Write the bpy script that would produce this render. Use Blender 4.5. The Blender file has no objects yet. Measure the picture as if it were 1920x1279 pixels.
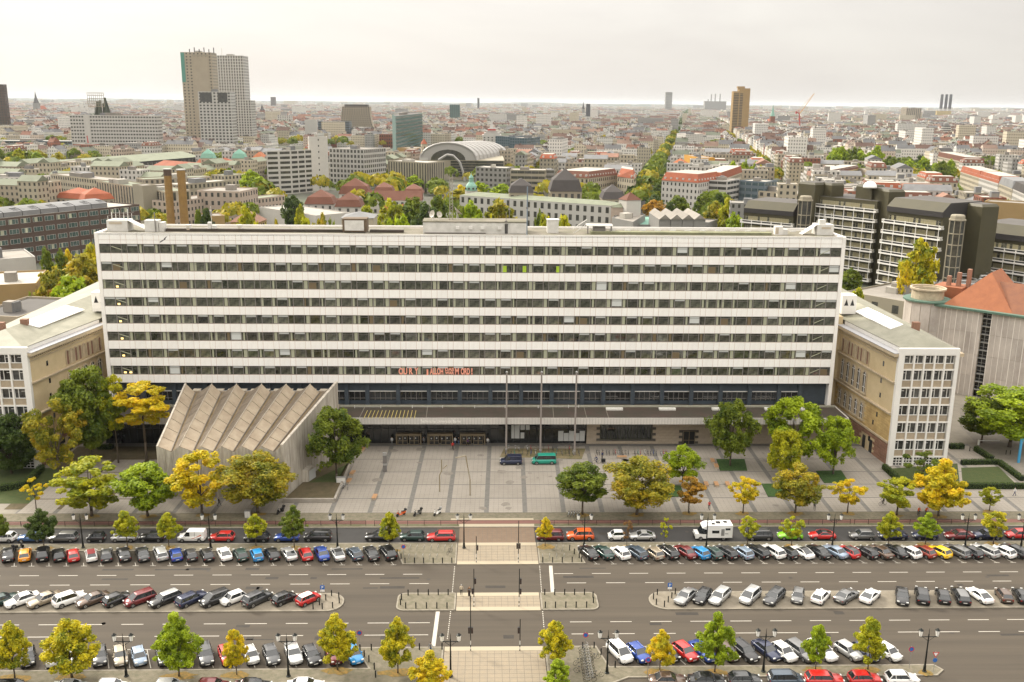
import bpy,math,random
import numpy as np
from mathutils import Vector,Matrix,noise as mnoise
random.seed(7);np.random.seed(7)
scene=bpy.context.scene
COL=scene.collection
rad=math.radians
# ------------------------------------------------------------------ camera
CAM_H,CAM_F=70.0,1795.0  # metres above the street; focal length in pixels of a 1920 px wide picture
CAM_P,CAM_A,CAM_R=math.atan(447.7/1795),rad(1.66),math.atan(.0098)
_fw=Vector((math.sin(CAM_A)*math.cos(CAM_P),math.cos(CAM_A)*math.cos(CAM_P),-math.sin(CAM_P)))
_rt=Vector((math.cos(CAM_A),-math.sin(CAM_A),0))
_dn=Vector((-math.sin(CAM_A)*math.sin(CAM_P),-math.cos(CAM_A)*math.sin(CAM_P),-math.cos(CAM_P)))
cam=bpy.data.objects.new('camera',bpy.data.cameras.new('camera'))
cam.data.sensor_width=36;cam.data.lens=36*CAM_F/1920
cam.data.clip_start=1;cam.data.clip_end=90000
_xc=_rt*math.cos(CAM_R)-_dn*math.sin(CAM_R)
_yc=-(_rt*math.sin(CAM_R)+_dn*math.cos(CAM_R))
m=Matrix((_xc,_yc,-_fw)).transposed().to_4x4();m.translation=(0,0,CAM_H)
cam.matrix_world=m
COL.objects.link(cam);scene.camera=cam
# ------------------------------------------------------------------ light
HAZE=2.4e-5
SKY_H,SKY_Z=4.95,19.0
SUN_EL,SUN_AZ=34.0,314.0  # degrees; azimuth clockwise from +Y
world=bpy.data.worlds.new("World");scene.world=world;world.use_nodes=True
wt=world.node_tree;wn=wt.nodes;wl=wt.links
bg=wn['Background'];bg.inputs['Strength'].default_value=0.1
sky=wn.new('ShaderNodeTexSky');sky.sky_type='NISHITA';sky.sun_disc=False
sky.sun_elevation=rad(SUN_EL);sky.sun_rotation=rad(SUN_AZ)
sky.air_density=1.0;sky.dust_density=3.0;sky.altitude=70
tc=wn.new('ShaderNodeTexCoord')
mp=wn.new('ShaderNodeMapping');mp.inputs['Scale'].default_value=(1,1,5.5)
wl.new(tc.outputs['Generated'],mp.inputs['Vector'])
nz=wn.new('ShaderNodeTexNoise');nz.inputs['Scale'].default_value=2.3;nz.inputs['Detail'].default_value=7;nz.inputs['Roughness'].default_value=.58
nz.inputs['Distortion'].default_value=.5
wl.new(mp.outputs[0],nz.inputs['Vector'])
rp=wn.new('ShaderNodeValToRGB')  # cloud radiance: thin grey veils in a nearly white overcast
rp.color_ramp.elements[0].position=.36;rp.color_ramp.elements[0].color=(.905,.855,.80,1)
rp.color_ramp.elements[1].position=.62;rp.color_ramp.elements[1].color=(1.0,.955,.885,1)
wl.new(nz.outputs['Fac'],rp.inputs['Fac'])
# overcast: the zenith brighter than the horizon, and a little brighter round the veiled sun
sund=Vector((math.sin(rad(SUN_AZ))*math.cos(rad(SUN_EL)),math.cos(rad(SUN_AZ))*math.cos(rad(SUN_EL)),math.sin(rad(SUN_EL))))
dp=wn.new('ShaderNodeVectorMath');dp.operation='DOT_PRODUCT';dp.inputs[1].default_value=sund
wl.new(tc.outputs['Generated'],dp.inputs[0])
sx=wn.new('ShaderNodeSeparateXYZ');wl.new(tc.outputs['Generated'],sx.inputs[0])
el=wn.new('ShaderNodeMapRange');el.interpolation_type='SMOOTHSTEP';el.inputs['From Min'].default_value=.02;el.inputs['From Max'].default_value=.85
el.inputs['To Min'].default_value=SKY_H;el.inputs['To Max'].default_value=SKY_Z;wl.new(sx.outputs['Z'],el.inputs['Value'])
mr=wn.new('ShaderNodeMapRange');mr.inputs['From Min'].default_value=.2;mr.inputs['From Max'].default_value=1.0
mr.inputs['To Min'].default_value=.94;mr.inputs['To Max'].default_value=1.25
wl.new(dp.outputs['Value'],mr.inputs['Value'])
pr_=wn.new('ShaderNodeMath');pr_.operation='MULTIPLY';wl.new(mr.outputs['Result'],pr_.inputs[0]);wl.new(el.outputs['Result'],pr_.inputs[1])
sc_=wn.new('ShaderNodeVectorMath');sc_.operation='SCALE'
wl.new(rp.outputs['Color'],sc_.inputs[0]);wl.new(pr_.outputs[0],sc_.inputs['Scale'])
mx=wn.new('ShaderNodeMix');mx.data_type='RGBA';mx.inputs['Factor'].default_value=.93
wl.new(sky.outputs['Color'],mx.inputs['A']);wl.new(sc_.outputs[0],mx.inputs['B'])
wl.new(mx.outputs['Result'],bg.inputs['Color'])
sun=bpy.data.objects.new('sun',bpy.data.lights.new('sun','SUN'))
sun.data.energy=2.7;sun.data.angle=rad(11);sun.data.color=(1.0,.93,.80)
sun.rotation_euler=sund.to_track_quat('Z','Y').to_euler()
COL.objects.link(sun)
vs=scene.view_settings
vs.view_transform='Standard';vs.look='None';vs.exposure=0.85;vs.gamma=1;vs.use_curve_mapping=False
scene.cycles.max_bounces=6;scene.cycles.diffuse_bounces=3;scene.cycles.glossy_bounces=2
scene.cycles.transparent_max_bounces=8;scene.cycles.transmission_bounces=3;scene.cycles.volume_bounces=0
scene.cycles.use_denoising=True;scene.cycles.caustics_reflective=False;scene.cycles.caustics_refractive=False
# ------------------------------------------------------------------ surveying: a sight line from the viewpoint to a plane in the place
def _ray(px,py):
	u,v=px-960,py-639.5
	a=u*math.cos(CAM_R)+v*math.sin(CAM_R);b=-u*math.sin(CAM_R)+v*math.cos(CAM_R)
	return _fw*CAM_F+_rt*a+_dn*b
def G(px,py,z=0.0):  # point on the level z
	d=_ray(px,py);t=(z-CAM_H)/d.z
	return Vector((d.x*t,d.y*t,z))
def PY(px,py,Y):  # point on the upright plane y = Y
	d=_ray(px,py);t=Y/d.y
	return Vector((d.x*t,Y,CAM_H+d.z*t))
def HT(px,ybase,ytop):  # height of an upright thing that stands at (px, ybase)
	g=G(px,ybase);return PY(px,ytop,g.y).z
	# ------------------------------------------------------------------ materials
MATS={};ALB=1.0
def mat(name,col,rough=.7,metal=0,spec=.3,var=.0,scale=1.0,var2=None,bump=0,bscale=20,trans=0,emit=None,estr=0,coat=0,objvar=0,detail=4,stretch=None):
	"""Principled material; var mixes towards var2 (or a darker tone) by noise of the given scale (1/m)."""
	col=tuple(k*ALB for k in col);var2=tuple(k*ALB for k in var2)if var2 else None
	M=bpy.data.materials.new(name);M.use_nodes=True
	nt=M.node_tree;N=nt.nodes;L=nt.links;P=N['Principled BSDF']
	P.inputs['Roughness'].default_value=rough;P.inputs['Metallic'].default_value=metal
	P.inputs['Specular IOR Level'].default_value=spec;P.inputs['Coat Weight'].default_value=coat
	c=(*col,1)
	P.inputs['Base Color'].default_value=c
	src=None
	co=None
	if var or bump:
		t=N.new('ShaderNodeTexCoord');co=t.outputs['Object']
		if stretch:
			mpp=N.new('ShaderNodeMapping');mpp.inputs['Scale'].default_value=stretch;L.new(co,mpp.inputs[0]);co=mpp.outputs[0]
	if var:
		n=N.new('ShaderNodeTexNoise');n.inputs['Scale'].default_value=scale;n.inputs['Detail'].default_value=detail;n.inputs['Roughness'].default_value=.65
		L.new(co,n.inputs['Vector'])
		r=N.new('ShaderNodeMapRange');r.inputs['From Min'].default_value=.32;r.inputs['From Max'].default_value=.68;r.inputs['To Max'].default_value=var
		L.new(n.outputs['Fac'],r.inputs['Value'])
		x=N.new('ShaderNodeMix');x.data_type='RGBA';x.inputs['A'].default_value=c
		v2=var2 if var2 else tuple(k*.55 for k in col)
		x.inputs['B'].default_value=(*v2,1)
		L.new(r.outputs[0],x.inputs['Factor']);src=x.outputs['Result']
	if objvar:
		oi=N.new('ShaderNodeObjectInfo')
		r=N.new('ShaderNodeMapRange');r.inputs['To Min'].default_value=1-objvar;r.inputs['To Max'].default_value=1+objvar
		L.new(oi.outputs['Random'],r.inputs['Value'])
		v=N.new('ShaderNodeVectorMath');v.operation='SCALE'
		if src:L.new(src,v.inputs[0])
		else:v.inputs[0].default_value=col
		L.new(r.outputs[0],v.inputs['Scale']);src=v.outputs[0]
	if src:L.new(src,P.inputs['Base Color'])
	if bump:
		n=N.new('ShaderNodeTexNoise');n.inputs['Scale'].default_value=bscale;n.inputs['Detail'].default_value=3
		L.new(co,n.inputs['Vector'])
		b=N.new('ShaderNodeBump');b.inputs['Strength'].default_value=bump;b.inputs['Distance'].default_value=.1
		L.new(n.outputs['Fac'],b.inputs['Height']);L.new(b.outputs[0],P.inputs['Normal'])
	if emit:
		P.inputs['Emission Color'].default_value=(*emit,1);P.inputs['Emission Strength'].default_value=estr
	MATS[name]=M
	return M
	# ------------------------------------------------------------------ mesh builder
class MB:
	def __init__(s):s.v=[];s.f=[];s.m=[];s.sm=False
	def face(s,pts,m=0):
		k=len(s.v);s.v.extend([tuple(p)for p in pts]);s.f.append(tuple(range(k,k+len(pts))));s.m.append(m)
	def box(s,x0,y0,z0,x1,y1,z1,m=0,top=None,skip=''):
		k=len(s.v)
		s.v+=[(x0,y0,z0),(x1,y0,z0),(x1,y1,z0),(x0,y1,z0),(x0,y0,z1),(x1,y0,z1),(x1,y1,z1),(x0,y1,z1)]
		F={'b':(0,3,2,1),'t':(4,5,6,7),'f':(0,1,5,4),'r':(1,2,6,5),'k':(2,3,7,6),'l':(3,0,4,7)}
		for n,q in F.items():
			if n in skip:continue
			s.f.append(tuple(k+i for i in q));s.m.append(top if(n=='t' and top is not None)else m)
	def obox(s,c,ux,hx,hy,z0,z1,m=0,top=None,skip=''):
		"""box centred at c (x,y), long axis along unit vector ux"""
		ux=Vector((ux[0],ux[1])).normalized();uy=Vector((-ux.y,ux.x))
		P=[Vector((c[0],c[1]))+ux*a*hx+uy*b*hy for a,b in((-1,-1),(1,-1),(1,1),(-1,1))]
		s.prism(P,z0,z1,m,top,skip)
	def prism(s,poly,z0,z1,m=0,top=None,skip=''):
		k=len(s.v);n=len(poly)
		s.v+=[(p[0],p[1],z0)for p in poly]+[(p[0],p[1],z1)for p in poly]
		for i in range(n):
			j=(i+1)%n
			s.f.append((k+i,k+j,k+n+j,k+n+i));s.m.append(m)
		if 't' not in skip:s.f.append(tuple(k+n+i for i in range(n)));s.m.append(m if top is None else top)
		if 'b' not in skip:s.f.append(tuple(k+i for i in range(n-1,-1,-1)));s.m.append(m)
	def tube(s,p0,p1,r0,r1=None,n=6,m=0,caps=True):
		p0,p1=Vector(p0),Vector(p1);r1=r0 if r1 is None else r1
		d=(p1-p0)
		if d.length<1e-6:return
		d.normalize();a=d.orthogonal().normalized();b=d.cross(a)
		k=len(s.v)
		for p,r in((p0,r0),(p1,r1)):
			for i in range(n):
				t=2*math.pi*i/n
				s.v.append(tuple(p+(a*math.cos(t)+b*math.sin(t))*r))
		for i in range(n):
			j=(i+1)%n;s.f.append((k+i,k+j,k+n+j,k+n+i));s.m.append(m)
		if caps:
			s.f.append(tuple(k+i for i in range(n-1,-1,-1)));s.m.append(m)
			s.f.append(tuple(k+n+i for i in range(n)));s.m.append(m)
	def lathe(s,c,prof,n=10,m=0,ms=None):
		"""prof = [(r, z)] turned round the vertical through c"""
		k=len(s.v);h=len(prof)
		for r,z in prof:
			for i in range(n):
				t=2*math.pi*i/n;s.v.append((c[0]+r*math.cos(t),c[1]+r*math.sin(t),c[2]+z))
		for a in range(h-1):
			for i in range(n):
				j=(i+1)%n;s.f.append((k+a*n+i,k+a*n+j,k+(a+1)*n+j,k+(a+1)*n+i));s.m.append(ms[a]if ms else m)
		s.f.append(tuple(k+i for i in range(n-1,-1,-1)));s.m.append(ms[0]if ms else m)
		s.f.append(tuple(k+(h-1)*n+i for i in range(n)));s.m.append(ms[-1]if ms else m)
	def mesh(s,name,mats,org=None,smooth=False):
		me=bpy.data.meshes.new(name)
		v=s.v if org is None else[(a[0]-org[0],a[1]-org[1],a[2]-org[2])for a in s.v]
		me.from_pydata(v,[],s.f)
		for q in mats:me.materials.append(q)
		if len(mats)>1:me.polygons.foreach_set('material_index',s.m)
		if smooth or s.sm:me.polygons.foreach_set('use_smooth',[True]*len(me.polygons))
		me.update();return me
	def build(s,name,mats,parent=None,org=None,smooth=False):
		if not isinstance(mats,(list,tuple)):mats=[mats]
		return link(name,s.mesh(name,mats,org,smooth),parent)
def link(name,me,parent=None,loc=None):
	o=bpy.data.objects.new(name,me);COL.objects.link(o)
	if parent:o.parent=parent
	if loc is not None:o.location=loc
	return o
LABELS={}
def nth(n):
	one=['','first','second','third','fourth','fifth','sixth','seventh','eighth','ninth','tenth','eleventh','twelfth','thirteenth','fourteenth','fifteenth','sixteenth','seventeenth','eighteenth','nineteenth']
	if n<20:return one[n]
	a,b=divmod(n,10);t={2:'twent',3:'thirt',4:'fort',5:'fift'}[a]
	return t+'y-'+one[b]if b else t+'ieth'
def number(key,by,fmt):
	"""things that share a label are told apart by their order along by(o)"""
	L_=sorted([o for o in COL.objects if o.get('category')and key(o)],key=by)
	for i,o in enumerate(L_):o['label']=fmt.format(nth(i+1))
def tag(o,label,cat,group=None,kind=None):
	if kind:o['kind']=kind
	if label:
		w=label.split()
		if label in LABELS and not group:print('DUP LABEL',label)
		LABELS[label]=o.name
		if not 4<=len(w)<=16:print('LABEL LEN',len(w),label)
		o['label']=label
	if cat:o['category']=cat
	if group:o['group']=group
	return o
def thing(name,loc,label,cat,group=None,rz=0):
	o=bpy.data.objects.new(name,None);COL.objects.link(o)
	o.location=loc;o.rotation_euler=(0,0,rz);o.empty_display_size=.1
	return tag(o,label,cat,group)
def copy_tree(o,parent=None):
	c=o.copy();COL.objects.link(c);c.parent=parent
	for ch in o.children:copy_tree(ch,c)
	return c
def struct(o):
	o['kind']='structure';return o
def stuff(o):
	o['kind']='stuff';return o
def text_mesh(body,size,name,bold=0):
	cu=bpy.data.curves.new(name,'FONT');cu.body=body;cu.size=size;cu.align_x='CENTER';cu.extrude=.02;cu.offset=bold
	t=bpy.data.objects.new(name,cu);COL.objects.link(t)
	dg=bpy.context.evaluated_depsgraph_get()
	me=bpy.data.meshes.new_from_object(t.evaluated_get(dg))
	bpy.data.objects.remove(t);me.name=name
	return me
	# ------------------------------------------------------------------ ground, street, square
ALB=.68
asphalt=mat('asphalt',(.104,.085,.062),.85,var=.8,scale=.35,var2=(.066,.054,.041),bump=.15,bscale=8,stretch=(.05,1.7,1),detail=8)
asphalt_side=mat('asphalt_side',(.060,.057,.054),.85,var=.7,scale=.5,var2=(.045,.043,.041),bump=.15,bscale=8)
paint_white=mat('road_paint',(.62,.58,.50),.6,var=.5,scale=3,var2=(.40,.37,.32))
kerbstone=mat('kerbstone',(.36,.32,.25),.8,var=.6,scale=2)
setts=mat('setts',(.25,.215,.155),.9,var=.9,scale=1.3,var2=(.145,.135,.085),bump=.5,bscale=14)
setts_pale=mat('setts_pale',(.30,.26,.20),.9,var=.9,scale=.9,var2=(.22,.19,.14),bump=.4,bscale=14)
verge=mat('verge',(.20,.185,.12),.95,var=1,scale=.8,var2=(.13,.125,.06),bump=.4,bscale=12)
slab_mat=mat('concrete_slab',(.40,.36,.305),.85,var=.7,scale=.25,var2=(.32,.285,.235),objvar=.06,detail=6)
band_mat=mat('paving_band',(.235,.22,.195),.85,var=.7,scale=1.2,var2=(.15,.145,.13))
joint_mat=mat('joint',(.17,.155,.13),.9,var=.5,scale=1)
bike_red=mat('bike_path',(.225,.11,.085),.85,var=.6,scale=.7,var2=(.19,.10,.085))
tactile=mat('pale_paving',(.46,.395,.28),.8,var=.5,scale=1.5,var2=(.42,.37,.28))
cross_pav=mat('crossing_paving',(.35,.285,.20),.85,var=.6,scale=1,var2=(.27,.235,.18))
lawn=mat('lawn',(.055,.085,.022),.95,var=1,scale=1.2,var2=(.085,.10,.03),bump=.5,bscale=9)
soil=mat('soil',(.15,.115,.065),.95,var=1,scale=.8,var2=(.095,.08,.04),bump=.5,bscale=6)
leaf_litter=mat('leaf_litter',(.36,.21,.05),.95,var=1,scale=2.5,var2=(.15,.13,.05),bump=.4,bscale=9)
cityground=mat('city_ground',(.17,.16,.14),.95,var=1,scale=.012,var2=(.10,.125,.07))
pavement_m=mat('pavement',(.33,.295,.24),.85,var=.8,scale=.5,var2=(.25,.225,.18))
def sheet(name,x0,y0,x1,y1,z,m,kind='structure'):
	b=MB();b.face([(x0,y0,z),(x1,y0,z),(x1,y1,z),(x0,y1,z)])
	o=b.build(name,m);o['kind']=kind;return o
def polysheet(name,pts,z,m,kind='structure',th=None):
	b=MB()
	if th:b.prism(pts,z-th,z,skip='b')
	else:b.face([(p[0],p[1],z)for p in pts])
	o=b.build(name,m)
	if kind:o['kind']=kind
	return o
	# the plain on which the city stands, out to the horizon, with a low rise in the south
b=MB();S=60000
b.face([(-S,-4000,-.12),(S,-4000,-.12),(S,S,-.12),(-S,S,-.12)])
struct(b.build('ground',cityground))
# roads (asphalt at 0)
sheet('road',-260,85,260,141.4,0,asphalt)
b=MB()
for x0,x1 in((-260,-8.0),(4.6,260)):b.face([(x0,143.95,0.0),(x1,143.95,0.0),(x1,149.8,0.0),(x0,149.8,0.0)])
struct(b.build('service_road',asphalt_side))
sheet('service_road_near',-260,60,260,85,0,asphalt_side)['kind']='structure'
def kerbed(name,pts,m,h=.12,w=.22,label=None):
	"""raised slab with a kerb frame of stones round it; pts counter-clockwise"""
	n=len(pts);P=[Vector((p[0],p[1]))for p in pts]
	inner=[]
	for i in range(n):
		a,p,c=P[i-1],P[i],P[(i+1)%n]
		d1=(p-a).normalized();d2=(c-p).normalized()
		nn=Vector((-d1.y-d2.y,d1.x+d2.x))
		if nn.length<1e-6:nn=Vector((-d1.y,d1.x))
		nn.normalize();k=w/max(.3,nn.dot(Vector((-d1.y,d1.x))))
		inner.append(p+nn*k)
	b=MB();b.prism(inner,-.02,h,skip='b');o=struct(b.build(name,m))
	kb=MB()
	for i in range(n):
		j=(i+1)%n
		kb.face([(*P[i],-.02),(*P[j],-.02),(*P[j],h+.012),(*P[i],h+.012)])
		kb.face([(*P[i],h+.012),(*P[j],h+.012),(*inner[j],h+.012),(*inner[i],h+.012)])
		kb.face([(*inner[j],h-.05),(*inner[i],h-.05),(*inner[i],h+.012),(*inner[j],h+.012)])
	kb.build('kerb',kerbstone,o)
	return o
def rounded(x0,y0,x1,y1,rl,rr,n=6):
	pts=[]
	def arc(cx,cy,r,a0):
		if r<.05:pts.append((cx,cy));return
		for i in range(n+1):
			a=rad(a0+90*i/n);pts.append((cx+r*math.cos(a),cy+r*math.sin(a)))
	arc(x0+rl,y0+rl,rl,180);arc(x1-rr,y0+rr,rr,270);arc(x1-rr,y1-rr,rr,0);arc(x0+rl,y1-rl,rl,90)
	return pts
	# central reservation: two parking islands, two planted islands, the crossing between them
XL0,XL1=G(856,1128).x,G(1012,1126).x  # crossing edges at the reservation
kerbed('median_parking',rounded(-200,122.45,G(645,1130).x,127.55,.05,2.4),setts_pale)
kerbed('median_parking',rounded(G(1217,1128).x,122.45,200,127.55,2.4,.05),setts_pale)
kerbed('median_island',rounded(G(744,1130).x,122.5,XL0-.1,127.5,1.2,.05),setts)
kerbed('median_island',rounded(XL1+.1,122.5,G(1121,1128).x,127.5,.05,1.2),setts)
def crossing(y0,y1,x0,x1,pal,name):
	"""walkway slab with two pale tactile strips, laid from square stones"""
	b=MB();b.box(x0,y0,-.02,x1,y1,.05,0)
	o=struct(b.build(name,pal))
	j=MB();n=int((x1-x0)/.9)
	for i in range(1,n):
		x=x0+(x1-x0)*i/n;j.box(x-.02,y0+1.0,.045,x+.02,y1-1.0,.053,0,skip='b')
	yy=y0+1.6
	while yy<y1-1.2:
		j.box(x0,yy-.02,.045,x1,yy+.02,.0535,0,skip='b');yy+=.9
	stuff(j.build('stone_joint',joint_mat,o))
	for ya,yb in((y0,y0+1.0),(y1-1.0,y1)):
		t=MB();t.box(x0+.02,ya,.04,x1-.02,yb,.075,0,skip='b');t.build('tactile_strip',tactile,o)
	return o
crossing(122.45,127.55,XL0,XL1,cross_pav,'crossing_refuge')
XN0,XN1=G(857,1050).x,G(1009,1050).x
crossing(136.45,144.0,XN0,XN1,cross_pav,'crossing_walkway')
crossing(100.0,113.2,G(832,1235).x,G(1022,1235).x,cross_pav,'crossing_walkway')
sheet('road_base',-9.0,141.4,5.4,150.0,-.03,asphalt)
b=MB();b.box(XN0+.1,144.0,-.02,XN1-.1,149.9,.05);o=struct(b.build('raised_crossing',mat('crossing_brown',(.22,.155,.105),.85,var=.7,scale=.8,var2=(.18,.125,.085))))
j=MB()
for i in range(1,16):
	x=XN0+(XN1-XN0)*i/16;j.box(x-.015,144.1,.045,x+.015,149.8,.053,skip='b')
for i in range(1,7):j.box(XN0+.2,144+i*.85-.015,.045,XN1-.2,144+i*.85+.015,.0535,skip='b')
stuff(j.build('stone_joint',joint_mat,o))
# parking strips along the north side with trees between service road and bays
kerbed('planted_strip',[(-200,141.3),(G(742,1040).x,141.3),(G(755,1054).x,136.6),(XN0-.1,136.6),(XN0-.1,143.95),(-200,143.95)],setts)
kerbed('planted_strip',[(XN1+.1,136.6),(G(1098,1056).x,136.6),(G(1085,1042).x,141.3),(200,141.3),(200,143.95),(XN1+.1,143.95)],setts)
# near side
kerbed('planted_strip',[(-200,105.2),(G(668,1256).x-1.5,105.2),(G(700,1279).x,100.2),(G(832,1235).x-.1,100.2),(G(832,1235).x-.1,113.15),(G(666,1215).x,113.15),(G(690,1256).x,108.35),(-200,108.35)],setts)
kerbed('planted_strip',[(G(1022,1235).x+.1,100.2),(G(1180,1279).x,105.9),(G(1752,1260).x,105.9),(G(1762,1248).x,107.1),(G(1745,1240).x,108.35),(G(1143,1252).x,108.35),(G(1118,1212).x,113.15),(G(1022,1235).x+.1,113.15)],setts)
# forecourt strip: verge, bike path, fence line
b=MB();b.box(-260,149.8,-.02,260,150.05,.13);struct(b.build('kerb',kerbstone))
sheet('verge',-260,150.05,260,151.15,.10,verge)
sheet('bike_path',-260,151.15,260,152.55,.11,bike_red)
sheet('verge_north',-260,152.55,260,155.75,.105,setts)['kind']='structure'
# pavement fields of the square: pale slabs between dark bands
sheet('pavement',-260,155.75,260,232,.095,pavement_m)
VB=[((645,873),(598,953.0)),((731.6,842),(693.5,961.0)),((797.5,842.6),(768.9,961.8)),((857,840),(838.6,961.8)),((918,832),(912.6,961.8)),
((977.7,864),(983.3,961.8)),((1045,864),(1057,961.8))]
# band axes on the square, equally spaced (7.6 m) and square to the front
bands=[]
for(a,c)in VB[1:]:
	p,q=G(*a),G(*c);bands.append((p,q))
sl=sum((p.x-q.x)/(p.y-q.y)for p,q in bands)/len(bands)
xs156=[q.x+(155.75-q.y)*sl for p,q in bands]
sp=(xs156[-1]-xs156[0])/(len(xs156)-1)
print('bands slope',sl,'x at front',[round(x,2)for x in xs156],'spacing',sp)
bx=[xs156[0]+sp*i for i in range(-9,19)]
YB=[G(900,y).y for y in(862,886,910,935.5)]+[155.8]
YB=sorted(YB);YB.append(189.2)
print('rows',YB)
def bandx(i,y):return bx[i]+(y-155.75)*sl
sq=MB()
fields=[]
band_hw=.42
for i in range(len(bx)-1):
	for r in range(len(YB)-1):
		y0,y1=YB[r]+(.16 if r else 0),YB[r+1]-.16
		if bandx(i,170)<-62 and r>3:continue
		fields.append([(bandx(i,y0)+band_hw,y0),(bandx(i+1,y0)-band_hw,y0),(bandx(i+1,y1)-band_hw,y1),(bandx(i,y1)+band_hw,y1)])
base=polysheet('square',[(bandx(0,155.8),155.76),(bandx(len(bx)-1,155.8),155.76),(bandx(len(bx)-1,190),190.6),(bandx(0,190),190.6)],.10,band_mat)
for k,f in enumerate(fields):
	b=MB();b.prism(f,.09,.122,skip='b');o=b.build('paving_field',slab_mat,base)
	# the small slabs of each field are told apart only as fine relief: sawn joints
	j=MB();x0=min(p[0]for p in f);x1=max(p[0]for p in f);y0=f[0][1];y1=f[2][1]
	ny=max(1,round((y1-y0)/.8));nx=max(1,round((f[1][0]-f[0][0])/.8))
	for i in range(1,ny):
		t=i/ny;yy=y0+(y1-y0)*t;xa=f[0][0]+(f[3][0]-f[0][0])*t;xb=f[1][0]+(f[2][0]-f[1][0])*t
		j.face([(xa,yy-.012,.1235),(xb,yy-.012,.1235),(xb,yy+.012,.1235),(xa,yy+.012,.1235)])
	for i in range(1,nx):
		t=i/nx;xa=f[0][0]+(f[1][0]-f[0][0])*t;xb=f[3][0]+(f[2][0]-f[3][0])*t
		j.face([(xa-.012,y0,.1237),(xa+.012,y0,.1237),(xb+.012,y1,.1237),(xb-.012,y1,.1237)])
	stuff(j.build('stone_joint',joint_mat,o))
	# ground left of the lecture hall and right side road
polysheet('planting_bed',[(-84,157.5),(-60,157.5),(-60,189),(-84,189)],.115,soil)
polysheet('lawn_left',[(-110,160),(-80.5,160),(-80.5,177),(-110,177)],.12,lawn)
# road markings
mk=MB()
def dash(px0,px1,Y,w=.14):
	mk.face([(px0,Y-w/2,.006),(px1,Y-w/2,.006),(px1,Y+w/2,.006),(px0,Y+w/2,.006)])
def dashes(Y,x_ref,pitch,ln,gaps):
	x=x_ref
	while x>-170:x-=pitch
	while x<170:
		if not any(a<x+ln/2<c for a,c in gaps):dash(x,x+ln,Y)
		x+=pitch
gN=[(G(838,1085).x,G(1046,1085).x)]
dashes(133.42,G(53-17,1080.3).x,5.77,2.9,gN)
dashes(130.48,G(17,1098).x,5.9,2.9,gN)
gS=[(G(806,1170).x,G(1046,1170).x)]
a1,a2=G(440+72/3.772,940+866/3.772),G(440+362/3.772,940+864/3.772)
c1=G(840+1063/3.772,940+852/3.772)
dashes(a1.y,a1.x,a2.x-a1.x,3.0,gS)
e1,e2=G(840+1660/3.772,940+933/3.772),G(1240+435/3.772,0)
Y2=G(440+930/3.772,940+947/3.772).y
dashes(Y2,G(440+917/3.772,940+947/3.772).x,a2.x-a1.x,3.0,gS)
def quadline(p,q,w,z=.007):
	d=(q-p);d.z=0;d.normalize();n=Vector((-d.y,d.x,0))*w/2
	mk.face([p-n+Vector((0,0,z)),q-n+Vector((0,0,z)),q+n+Vector((0,0,z)),p+n+Vector((0,0,z))])
quadline(G(840+726/3.772,940+455/3.772),G(840+740/3.772,940+645/3.772),.55)  # stop lines
quadline(G(440+1437/3.772,940+780/3.772),G(440+1405/3.772,940+1025/3.772),.55)
def dotted(p,q,n,w=.12):
	for i in range(n):
		a=p.lerp(q,i/n);c=p.lerp(q,(i+.55)/n);quadline(a,c,w)
dotted(G(852.5,1062),G(848,1112),16);dotted(G(1011.8,1061),G(1015.6,1112),16)
dotted(G(845,1146),G(838.5,1200),14);dotted(G(1017.4,1146),G(1020,1178),8)
# bay ticks, north row
i=0
tick0=G(26,1062.2).x;pit=(G(1807,1055).x-tick0)/round((G(1807,1055).x-tick0)/(G(58.5,1062).x-tick0))
x=tick0-6*pit
x_is0,x_is1=G(745,1060).x,G(1100,1060).x
while x<110:
	if x<x_is0 or x>x_is1:
		quadline(Vector((x-.45,136.5,0)),Vector((x+.45,136.5,0)),.1)
		quadline(Vector((x,136.55,0)),Vector((x-1.0*math.tan(rad(24.5)),137.55,0)),.1,.0075)
	x+=pit
for i in range(40):
	x=-76+i*2.62
	if-24<x<14 or x>48:continue
	quadline(Vector((x,113.1,0)),Vector((x-.0+.9,113.1,0)),.1)
	quadline(Vector((x+.45,113.0,0)),Vector((x+.45+1.9,108.8,0)),.1,.0075)
struct(mk.build('road_marking',paint_white))
# tar patches and manhole covers
patch_m=mat('tar_patch',(.055,.047,.038),.8,var=.6,scale=1);cover_m=mat('manhole',(.05,.04,.03),.6)
rq=random.Random(14);b=MB();c_=MB()
for k in range(34):
	x,y=rq.uniform(-75,80),rq.choice((115.2,118.4,121,129,132,135,147));w,h=rq.uniform(.8,6),rq.uniform(.15,.9)
	b.face([(x,y,.0035),(x+w,y,.0035),(x+w,y+h,.0035),(x,y+h,.0035)])
for k in range(16):
	x,y=rq.uniform(-75,80),rq.choice((116,119.6,131.8,134.8,148));c_.face([(x+.33*math.cos(a*.7854),y+.33*math.sin(a*.7854),.0045)for a in range(8)])
stuff(b.build('tar_patch',patch_m));stuff(c_.build('manhole_cover',cover_m))
# worn and stained places on the square
b=MB()
for k in range(60):
	x,y=rq.uniform(-24,70),rq.uniform(157,188);r=rq.uniform(.25,1.3);b.face([(x+r*rq.uniform(.6,1)*math.cos(a*.7),y+r*rq.uniform(.5,1)*math.sin(a*.7),.1245)for a in range(9)])
stuff(b.build('stain',mat('stain',(.315,.28,.235),.9,var=.6,scale=2)))
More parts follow.
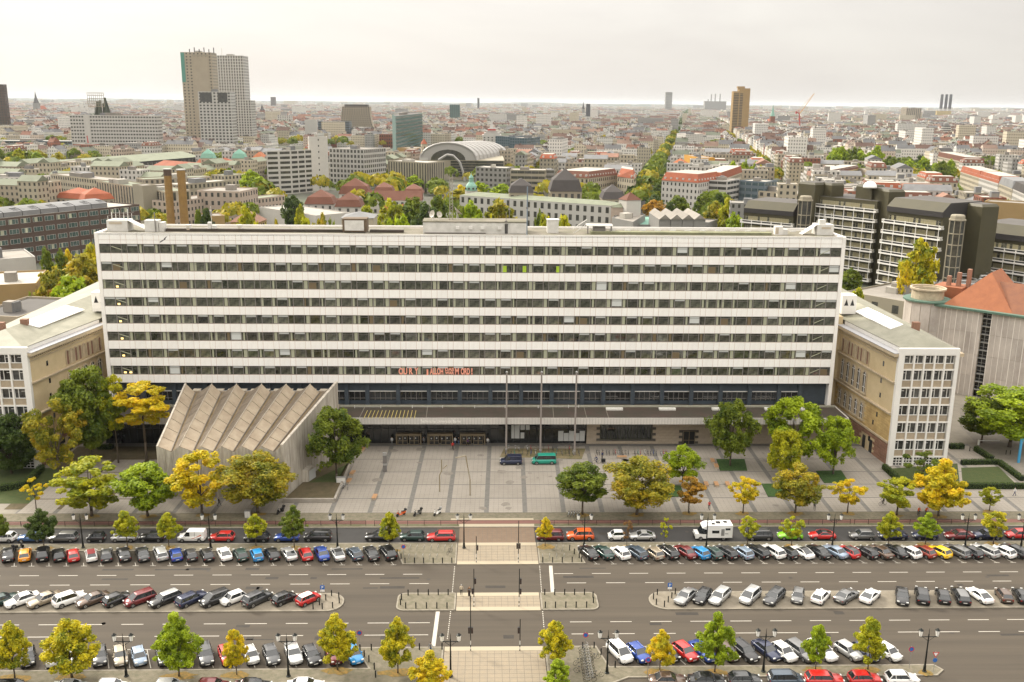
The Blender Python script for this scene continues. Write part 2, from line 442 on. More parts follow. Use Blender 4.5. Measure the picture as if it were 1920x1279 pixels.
# ------------------------------------------------------------------ the long slab building
ALB=1.0
panel_w=mat('white_panel',(.865,.845,.81),.45,spec=.4,var=.6,scale=1.1,stretch=(1.6,1.6,.3),var2=(.76,.735,.69),objvar=.025)
fin_w=mat('white_fin',(.84,.81,.765),.5,var=.4,scale=.4,var2=(.6,.57,.52))
frame_grey=mat('window_frame_grey',(.19,.175,.16),.5)
slate_blue=mat('slate_blue_cladding',(.055,.068,.082),.45,var=.5,scale=1)
white_metal=mat('white_metal',(.68,.66,.62),.45,var=.3,scale=2)
roof_felt=mat('roof_felt',(.20,.175,.14),.9,var=1,scale=.25,var2=(.115,.11,.07),bump=.3)
roof_dark=mat('roof_dark',(.065,.045,.036),.75,var=1,scale=.3,var2=(.045,.042,.03),bump=.2)
concrete=mat('concrete',(.33,.30,.26),.85,var=.9,scale=.5,var2=(.24,.215,.18),bump=.3,bscale=5)
plant_white=mat('plant_white',(.62,.60,.56),.6,var=.7,scale=.7,var2=(.42,.41,.37))
curtain_a=mat('curtain_pale',(.36,.365,.265),.8,objvar=.2)
curtain_b=mat('curtain_green',(.36,.52,.04),.7)
blind_m=mat('blind_white',(.60,.62,.60),.7,objvar=.1)
interior_brown=mat('interior_brown',(.12,.09,.05),.8,objvar=.3)
lamp_lit=mat('lit_lamp',(.9,.75,.3),.5,emit=(1,.66,.22),estr=1.1)
def glass_mat(name,a,b2,scale=.25,rough=.04,spec=.9):
	M=mat(name,a,rough,spec=spec,var=1,scale=scale,var2=b2,objvar=.6,detail=5);return M
office_glass=glass_mat('office_glass',(.007,.009,.008),(.12,.12,.09),1.1)  # opaque; lighter mottling paints reflections and rooms into the colour
dark_glass=glass_mat('dark_glass',(.012,.014,.016),(.032,.034,.034),.5)
SX0,SX1,SY=-78.6,74.1,194.0
root=thing('office_slab',(0,SY,0),'long white office slab with eight ribbon window floors behind the square','building')
O=(0,SY,0)
SD=14.5  # depth of the slab
# core
b=MB();b.box(SX0+.8,SY+.35,12.6,SX1-.8,SY+SD-.35,43.3);b.build('wall',frame_grey,root,O)
b=MB()
for x0,x1 in((SX0,SX0+.75),(SX1-.75,SX1)):b.box(x0,SY-.06,7.2,x1,SY+SD,43.78)
b.box(SX0+.76,SY+SD-.3,12.4,SX1-.76,SY+SD,43.78)
b.build('end_fin',fin_w,root,O)
b=MB();b.box(SX0+.76,SY+.0,43.36,SX1-.76,SY+SD-.31,43.42);b.build('roof',roof_felt,root,O)
cp=MB();cp.box(SX0+.76,SY-.05,43.70,SX1-.76,SY+.22,43.80);cp.build('parapet_coping',white_metal,root,O)
# cladding panels: wide, (wide, narrow) x 44, wide, wide
xa,xb=SX0+.76,SX1-.76
W=(xb-xa)/(44+3*.667*1.0)if False else None
nb=44;bay=3.286;wide=(xb-xa-nb*bay)/2*.5
wide=2.19;left_rest=(xb-xa)-nb*bay
w_end=left_rest/3
cells=[];x=xa
cells.append((x,x+w_end,'w'));x+=w_end
for i in range(nb):
	cells.append((x,x+bay*.665,'w'));x+=bay*.665
	cells.append((x,x+bay*.335,'n'));x+=bay*.335
cells.append((x,x+w_end,'w'));x+=w_end
cells.append((x,xb,'w'))
SILL0,PITCH,WH=14.15,3.64,1.9
rows=[(SILL0+PITCH*k-(PITCH-WH),SILL0+PITCH*k)for k in range(8)]
rows[0]=(12.40,SILL0)
top=SILL0+7*PITCH+WH
rows+=[(top,top+.82),(top+.82,43.70)]
cache={}
def shared_box(name,w,d,h,m):
	k=(name,round(w,3),round(d,3),round(h,3))
	if k not in cache:
		b=MB();b.box(0,0,0,w,d,h,skip='k');cache[k]=b.mesh(name,[m])
	return cache[k]
backing=MB()
for z0,z1 in rows:backing.box(xa,SY+.04,z0+.01,xb,SY+.345,z1-.01 if z1<43.6 else 43.35)
backing.build('panel_backing',mat('joint_tan',(.50,.37,.28),.8),root,O)
rest=MB();n=0;g=.03
order=[(r,c)for r in range(len(rows))for c in range(len(cells))]
def panel_big(rc):r,c=rc;return-(rows[r][1]-rows[r][0])*(cells[c][1]-cells[c][0])
keep=set(sorted(order,key=panel_big)[:300])
for r,c in order:
	z0,z1=rows[r];x0,x1,t=cells[c]
	if(r,c)in keep:
		o=link('cladding_panel',shared_box('cladding_panel',x1-x0-2*g,.34,z1-z0-2*g,panel_w),root,(x0+g,SY-SY,z0+g))
	else:rest.box(x0+g,SY,z0+g,x1-g,SY+.34,z1-g,skip='k')
stuff(rest.build('narrow_cladding',panel_w,root,O))
# windows: 8 floors; each cell one window
def window_mesh(w,h,kind):
	b=MB();f=.09
	b.box(0,0,0,w,.12,f);b.box(0,0,h-f,w,.12,h);b.box(0,0,f,f,.12,h-f);b.box(w-f,0,f,w,.12,h-f)
	if kind=='w':
		b.box(f,0.01,h-.46,w-f,.11,h-.40)
	return b.mesh('window',[frame_grey])
wm={}
def get_w(w,kind):
	k=(round(w,2),kind)
	if k not in wm:wm[k]=window_mesh(w,WH,kind)
	return wm[k]
def pane_mesh(w):
	k=('pane',round(w,2))
	if k not in wm:
		b=MB();b.box(.085,0,.085,w-.085,.02,WH-.085,skip='k');wm[k]=b.mesh('pane',[office_glass])
	return wm[k]
rs=random.Random(11)
wrest=MB();prest=MB();extras={k:MB()for k in('pale','green','blind','brown','lamp')}
nwin=0
for r in range(8):
	z=SILL0+PITCH*r
	for c,(x0,x1,t)in enumerate(cells):
		w=x1-x0
		if t=='w' and nwin<300:
			o=link('window',get_w(w,t),root,(x0,.14,z));nwin+=1
			link('pane',pane_mesh(w),o,(0,.07,0))
		else:
			f=.05
			wrest.box(x0,SY+.14,z,x0+f,SY+.26,z+WH);wrest.box(x1-f,SY+.14,z,x1,SY+.26,z+WH)
			wrest.box(x0+f,SY+.14,z,x1-f,SY+.26,z+.09);wrest.box(x0+f,SY+.14,z+WH-.09,x1-f,SY+.26,z+WH)
			if t=='w':wrest.box(x0+f,SY+.15,z+WH-.46,x1-f,SY+.25,z+WH-.4)
			prest.box(x0+f,SY+.21,z+.085,x1-f,SY+.23,z+WH-.085,skip='k')
			# what shows behind the glass, hung against it
		u=rs.random();Yc=SY+.195
		if t=='n':
			if u<.82:
				k='pale' if u<.74 else 'brown';a=x0+.10+rs.random()*.28;extras[k].box(a,Yc,z+.1,min(x1-.08,a+.25+rs.random()*.5),Yc+.01,z+WH-.1)
		else:
			if u<.30:extras['blind'].box(x0+.1,Yc,z+WH-.40-rs.random()*.12,x1-.1,Yc+.01,z+WH-.10)
			elif u<.34:extras['blind'].box(x0+.1,Yc,z+.1+rs.random()*.8,x1-.1,Yc+.01,z+WH-.10)
			elif u<.37:extras['brown'].box(x0+.1,Yc,z+.1,x1-.6,Yc+.01,z+WH-.5)
			elif u<.50:extras['pale'].box(x0+.1,Yc,z+.1,x0+.5,Yc+.01,z+WH-.1)
for c in(31,34,37,41):x0=cells[c][0]if c<len(cells)else 0
for px in(943,980,1043):
	X=PY(px,508,SY).x;extras['green'].box(X,SY+.19,SILL0+PITCH*6+.12,X+.75,SY+.2,SILL0+PITCH*6+1.45)
for r in range(0,6):
	for q in((2.6,3.1),)if r else((2.6,3.15),(3.75,4.3)):
		extras['lamp'].box(xa+q[0],SY+.185,SILL0+PITCH*r+.25,xa+q[1],SY+.2,SILL0+PITCH*r+.6)
stuff(wrest.build('narrow_window',frame_grey,root,O));stuff(prest.build('narrow_pane',office_glass,root,O))
stuff(extras['pale'].build('curtain',curtain_a,root,O));stuff(extras['blind'].build('blind',blind_m,root,O))
stuff(extras['brown'].build('cupboard',interior_brown,root,O));stuff(extras['green'].build('green_screen',curtain_b,root,O))
stuff(extras['lamp'].build('stair_lamp',lamp_lit,root,O))
# stair flights seen through the end bays
st=MB()
for r in range(8):
	z=SILL0+PITCH*r
	for(x0,x1,dz)in((xa+2.3,xa+4.5,-1),(xb-4.3,xb-2.3,1)):
		za,zb=(z+1.5,z+.75)if dz<0 else(z+.6,z+1.5)
		st.face([(x0,SY+.19,za-.16),(x1,SY+.19,zb-.16),(x1,SY+.19,zb),(x0,SY+.19,za)])
stuff(st.build('stair_flight',curtain_a,root,O))
# first floor below the cladding: piers, beams and dark glazing, set back
PIERS=[-72.0+6.55*k for k in range(6)]+[-29.3,-24.91]+[-18.42+6.53*k for k in range(7)]+[25.25+6.3*k for k in range(7)]+[67.6]
b=MB();b.box(xa,SY+1.6,7.2,xb,SY+SD-1,12.6);b.build('first_floor_wall',slate_blue,root,O)
b=MB();b.box(xa,SY-0.0,12.34,xb,SY+1.7,12.398);b.build('soffit',slate_blue,root,O)
for x in PIERS:
	b=MB();b.box(x-.42,SY+.75,7.2,x+.42,SY+1.6,12.34);b.build('pier',slate_blue,root,O)
for i in range(len(PIERS)-1):
	x0,x1=PIERS[i]+.42,PIERS[i+1]-.42
	b=MB();b.box(x0,SY+1.25,10.35,x1,SY+1.6,12.3);b.build('spandrel',slate_blue,root,O)
	b=MB();b.box(x0,SY+1.15,10.18,x1,SY+1.6,10.34);b.build('sill_beam',white_metal,root,O)
	f=MB();n=max(3,round((x1-x0)/1.1))
	for k in range(n+1):
		xx=x0+(x1-x0)*k/n;f.box(xx-.035,SY+1.42,8.2,xx+.035,SY+1.58,10.15)
	f.box(x0,SY+1.43,8.6,x1,SY+1.57,8.68)
	o=f.build('window_band',frame_grey,root,O)
	p=MB();p.box(x0,SY+1.5,8.2,x1,SY+1.55,10.15,skip='k');p.build('pane',dark_glass,o,(0,0,0)if True else O).location=(0,-SY,0)if False else(0,0,0)
	o.children[0].data.transform(Matrix.Translation((0,-SY,0)))
	# ground-floor pavilion with canopy
roof_dark.node_tree.nodes['Principled BSDF'].inputs['Roughness'].default_value=.7
canopy=thing('entrance_pavilion',(0,190,0),'low glazed entrance pavilion under a wide flat brown canopy roof','building')
OC=(0,190,0)
b=MB();b.box(-79.5,186.0,7.13,74.9,SY+1.4,7.36);b.build('roof',roof_dark,canopy,OC)
b=MB();b.box(-79.5,185.85,6.05,74.9,186.0,7.42);b.box(74.9,185.85,6.05,75.15,SY+.2,7.42)
fa=b.build('fascia',mat('fascia',(.52,.49,.45),.6,var=.5,scale=1,var2=(.42,.40,.36)),canopy,OC)
jm=MB();x=-79
while x<74.8:jm.box(x,185.835,6.06,x+.03,185.849,7.41);x+=.62
stuff(jm.build('fascia_joint',joint_mat,canopy,OC))
b=MB();b.box(-79.5,SY-.8,7.37,74.8,SY-.5,7.75);b.build('gutter_beam',mat('gutter',(.34,.33,.26),.7,var=.5,scale=1),canopy,OC)
b=MB();b.box(-79.4,186.02,6.0,74.8,190.9,6.12);b.build('soffit',frame_grey,canopy,OC)
# glass front X -79 .. 21.4
gx0,gx1=-79.0,21.3
b=MB();b.box(gx0,191.05,0,gx1,191.1,6.1,skip='k');b.build('glass_front',dark_glass,canopy,OC)
b=MB();b.box(-79,191.15,0,21.3,195.4,7.1);b.build('hall',frame_grey,canopy,OC)
fm=MB();x=gx0
while x<=gx1+.01:
	fm.box(x-.05,190.93,0,x+.05,191.05,6.05);x+=1.635
for z in(.05,3.3):fm.box(gx0,190.95,z,gx1,191.04,z+.1)
stuff(fm.build('mullion',mat('mullion_dark',(.03,.03,.03),.5),canopy,OC))
cols=MB()
paper=mat('paper',(.5,.5,.48),.7,objvar=.15)
pp=MB();q=random.Random(3)
for px0,px1,y0,y1 in((959,964,797,822),(965,974,797,822),(976,984,797,806),(976,983,811,822),(986,993,797,806),(1047,1056,808,827),(1057,1066,812,827),(1067,1078,808,827),(1078,1086,812,827),(1087,1096,808,827)):
	a=PY(px0,y0,190.92);c=PY(px1,y1,190.92);pp.box(a.x,190.90,max(.2,c.z),c.x,190.925,min(6.0,a.z))
stuff(pp.build('paper_screen',paper,canopy,OC))
tan_m=mat('door_tan',(.20,.155,.095),.55,var=.5,scale=3)
dark_in=mat('door_dark',(.02,.02,.02),.4)
for xd in(-18.6,-12.0,-5.2):
	d=MB();w=5.3
	d.box(xd,189.85,2.18,xd+w,191.0,2.5);d.box(xd,189.85,0,xd+.22,191.0,2.18);d.box(xd+w-.22,189.85,0,xd+w,191.0,2.18)
	pr=d.build('door_porch',tan_m,canopy,OC)
	for k in range(2):
		x0=xd+.38+k*2.4
		f=MB()
		for s in range(2):
			xx=x0+s*1.04
			f.box(xx,190.0,.02,xx+.1,190.08,2.12);f.box(xx+.92,190.0,.02,xx+1.0,190.08,2.12)
			f.box(xx+.1,190.0,2.0,xx+.92,190.08,2.12);f.box(xx+.1,190.0,.02,xx+.92,190.08,.2);f.box(xx+.1,190.0,.92,xx+.92,190.08,1.02)
		f.box(x0+.1,190.09,.02,x0+1.95,190.11,2.1,m=1)
		dd=f.build('door',[tan_m,dark_in],pr)
		dd.data.transform(Matrix.Translation((0,-190,0)))
	s=MB()
	for k in range(4):
		xx=xd+.7+k*1.1;s.box(xx,189.96,1.35+.1*(k%2),xx+.22,189.99,1.62+.1*(k%2))
	stuff(s.build('notice',paper,canopy,OC))
	# stone wall right
stone_pale=mat('pale_travertine',(.42,.345,.26),.8,var=.7,scale=1.2,var2=(.34,.28,.21),objvar=.06)
b=MB();b.box(21.5,190.9,0,74.2,195.4,6.1);b.build('stone_core',joint_mat,canopy,OC)
ns=0;srest=MB();rows_s=8;hs=5.05/rows_s
wx0,wx1,wz0,wz1=PY(1127,805,190.5).x,PY(1221,805,190.5).x,1.15,4.35
dx0,dx1=PY(1281,820,190.5).x,PY(1303,820,190.5).x
for r in range(rows_s):
	x=21.45-(r%2)*.7
	while x<74.2:
		x1=min(74.2,x+1.4);x0=max(21.45,x)
		z0,z1=r*hs,(r+1)*hs;x=x1 if x1<74.2 else 999
		if x1-x0<.1:continue
		if z1>wz0 and z0<wz1 and x1>wx0+.05 and x0<wx1-.05:continue
		if z0<3.0 and x1>dx0+.05 and x0<dx1-.05:continue
		if ns<300:
			k=('st',round(x1-x0,2))
			if k not in cache:
				bb=MB();bb.box(.012,0,.012,x1-x0-.012,.3,hs-.012,skip='k');cache[k]=bb.mesh('stone_slab',[stone_pale])
			link('stone_slab',cache[k],canopy,(x0,.6,z0));ns+=1
		else:srest.box(x0+.012,190.6,z0+.012,x1-.012,190.9,z1-.012,skip='k')
if srest.v:stuff(srest.build('stone_slabs',stone_pale,canopy,OC))
b=MB();b.box(21.45,190.75,5.06,74.2,190.9,6.05);b.build('clerestory_glass',dark_glass,canopy,OC)
b=MB();b.box(wx0,190.62,wz0,wx1,190.86,wz1);w_=b.build('showcase_window',dark_glass,canopy,OC)
b=MB()
for k in range(16):x=wx0+(wx1-wx0)*k/15;b.box(x-.04,.5,wz0,x+.04,.62,wz1)
for z in(wz0,wz1-.08):b.box(wx0,.52,z,wx1,.6,z+.08)
b.build('window_frame',mat('bronze',(.06,.065,.035),.6,metal=.3),w_)
b=MB();b.box(dx0,190.5,0,dx1,190.7,3.0);d_=b.build('side_door',dark_in,canopy,OC)
b=MB()
for x in(dx0,(dx0+dx1)/2-.05,dx1-.1):b.box(x,.4,0,x+.1,.5,3)
for z in(0,.9,2.9):b.box(dx0,.42,z,dx1,.48,z+.1)
b.build('door_frame',tan_m,d_)
# skylights and clutter on the canopy roof
sky_m=mat('skylight',(.72,.70,.64),.4,var=.4,scale=2)
for px in(1152,1251,1350,1449,1516):
	p=G(px,768,7.4);b=MB();b.box(p.x-1.75,p.y-.45,7.36,p.x+1.75,p.y+.45,7.75);b.build('skylight',sky_m,canopy,OC)
for px0,px1,y in((665,714,765),(773,830,765),(890,947,765),(1009,1066,765),(1066,1085,764)):
	a,c=G(px0,y,7.4),G(px1,y,7.4);b=MB()
	b.box(a.x,a.y,7.6,c.x,a.y+.03,7.63);b.box(a.x-.05,a.y,7.36,a.x+.05,a.y+.1,7.95);b.box(c.x-.05,a.y,7.36,c.x+.05,a.y+.1,7.95)
	b.build('guard_rail',white_metal,canopy,OC)
	# slanting yellow struts that carry the lettering on the canopy edge
ym=mat('strut_yellow',(.46,.38,.13),.6)
for k in range(14):
	p=G(682+k*7.3,785,7.4);q2=G(689+k*7.0,771.5,7.4)
	b=MB();b.tube((p.x,p.y+.1,7.42),(q2.x,q2.y,7.62),.07,n=5);b.build('letter_strut',ym,canopy,OC)
for px0,px1 in((688,674),(803,799),(1036,1038),(1093,1100),(1132,1141)):
	p,q2=G(px0,755,7.4),G(px1,783,7.4);b=MB();b.tube((p.x,p.y,7.38),(q2.x,q2.y,7.38),.07,n=4);b.build('roof_seam',mat('seam',(.22,.20,.16),.7),canopy,OC)
me=text_mesh('Technische Universität Berlin',.92,'fascia_lettering')
me.materials.clear();me.materials.append(mat('letter_white',(.8,.78,.72),.5))
o=link('fascia_lettering',me,canopy,(PY(826,790,185.9).x,-4.19,6.4));o.rotation_euler=(rad(90),0,0)
o.scale=(8.2/max(.1,me.vertices[0].co.x and(max(v.co.x for v in me.vertices)-min(v.co.x for v in me.vertices))),)*1+(1,1)
# banner letters taped inside the lowest ribbon window
pink=mat('salmon_paper',(.80,.34,.24),.7)
def glyphs(txt,px0,px1,h,name,z=14.33):
	me=text_mesh(txt,1.0,name,.035);me.materials.clear();me.materials.append(pink)
	xs=[v.co.x for v in me.vertices];ys=[v.co.y for v in me.vertices]
	a,c=PY(px0,697,SY).x,PY(px1,697,SY).x
	o=link(name,me,root,((a+c)/2-(max(xs)+min(xs))/2*(c-a)/(max(xs)-min(xs)),.08,z));o.rotation_euler=(rad(90),0,0)
	o.scale=((c-a)/(max(xs)-min(xs)),h/(max(ys)-min(ys)),1)
for t_,a,c in(('OU',747.5,763.5),('R',767,774),('Y',777,784.5),('J',797,803),('ALLOH',806,831),('M',853,860.5),('ORD',864,881),('!',883.5,886)):
	glyphs(t_,a,c,1.45,'window_letter')
glyphs('DAS',834.5,851,.66,'window_letter',15.1);glyphs('WAR',834.5,851,.66,'window_letter')
# roof plant on the slab
def rooftop(name,label,px0,px1,ybase,h,depth,m=plant_white,cat='rooftop unit'):
	p,q3=G(px0,ybase,43.45),G(px1,ybase,43.45);t=thing(name,((p.x+q3.x)/2,p.y,43.43),label,cat)
	return t,(q3.x-p.x)/2
vent=mat('louvre',(.42,.36,.28),.7)
def fill(t,fn,nm,m):b=MB();fn(b);return b.build(nm,m,t)
t,w=rooftop('lift_head','pale concrete vent housing at the left corner of the slab roof',201,246,434,2,4)
fill(t,lambda b:b.box(-w,0,0,w*.75,3.5,2.3),'housing',plant_white);fill(t,lambda b:b.box(-w*.8,-.04,1.5,w*.3,-.002,2.0),'louvre',vent)
fill(t,lambda b:b.face([(w*.75,.2,2.3),(w*.75,2.6,2.3),(w+3.6,2.6,.1),(w+3.6,.2,.1)]),'chute',plant_white)
fill(t,lambda b:[b.tube((-w+k*.55,1+(k%3)*.7,2.3),(-w+k*.55,1+(k%3)*.7,3.1+(k*37%5)*.35),.05+.05*(k%2),n=5)for k in range(9)],'aerial_cluster',plant_white)
fill(t,lambda b:[b.box(-w,1,3.1,w,1.05,3.16),b.box(-w,2.6,3.6,w,2.65,3.66),b.box(-w*.6,1,3.6,w*.8,1.05,3.66)],'rail',frame_grey)
t,w=rooftop('ventilation_box','white ventilation box with a dark duct near left end of roof',272,307,434.5,2,2)
fill(t,lambda b:b.box(-w,0,0,w*.45,2.2,2.35),'cabinet',plant_white);fill(t,lambda b:b.box(w*.5,.3,0,w,2.2,1.9),'side_cabinet',plant_white);fill(t,lambda b:b.tube((w*.2,-.2,0),(w*.2,-.2,4.0),.12),'duct',frame_grey)
for px,lab in((353,'small white air cooler pair standing left of the lone roof antenna'),(449,'narrow white cooler cabinet alone on left half of slab roof')):
	t,w=rooftop('air_cooler',lab,px-4,px+4,434,1,1)
	fill(t,lambda b:b.box(-w,0,0,w,1.0,1.35),'cabinet',plant_white);fill(t,lambda b:b.box(-w*.7,-.03,.3,w*.7,-.002,1.1),'grille',vent)
t,w=rooftop('air_cooler','white air cooler cluster beneath the tall whip antenna',390,405,434,1,1)
fill(t,lambda b:[b.box(-w,0,0,-w*.2,1,1.9),b.box(0,.2,0,w*.5,1.2,1.2),b.box(w*.6,.2,0,w,1.2,1.2)],'cabinet',plant_white);fill(t,lambda b:b.tube((-w*.1,.5,1.2),(-w*.1,.5,5.2),.05),'antenna',white_metal)
t,w=rooftop('plant_cabin','brown roof cabin with a large pale blank panel facing the square',642,688,436.5,2,4)
fill(t,lambda b:b.box(-w,.3,.2,w,3.5,2.9),'cabin',mat('rust_brown',(.14,.10,.065),.8,var=.6,scale=1));fill(t,lambda b:b.box(-w*.82,.22,.45,w*.76,.298,2.55),'panel',plant_white)
fill(t,lambda b:[b.box(-w+.1,.4,0,-w+.3,3.3,.2),b.box(w-.3,.4,0,w-.1,3.3,.2)],'foot',frame_grey)
p0,p1=G(793,438,43.45),G(988,439,43.45)
t=thing('plant_room',((p0.x+p1.x)/2,p0.y,43.43),'long grey roof plant room with four small coolers on its wall','rooftop unit');w=(p1.x-p0.x)/2
fill(t,lambda b:b.box(-w,.2,0,w,6,2.35),'wall',plant_white);fill(t,lambda b:b.box(-w-.1,.1,2.36,w+.1,6.1,2.55),'roof',roof_felt)
fill(t,lambda b:[b.box(-w+.3,.15,.02,-w+13,.19,.25)],'vent_slot',frame_grey)
fill(t,lambda b:[b.box(w-4.6,.12,.1,w-4.0,.195,2.1)],'door',dark_in);fill(t,lambda b:[b.box(w-3.6,.14,.15,w-.3,.195,2.0)],'door_panel',plant_white)
for k,fx in enumerate((.315,.44,.555,.72)):
	fill(t,lambda b:b.box(-w+2*w*fx,-.25,.95,-w+2*w*fx+.75,.18,1.5),'air_conditioner',white_metal)
dish=mat('dish',(.55,.51,.44),.6,var=.4,scale=2)
def dishat(px,ybase,dia,label,aim=(-.3,-.9,.3),h=.8):
	p=G(px,ybase,46.0);t=thing('satellite_dish',(p.x,p.y,45.98),label,'satellite dish')
	b=MB();a=Vector(aim).normalized();r=dia/2;e1=a.orthogonal().normalized();e2=a.cross(e1);c=Vector((0,0,h+r*.6))
	n=14;prev=None
	for rr,dd in((.02,0),(.4,.06),(.75,.2),(1,.36)):
		ring=[c+(e1*math.cos(6.2832*i/n)+e2*math.sin(6.2832*i/n))*rr*r+a*dd*r for i in range(n)]
		if prev:[b.face([prev[i],prev[(i+1)%n],ring[(i+1)%n],ring[i]])for i in range(n)]
		prev=ring
	b.build('reflector',dish,t,smooth=True);fill(t,lambda b:[b.tube((0,.1,0),c,.09),b.tube((.4,.4,0),c,.05)],'mount',white_metal)
	fill(t,lambda b:b.tube(c,c+a*r*.8,.04),'feed_arm',frame_grey)
dishat(812,413,1.6,'cream satellite dish at the left end of the plant room roof',(-.7,-.6,.3));dishat(823,413,1.3,'smaller cream satellite dish beside the lattice mast foot',(.5,-.8,.3))
dishat(857,411,2.4,'largest satellite dish tilted upward right of the lattice mast',(.75,.1,.75))
p=G(846,412,46.0);mh=PY(846,327,p.y).z-45.98
t=thing('lattice_mast',(p.x,p.y,45.98),'tall pale lattice radio mast on the plant room roof','mast')
b=MB()
for sx,sy in((-.35,-.35),(.35,-.35),(.35,.35),(-.35,.35)):b.tube((sx,sy,0),(sx*.8,sy*.8,mh),.06,n=4)
k=0;z=0
while z<mh-.6:
	s=.35;pts=[(-s,-s),(s,-s),(s,s),(-s,s)]
	for i in range(4):
		a,c=pts[i],pts[(i+1)%4];b.tube((*a,z),(*c,z+.6),.035,n=3)
	z+=.6
b.build('lattice',concrete,t)
for px,yb,yt,lab in((988,432,350,'thick grey-blue antenna pole at right end of the plant room'),(805,416,379,'thin dark whip antenna left of the lattice mast'),(955,412,372,'thin pale antenna behind the plant room roof'),(949,430,398,'short white antenna standing on plant room roof edge')):
	p=G(px,yb,44.5);hh=PY(px,yt,p.y).z-43.43
	t=thing('antenna_pole',(p.x,p.y,43.43),lab,'antenna');fill(t,lambda b:b.tube((0,0,0),(0,0,hh),.12 if px==988 else .05,n=6),'pole',mat('pole_blue',(.16,.2,.24),.6)if px==988 else frame_grey)
	fill(t,lambda b:b.box(-.25,-.1,hh*.55,.25,.1,hh*.55+.35),'bracket',frame_grey)
t,w=rooftop('roof_access_box','small white stair access box on the right half of the roof',1026,1047,437,2,2)
fill(t,lambda b:b.box(-w,0,0,w,2.2,2.7),'wall',plant_white);fill(t,lambda b:b.box(-w-.1,-.1,2.71,w+.1,2.3,2.8),'roof',white_metal)
t,w=rooftop('roof_stair','pale metal service stair leading to the grey roof platform',1075,1100,438,2,2)
fill(t,lambda b:[b.face([(-w,.2,.1),(-w+.3,.2,.1),(w,.2,1.9),(w-.3,.2,1.9)]),b.tube((-w,.2,1.0),(w,.2,2.9),.05,n=4),b.tube((-w,.9,1.0),(w,.9,2.9),.05,n=4)],'flight',white_metal)
fill(t,lambda b:b.box(w,.1,1.55,w+5.5,3,1.75),'platform',plant_white);fill(t,lambda b:[b.box(w+.1,.2,0,w+.35,.5,1.55),b.box(w+5,.2,0,w+5.3,.5,1.55),b.box(w+1.5,.6,.2,w+4,2.5,1.3)],'support',frame_grey)
t,w=rooftop('heat_pump','white heat pump cabinet at the right end of the roof',1453,1467,440.5,2,1.5)
fill(t,lambda b:b.box(-w,0,0,w,1.3,1.75),'cabinet',white_metal);fill(t,lambda b:b.box(-w*.9,-.03,.2,-w*.1,-.002,1.5),'grille',vent);fill(t,lambda b:b.box(w*1.05,.2,0,w*1.05+1.1,1.2,1.15),'side_cabinet',plant_white)
t,w=rooftop('lift_head','pale concrete vent housing with aerials at right corner of roof',1524,1562,441,2,4)
fill(t,lambda b:b.box(-w*.6,0,0,w,3.5,2.2),'housing',plant_white);fill(t,lambda b:b.box(-w*.2,-.04,1.3,w*.7,-.002,1.75),'louvre',vent)
fill(t,lambda b:b.face([(-w-2.2,.2,.1),(-w-2.2,2.4,.1),(-w*.6,2.4,2.2),(-w*.6,.2,2.2)]),'chute',plant_white)
fill(t,lambda b:[b.box(-.8,.5,2.2,.5,1.6,3.2)]+[b.tube((-w*.6+k*.5,.8+(k%3)*.8,2.2),(-w*.6+k*.5,.8+(k%3)*.8,3.0+(k*31%7)*.4),.05,n=5)for k in range(9)],'aerial_cluster',plant_white)
t=thing('roof_duct',(0,SY+5.2,43.43),'low dark duct run with a white rail along the roof','duct')
fill(t,lambda b:[b.box(-66,0,0,-28,1.2,.55),b.box(-24,0,0,-17,1.2,.55)],'duct',roof_dark);fill(t,lambda b:[b.box(-66,-.1,.75,-28,-.04,.85),b.box(-24,-.1,.75,-17,-.04,.85)],'rail',white_metal)
t=thing('roof_trough',(0,SY+4.6,43.43),'mossy green roof trough along right half of the roof','duct')
fill(t,lambda b:b.box(22,0,0,60,2.2,.5),'trough',mat('moss',(.22,.22,.13),.9,var=.8,scale=.5));fill(t,lambda b:[b.box(22,2.3,.7,68,2.4,.85)]+[b.box(23+k*3.2,2.2,.5,24.2+k*3.2,2.6,.72)for k in range(14)],'rail',white_metal)
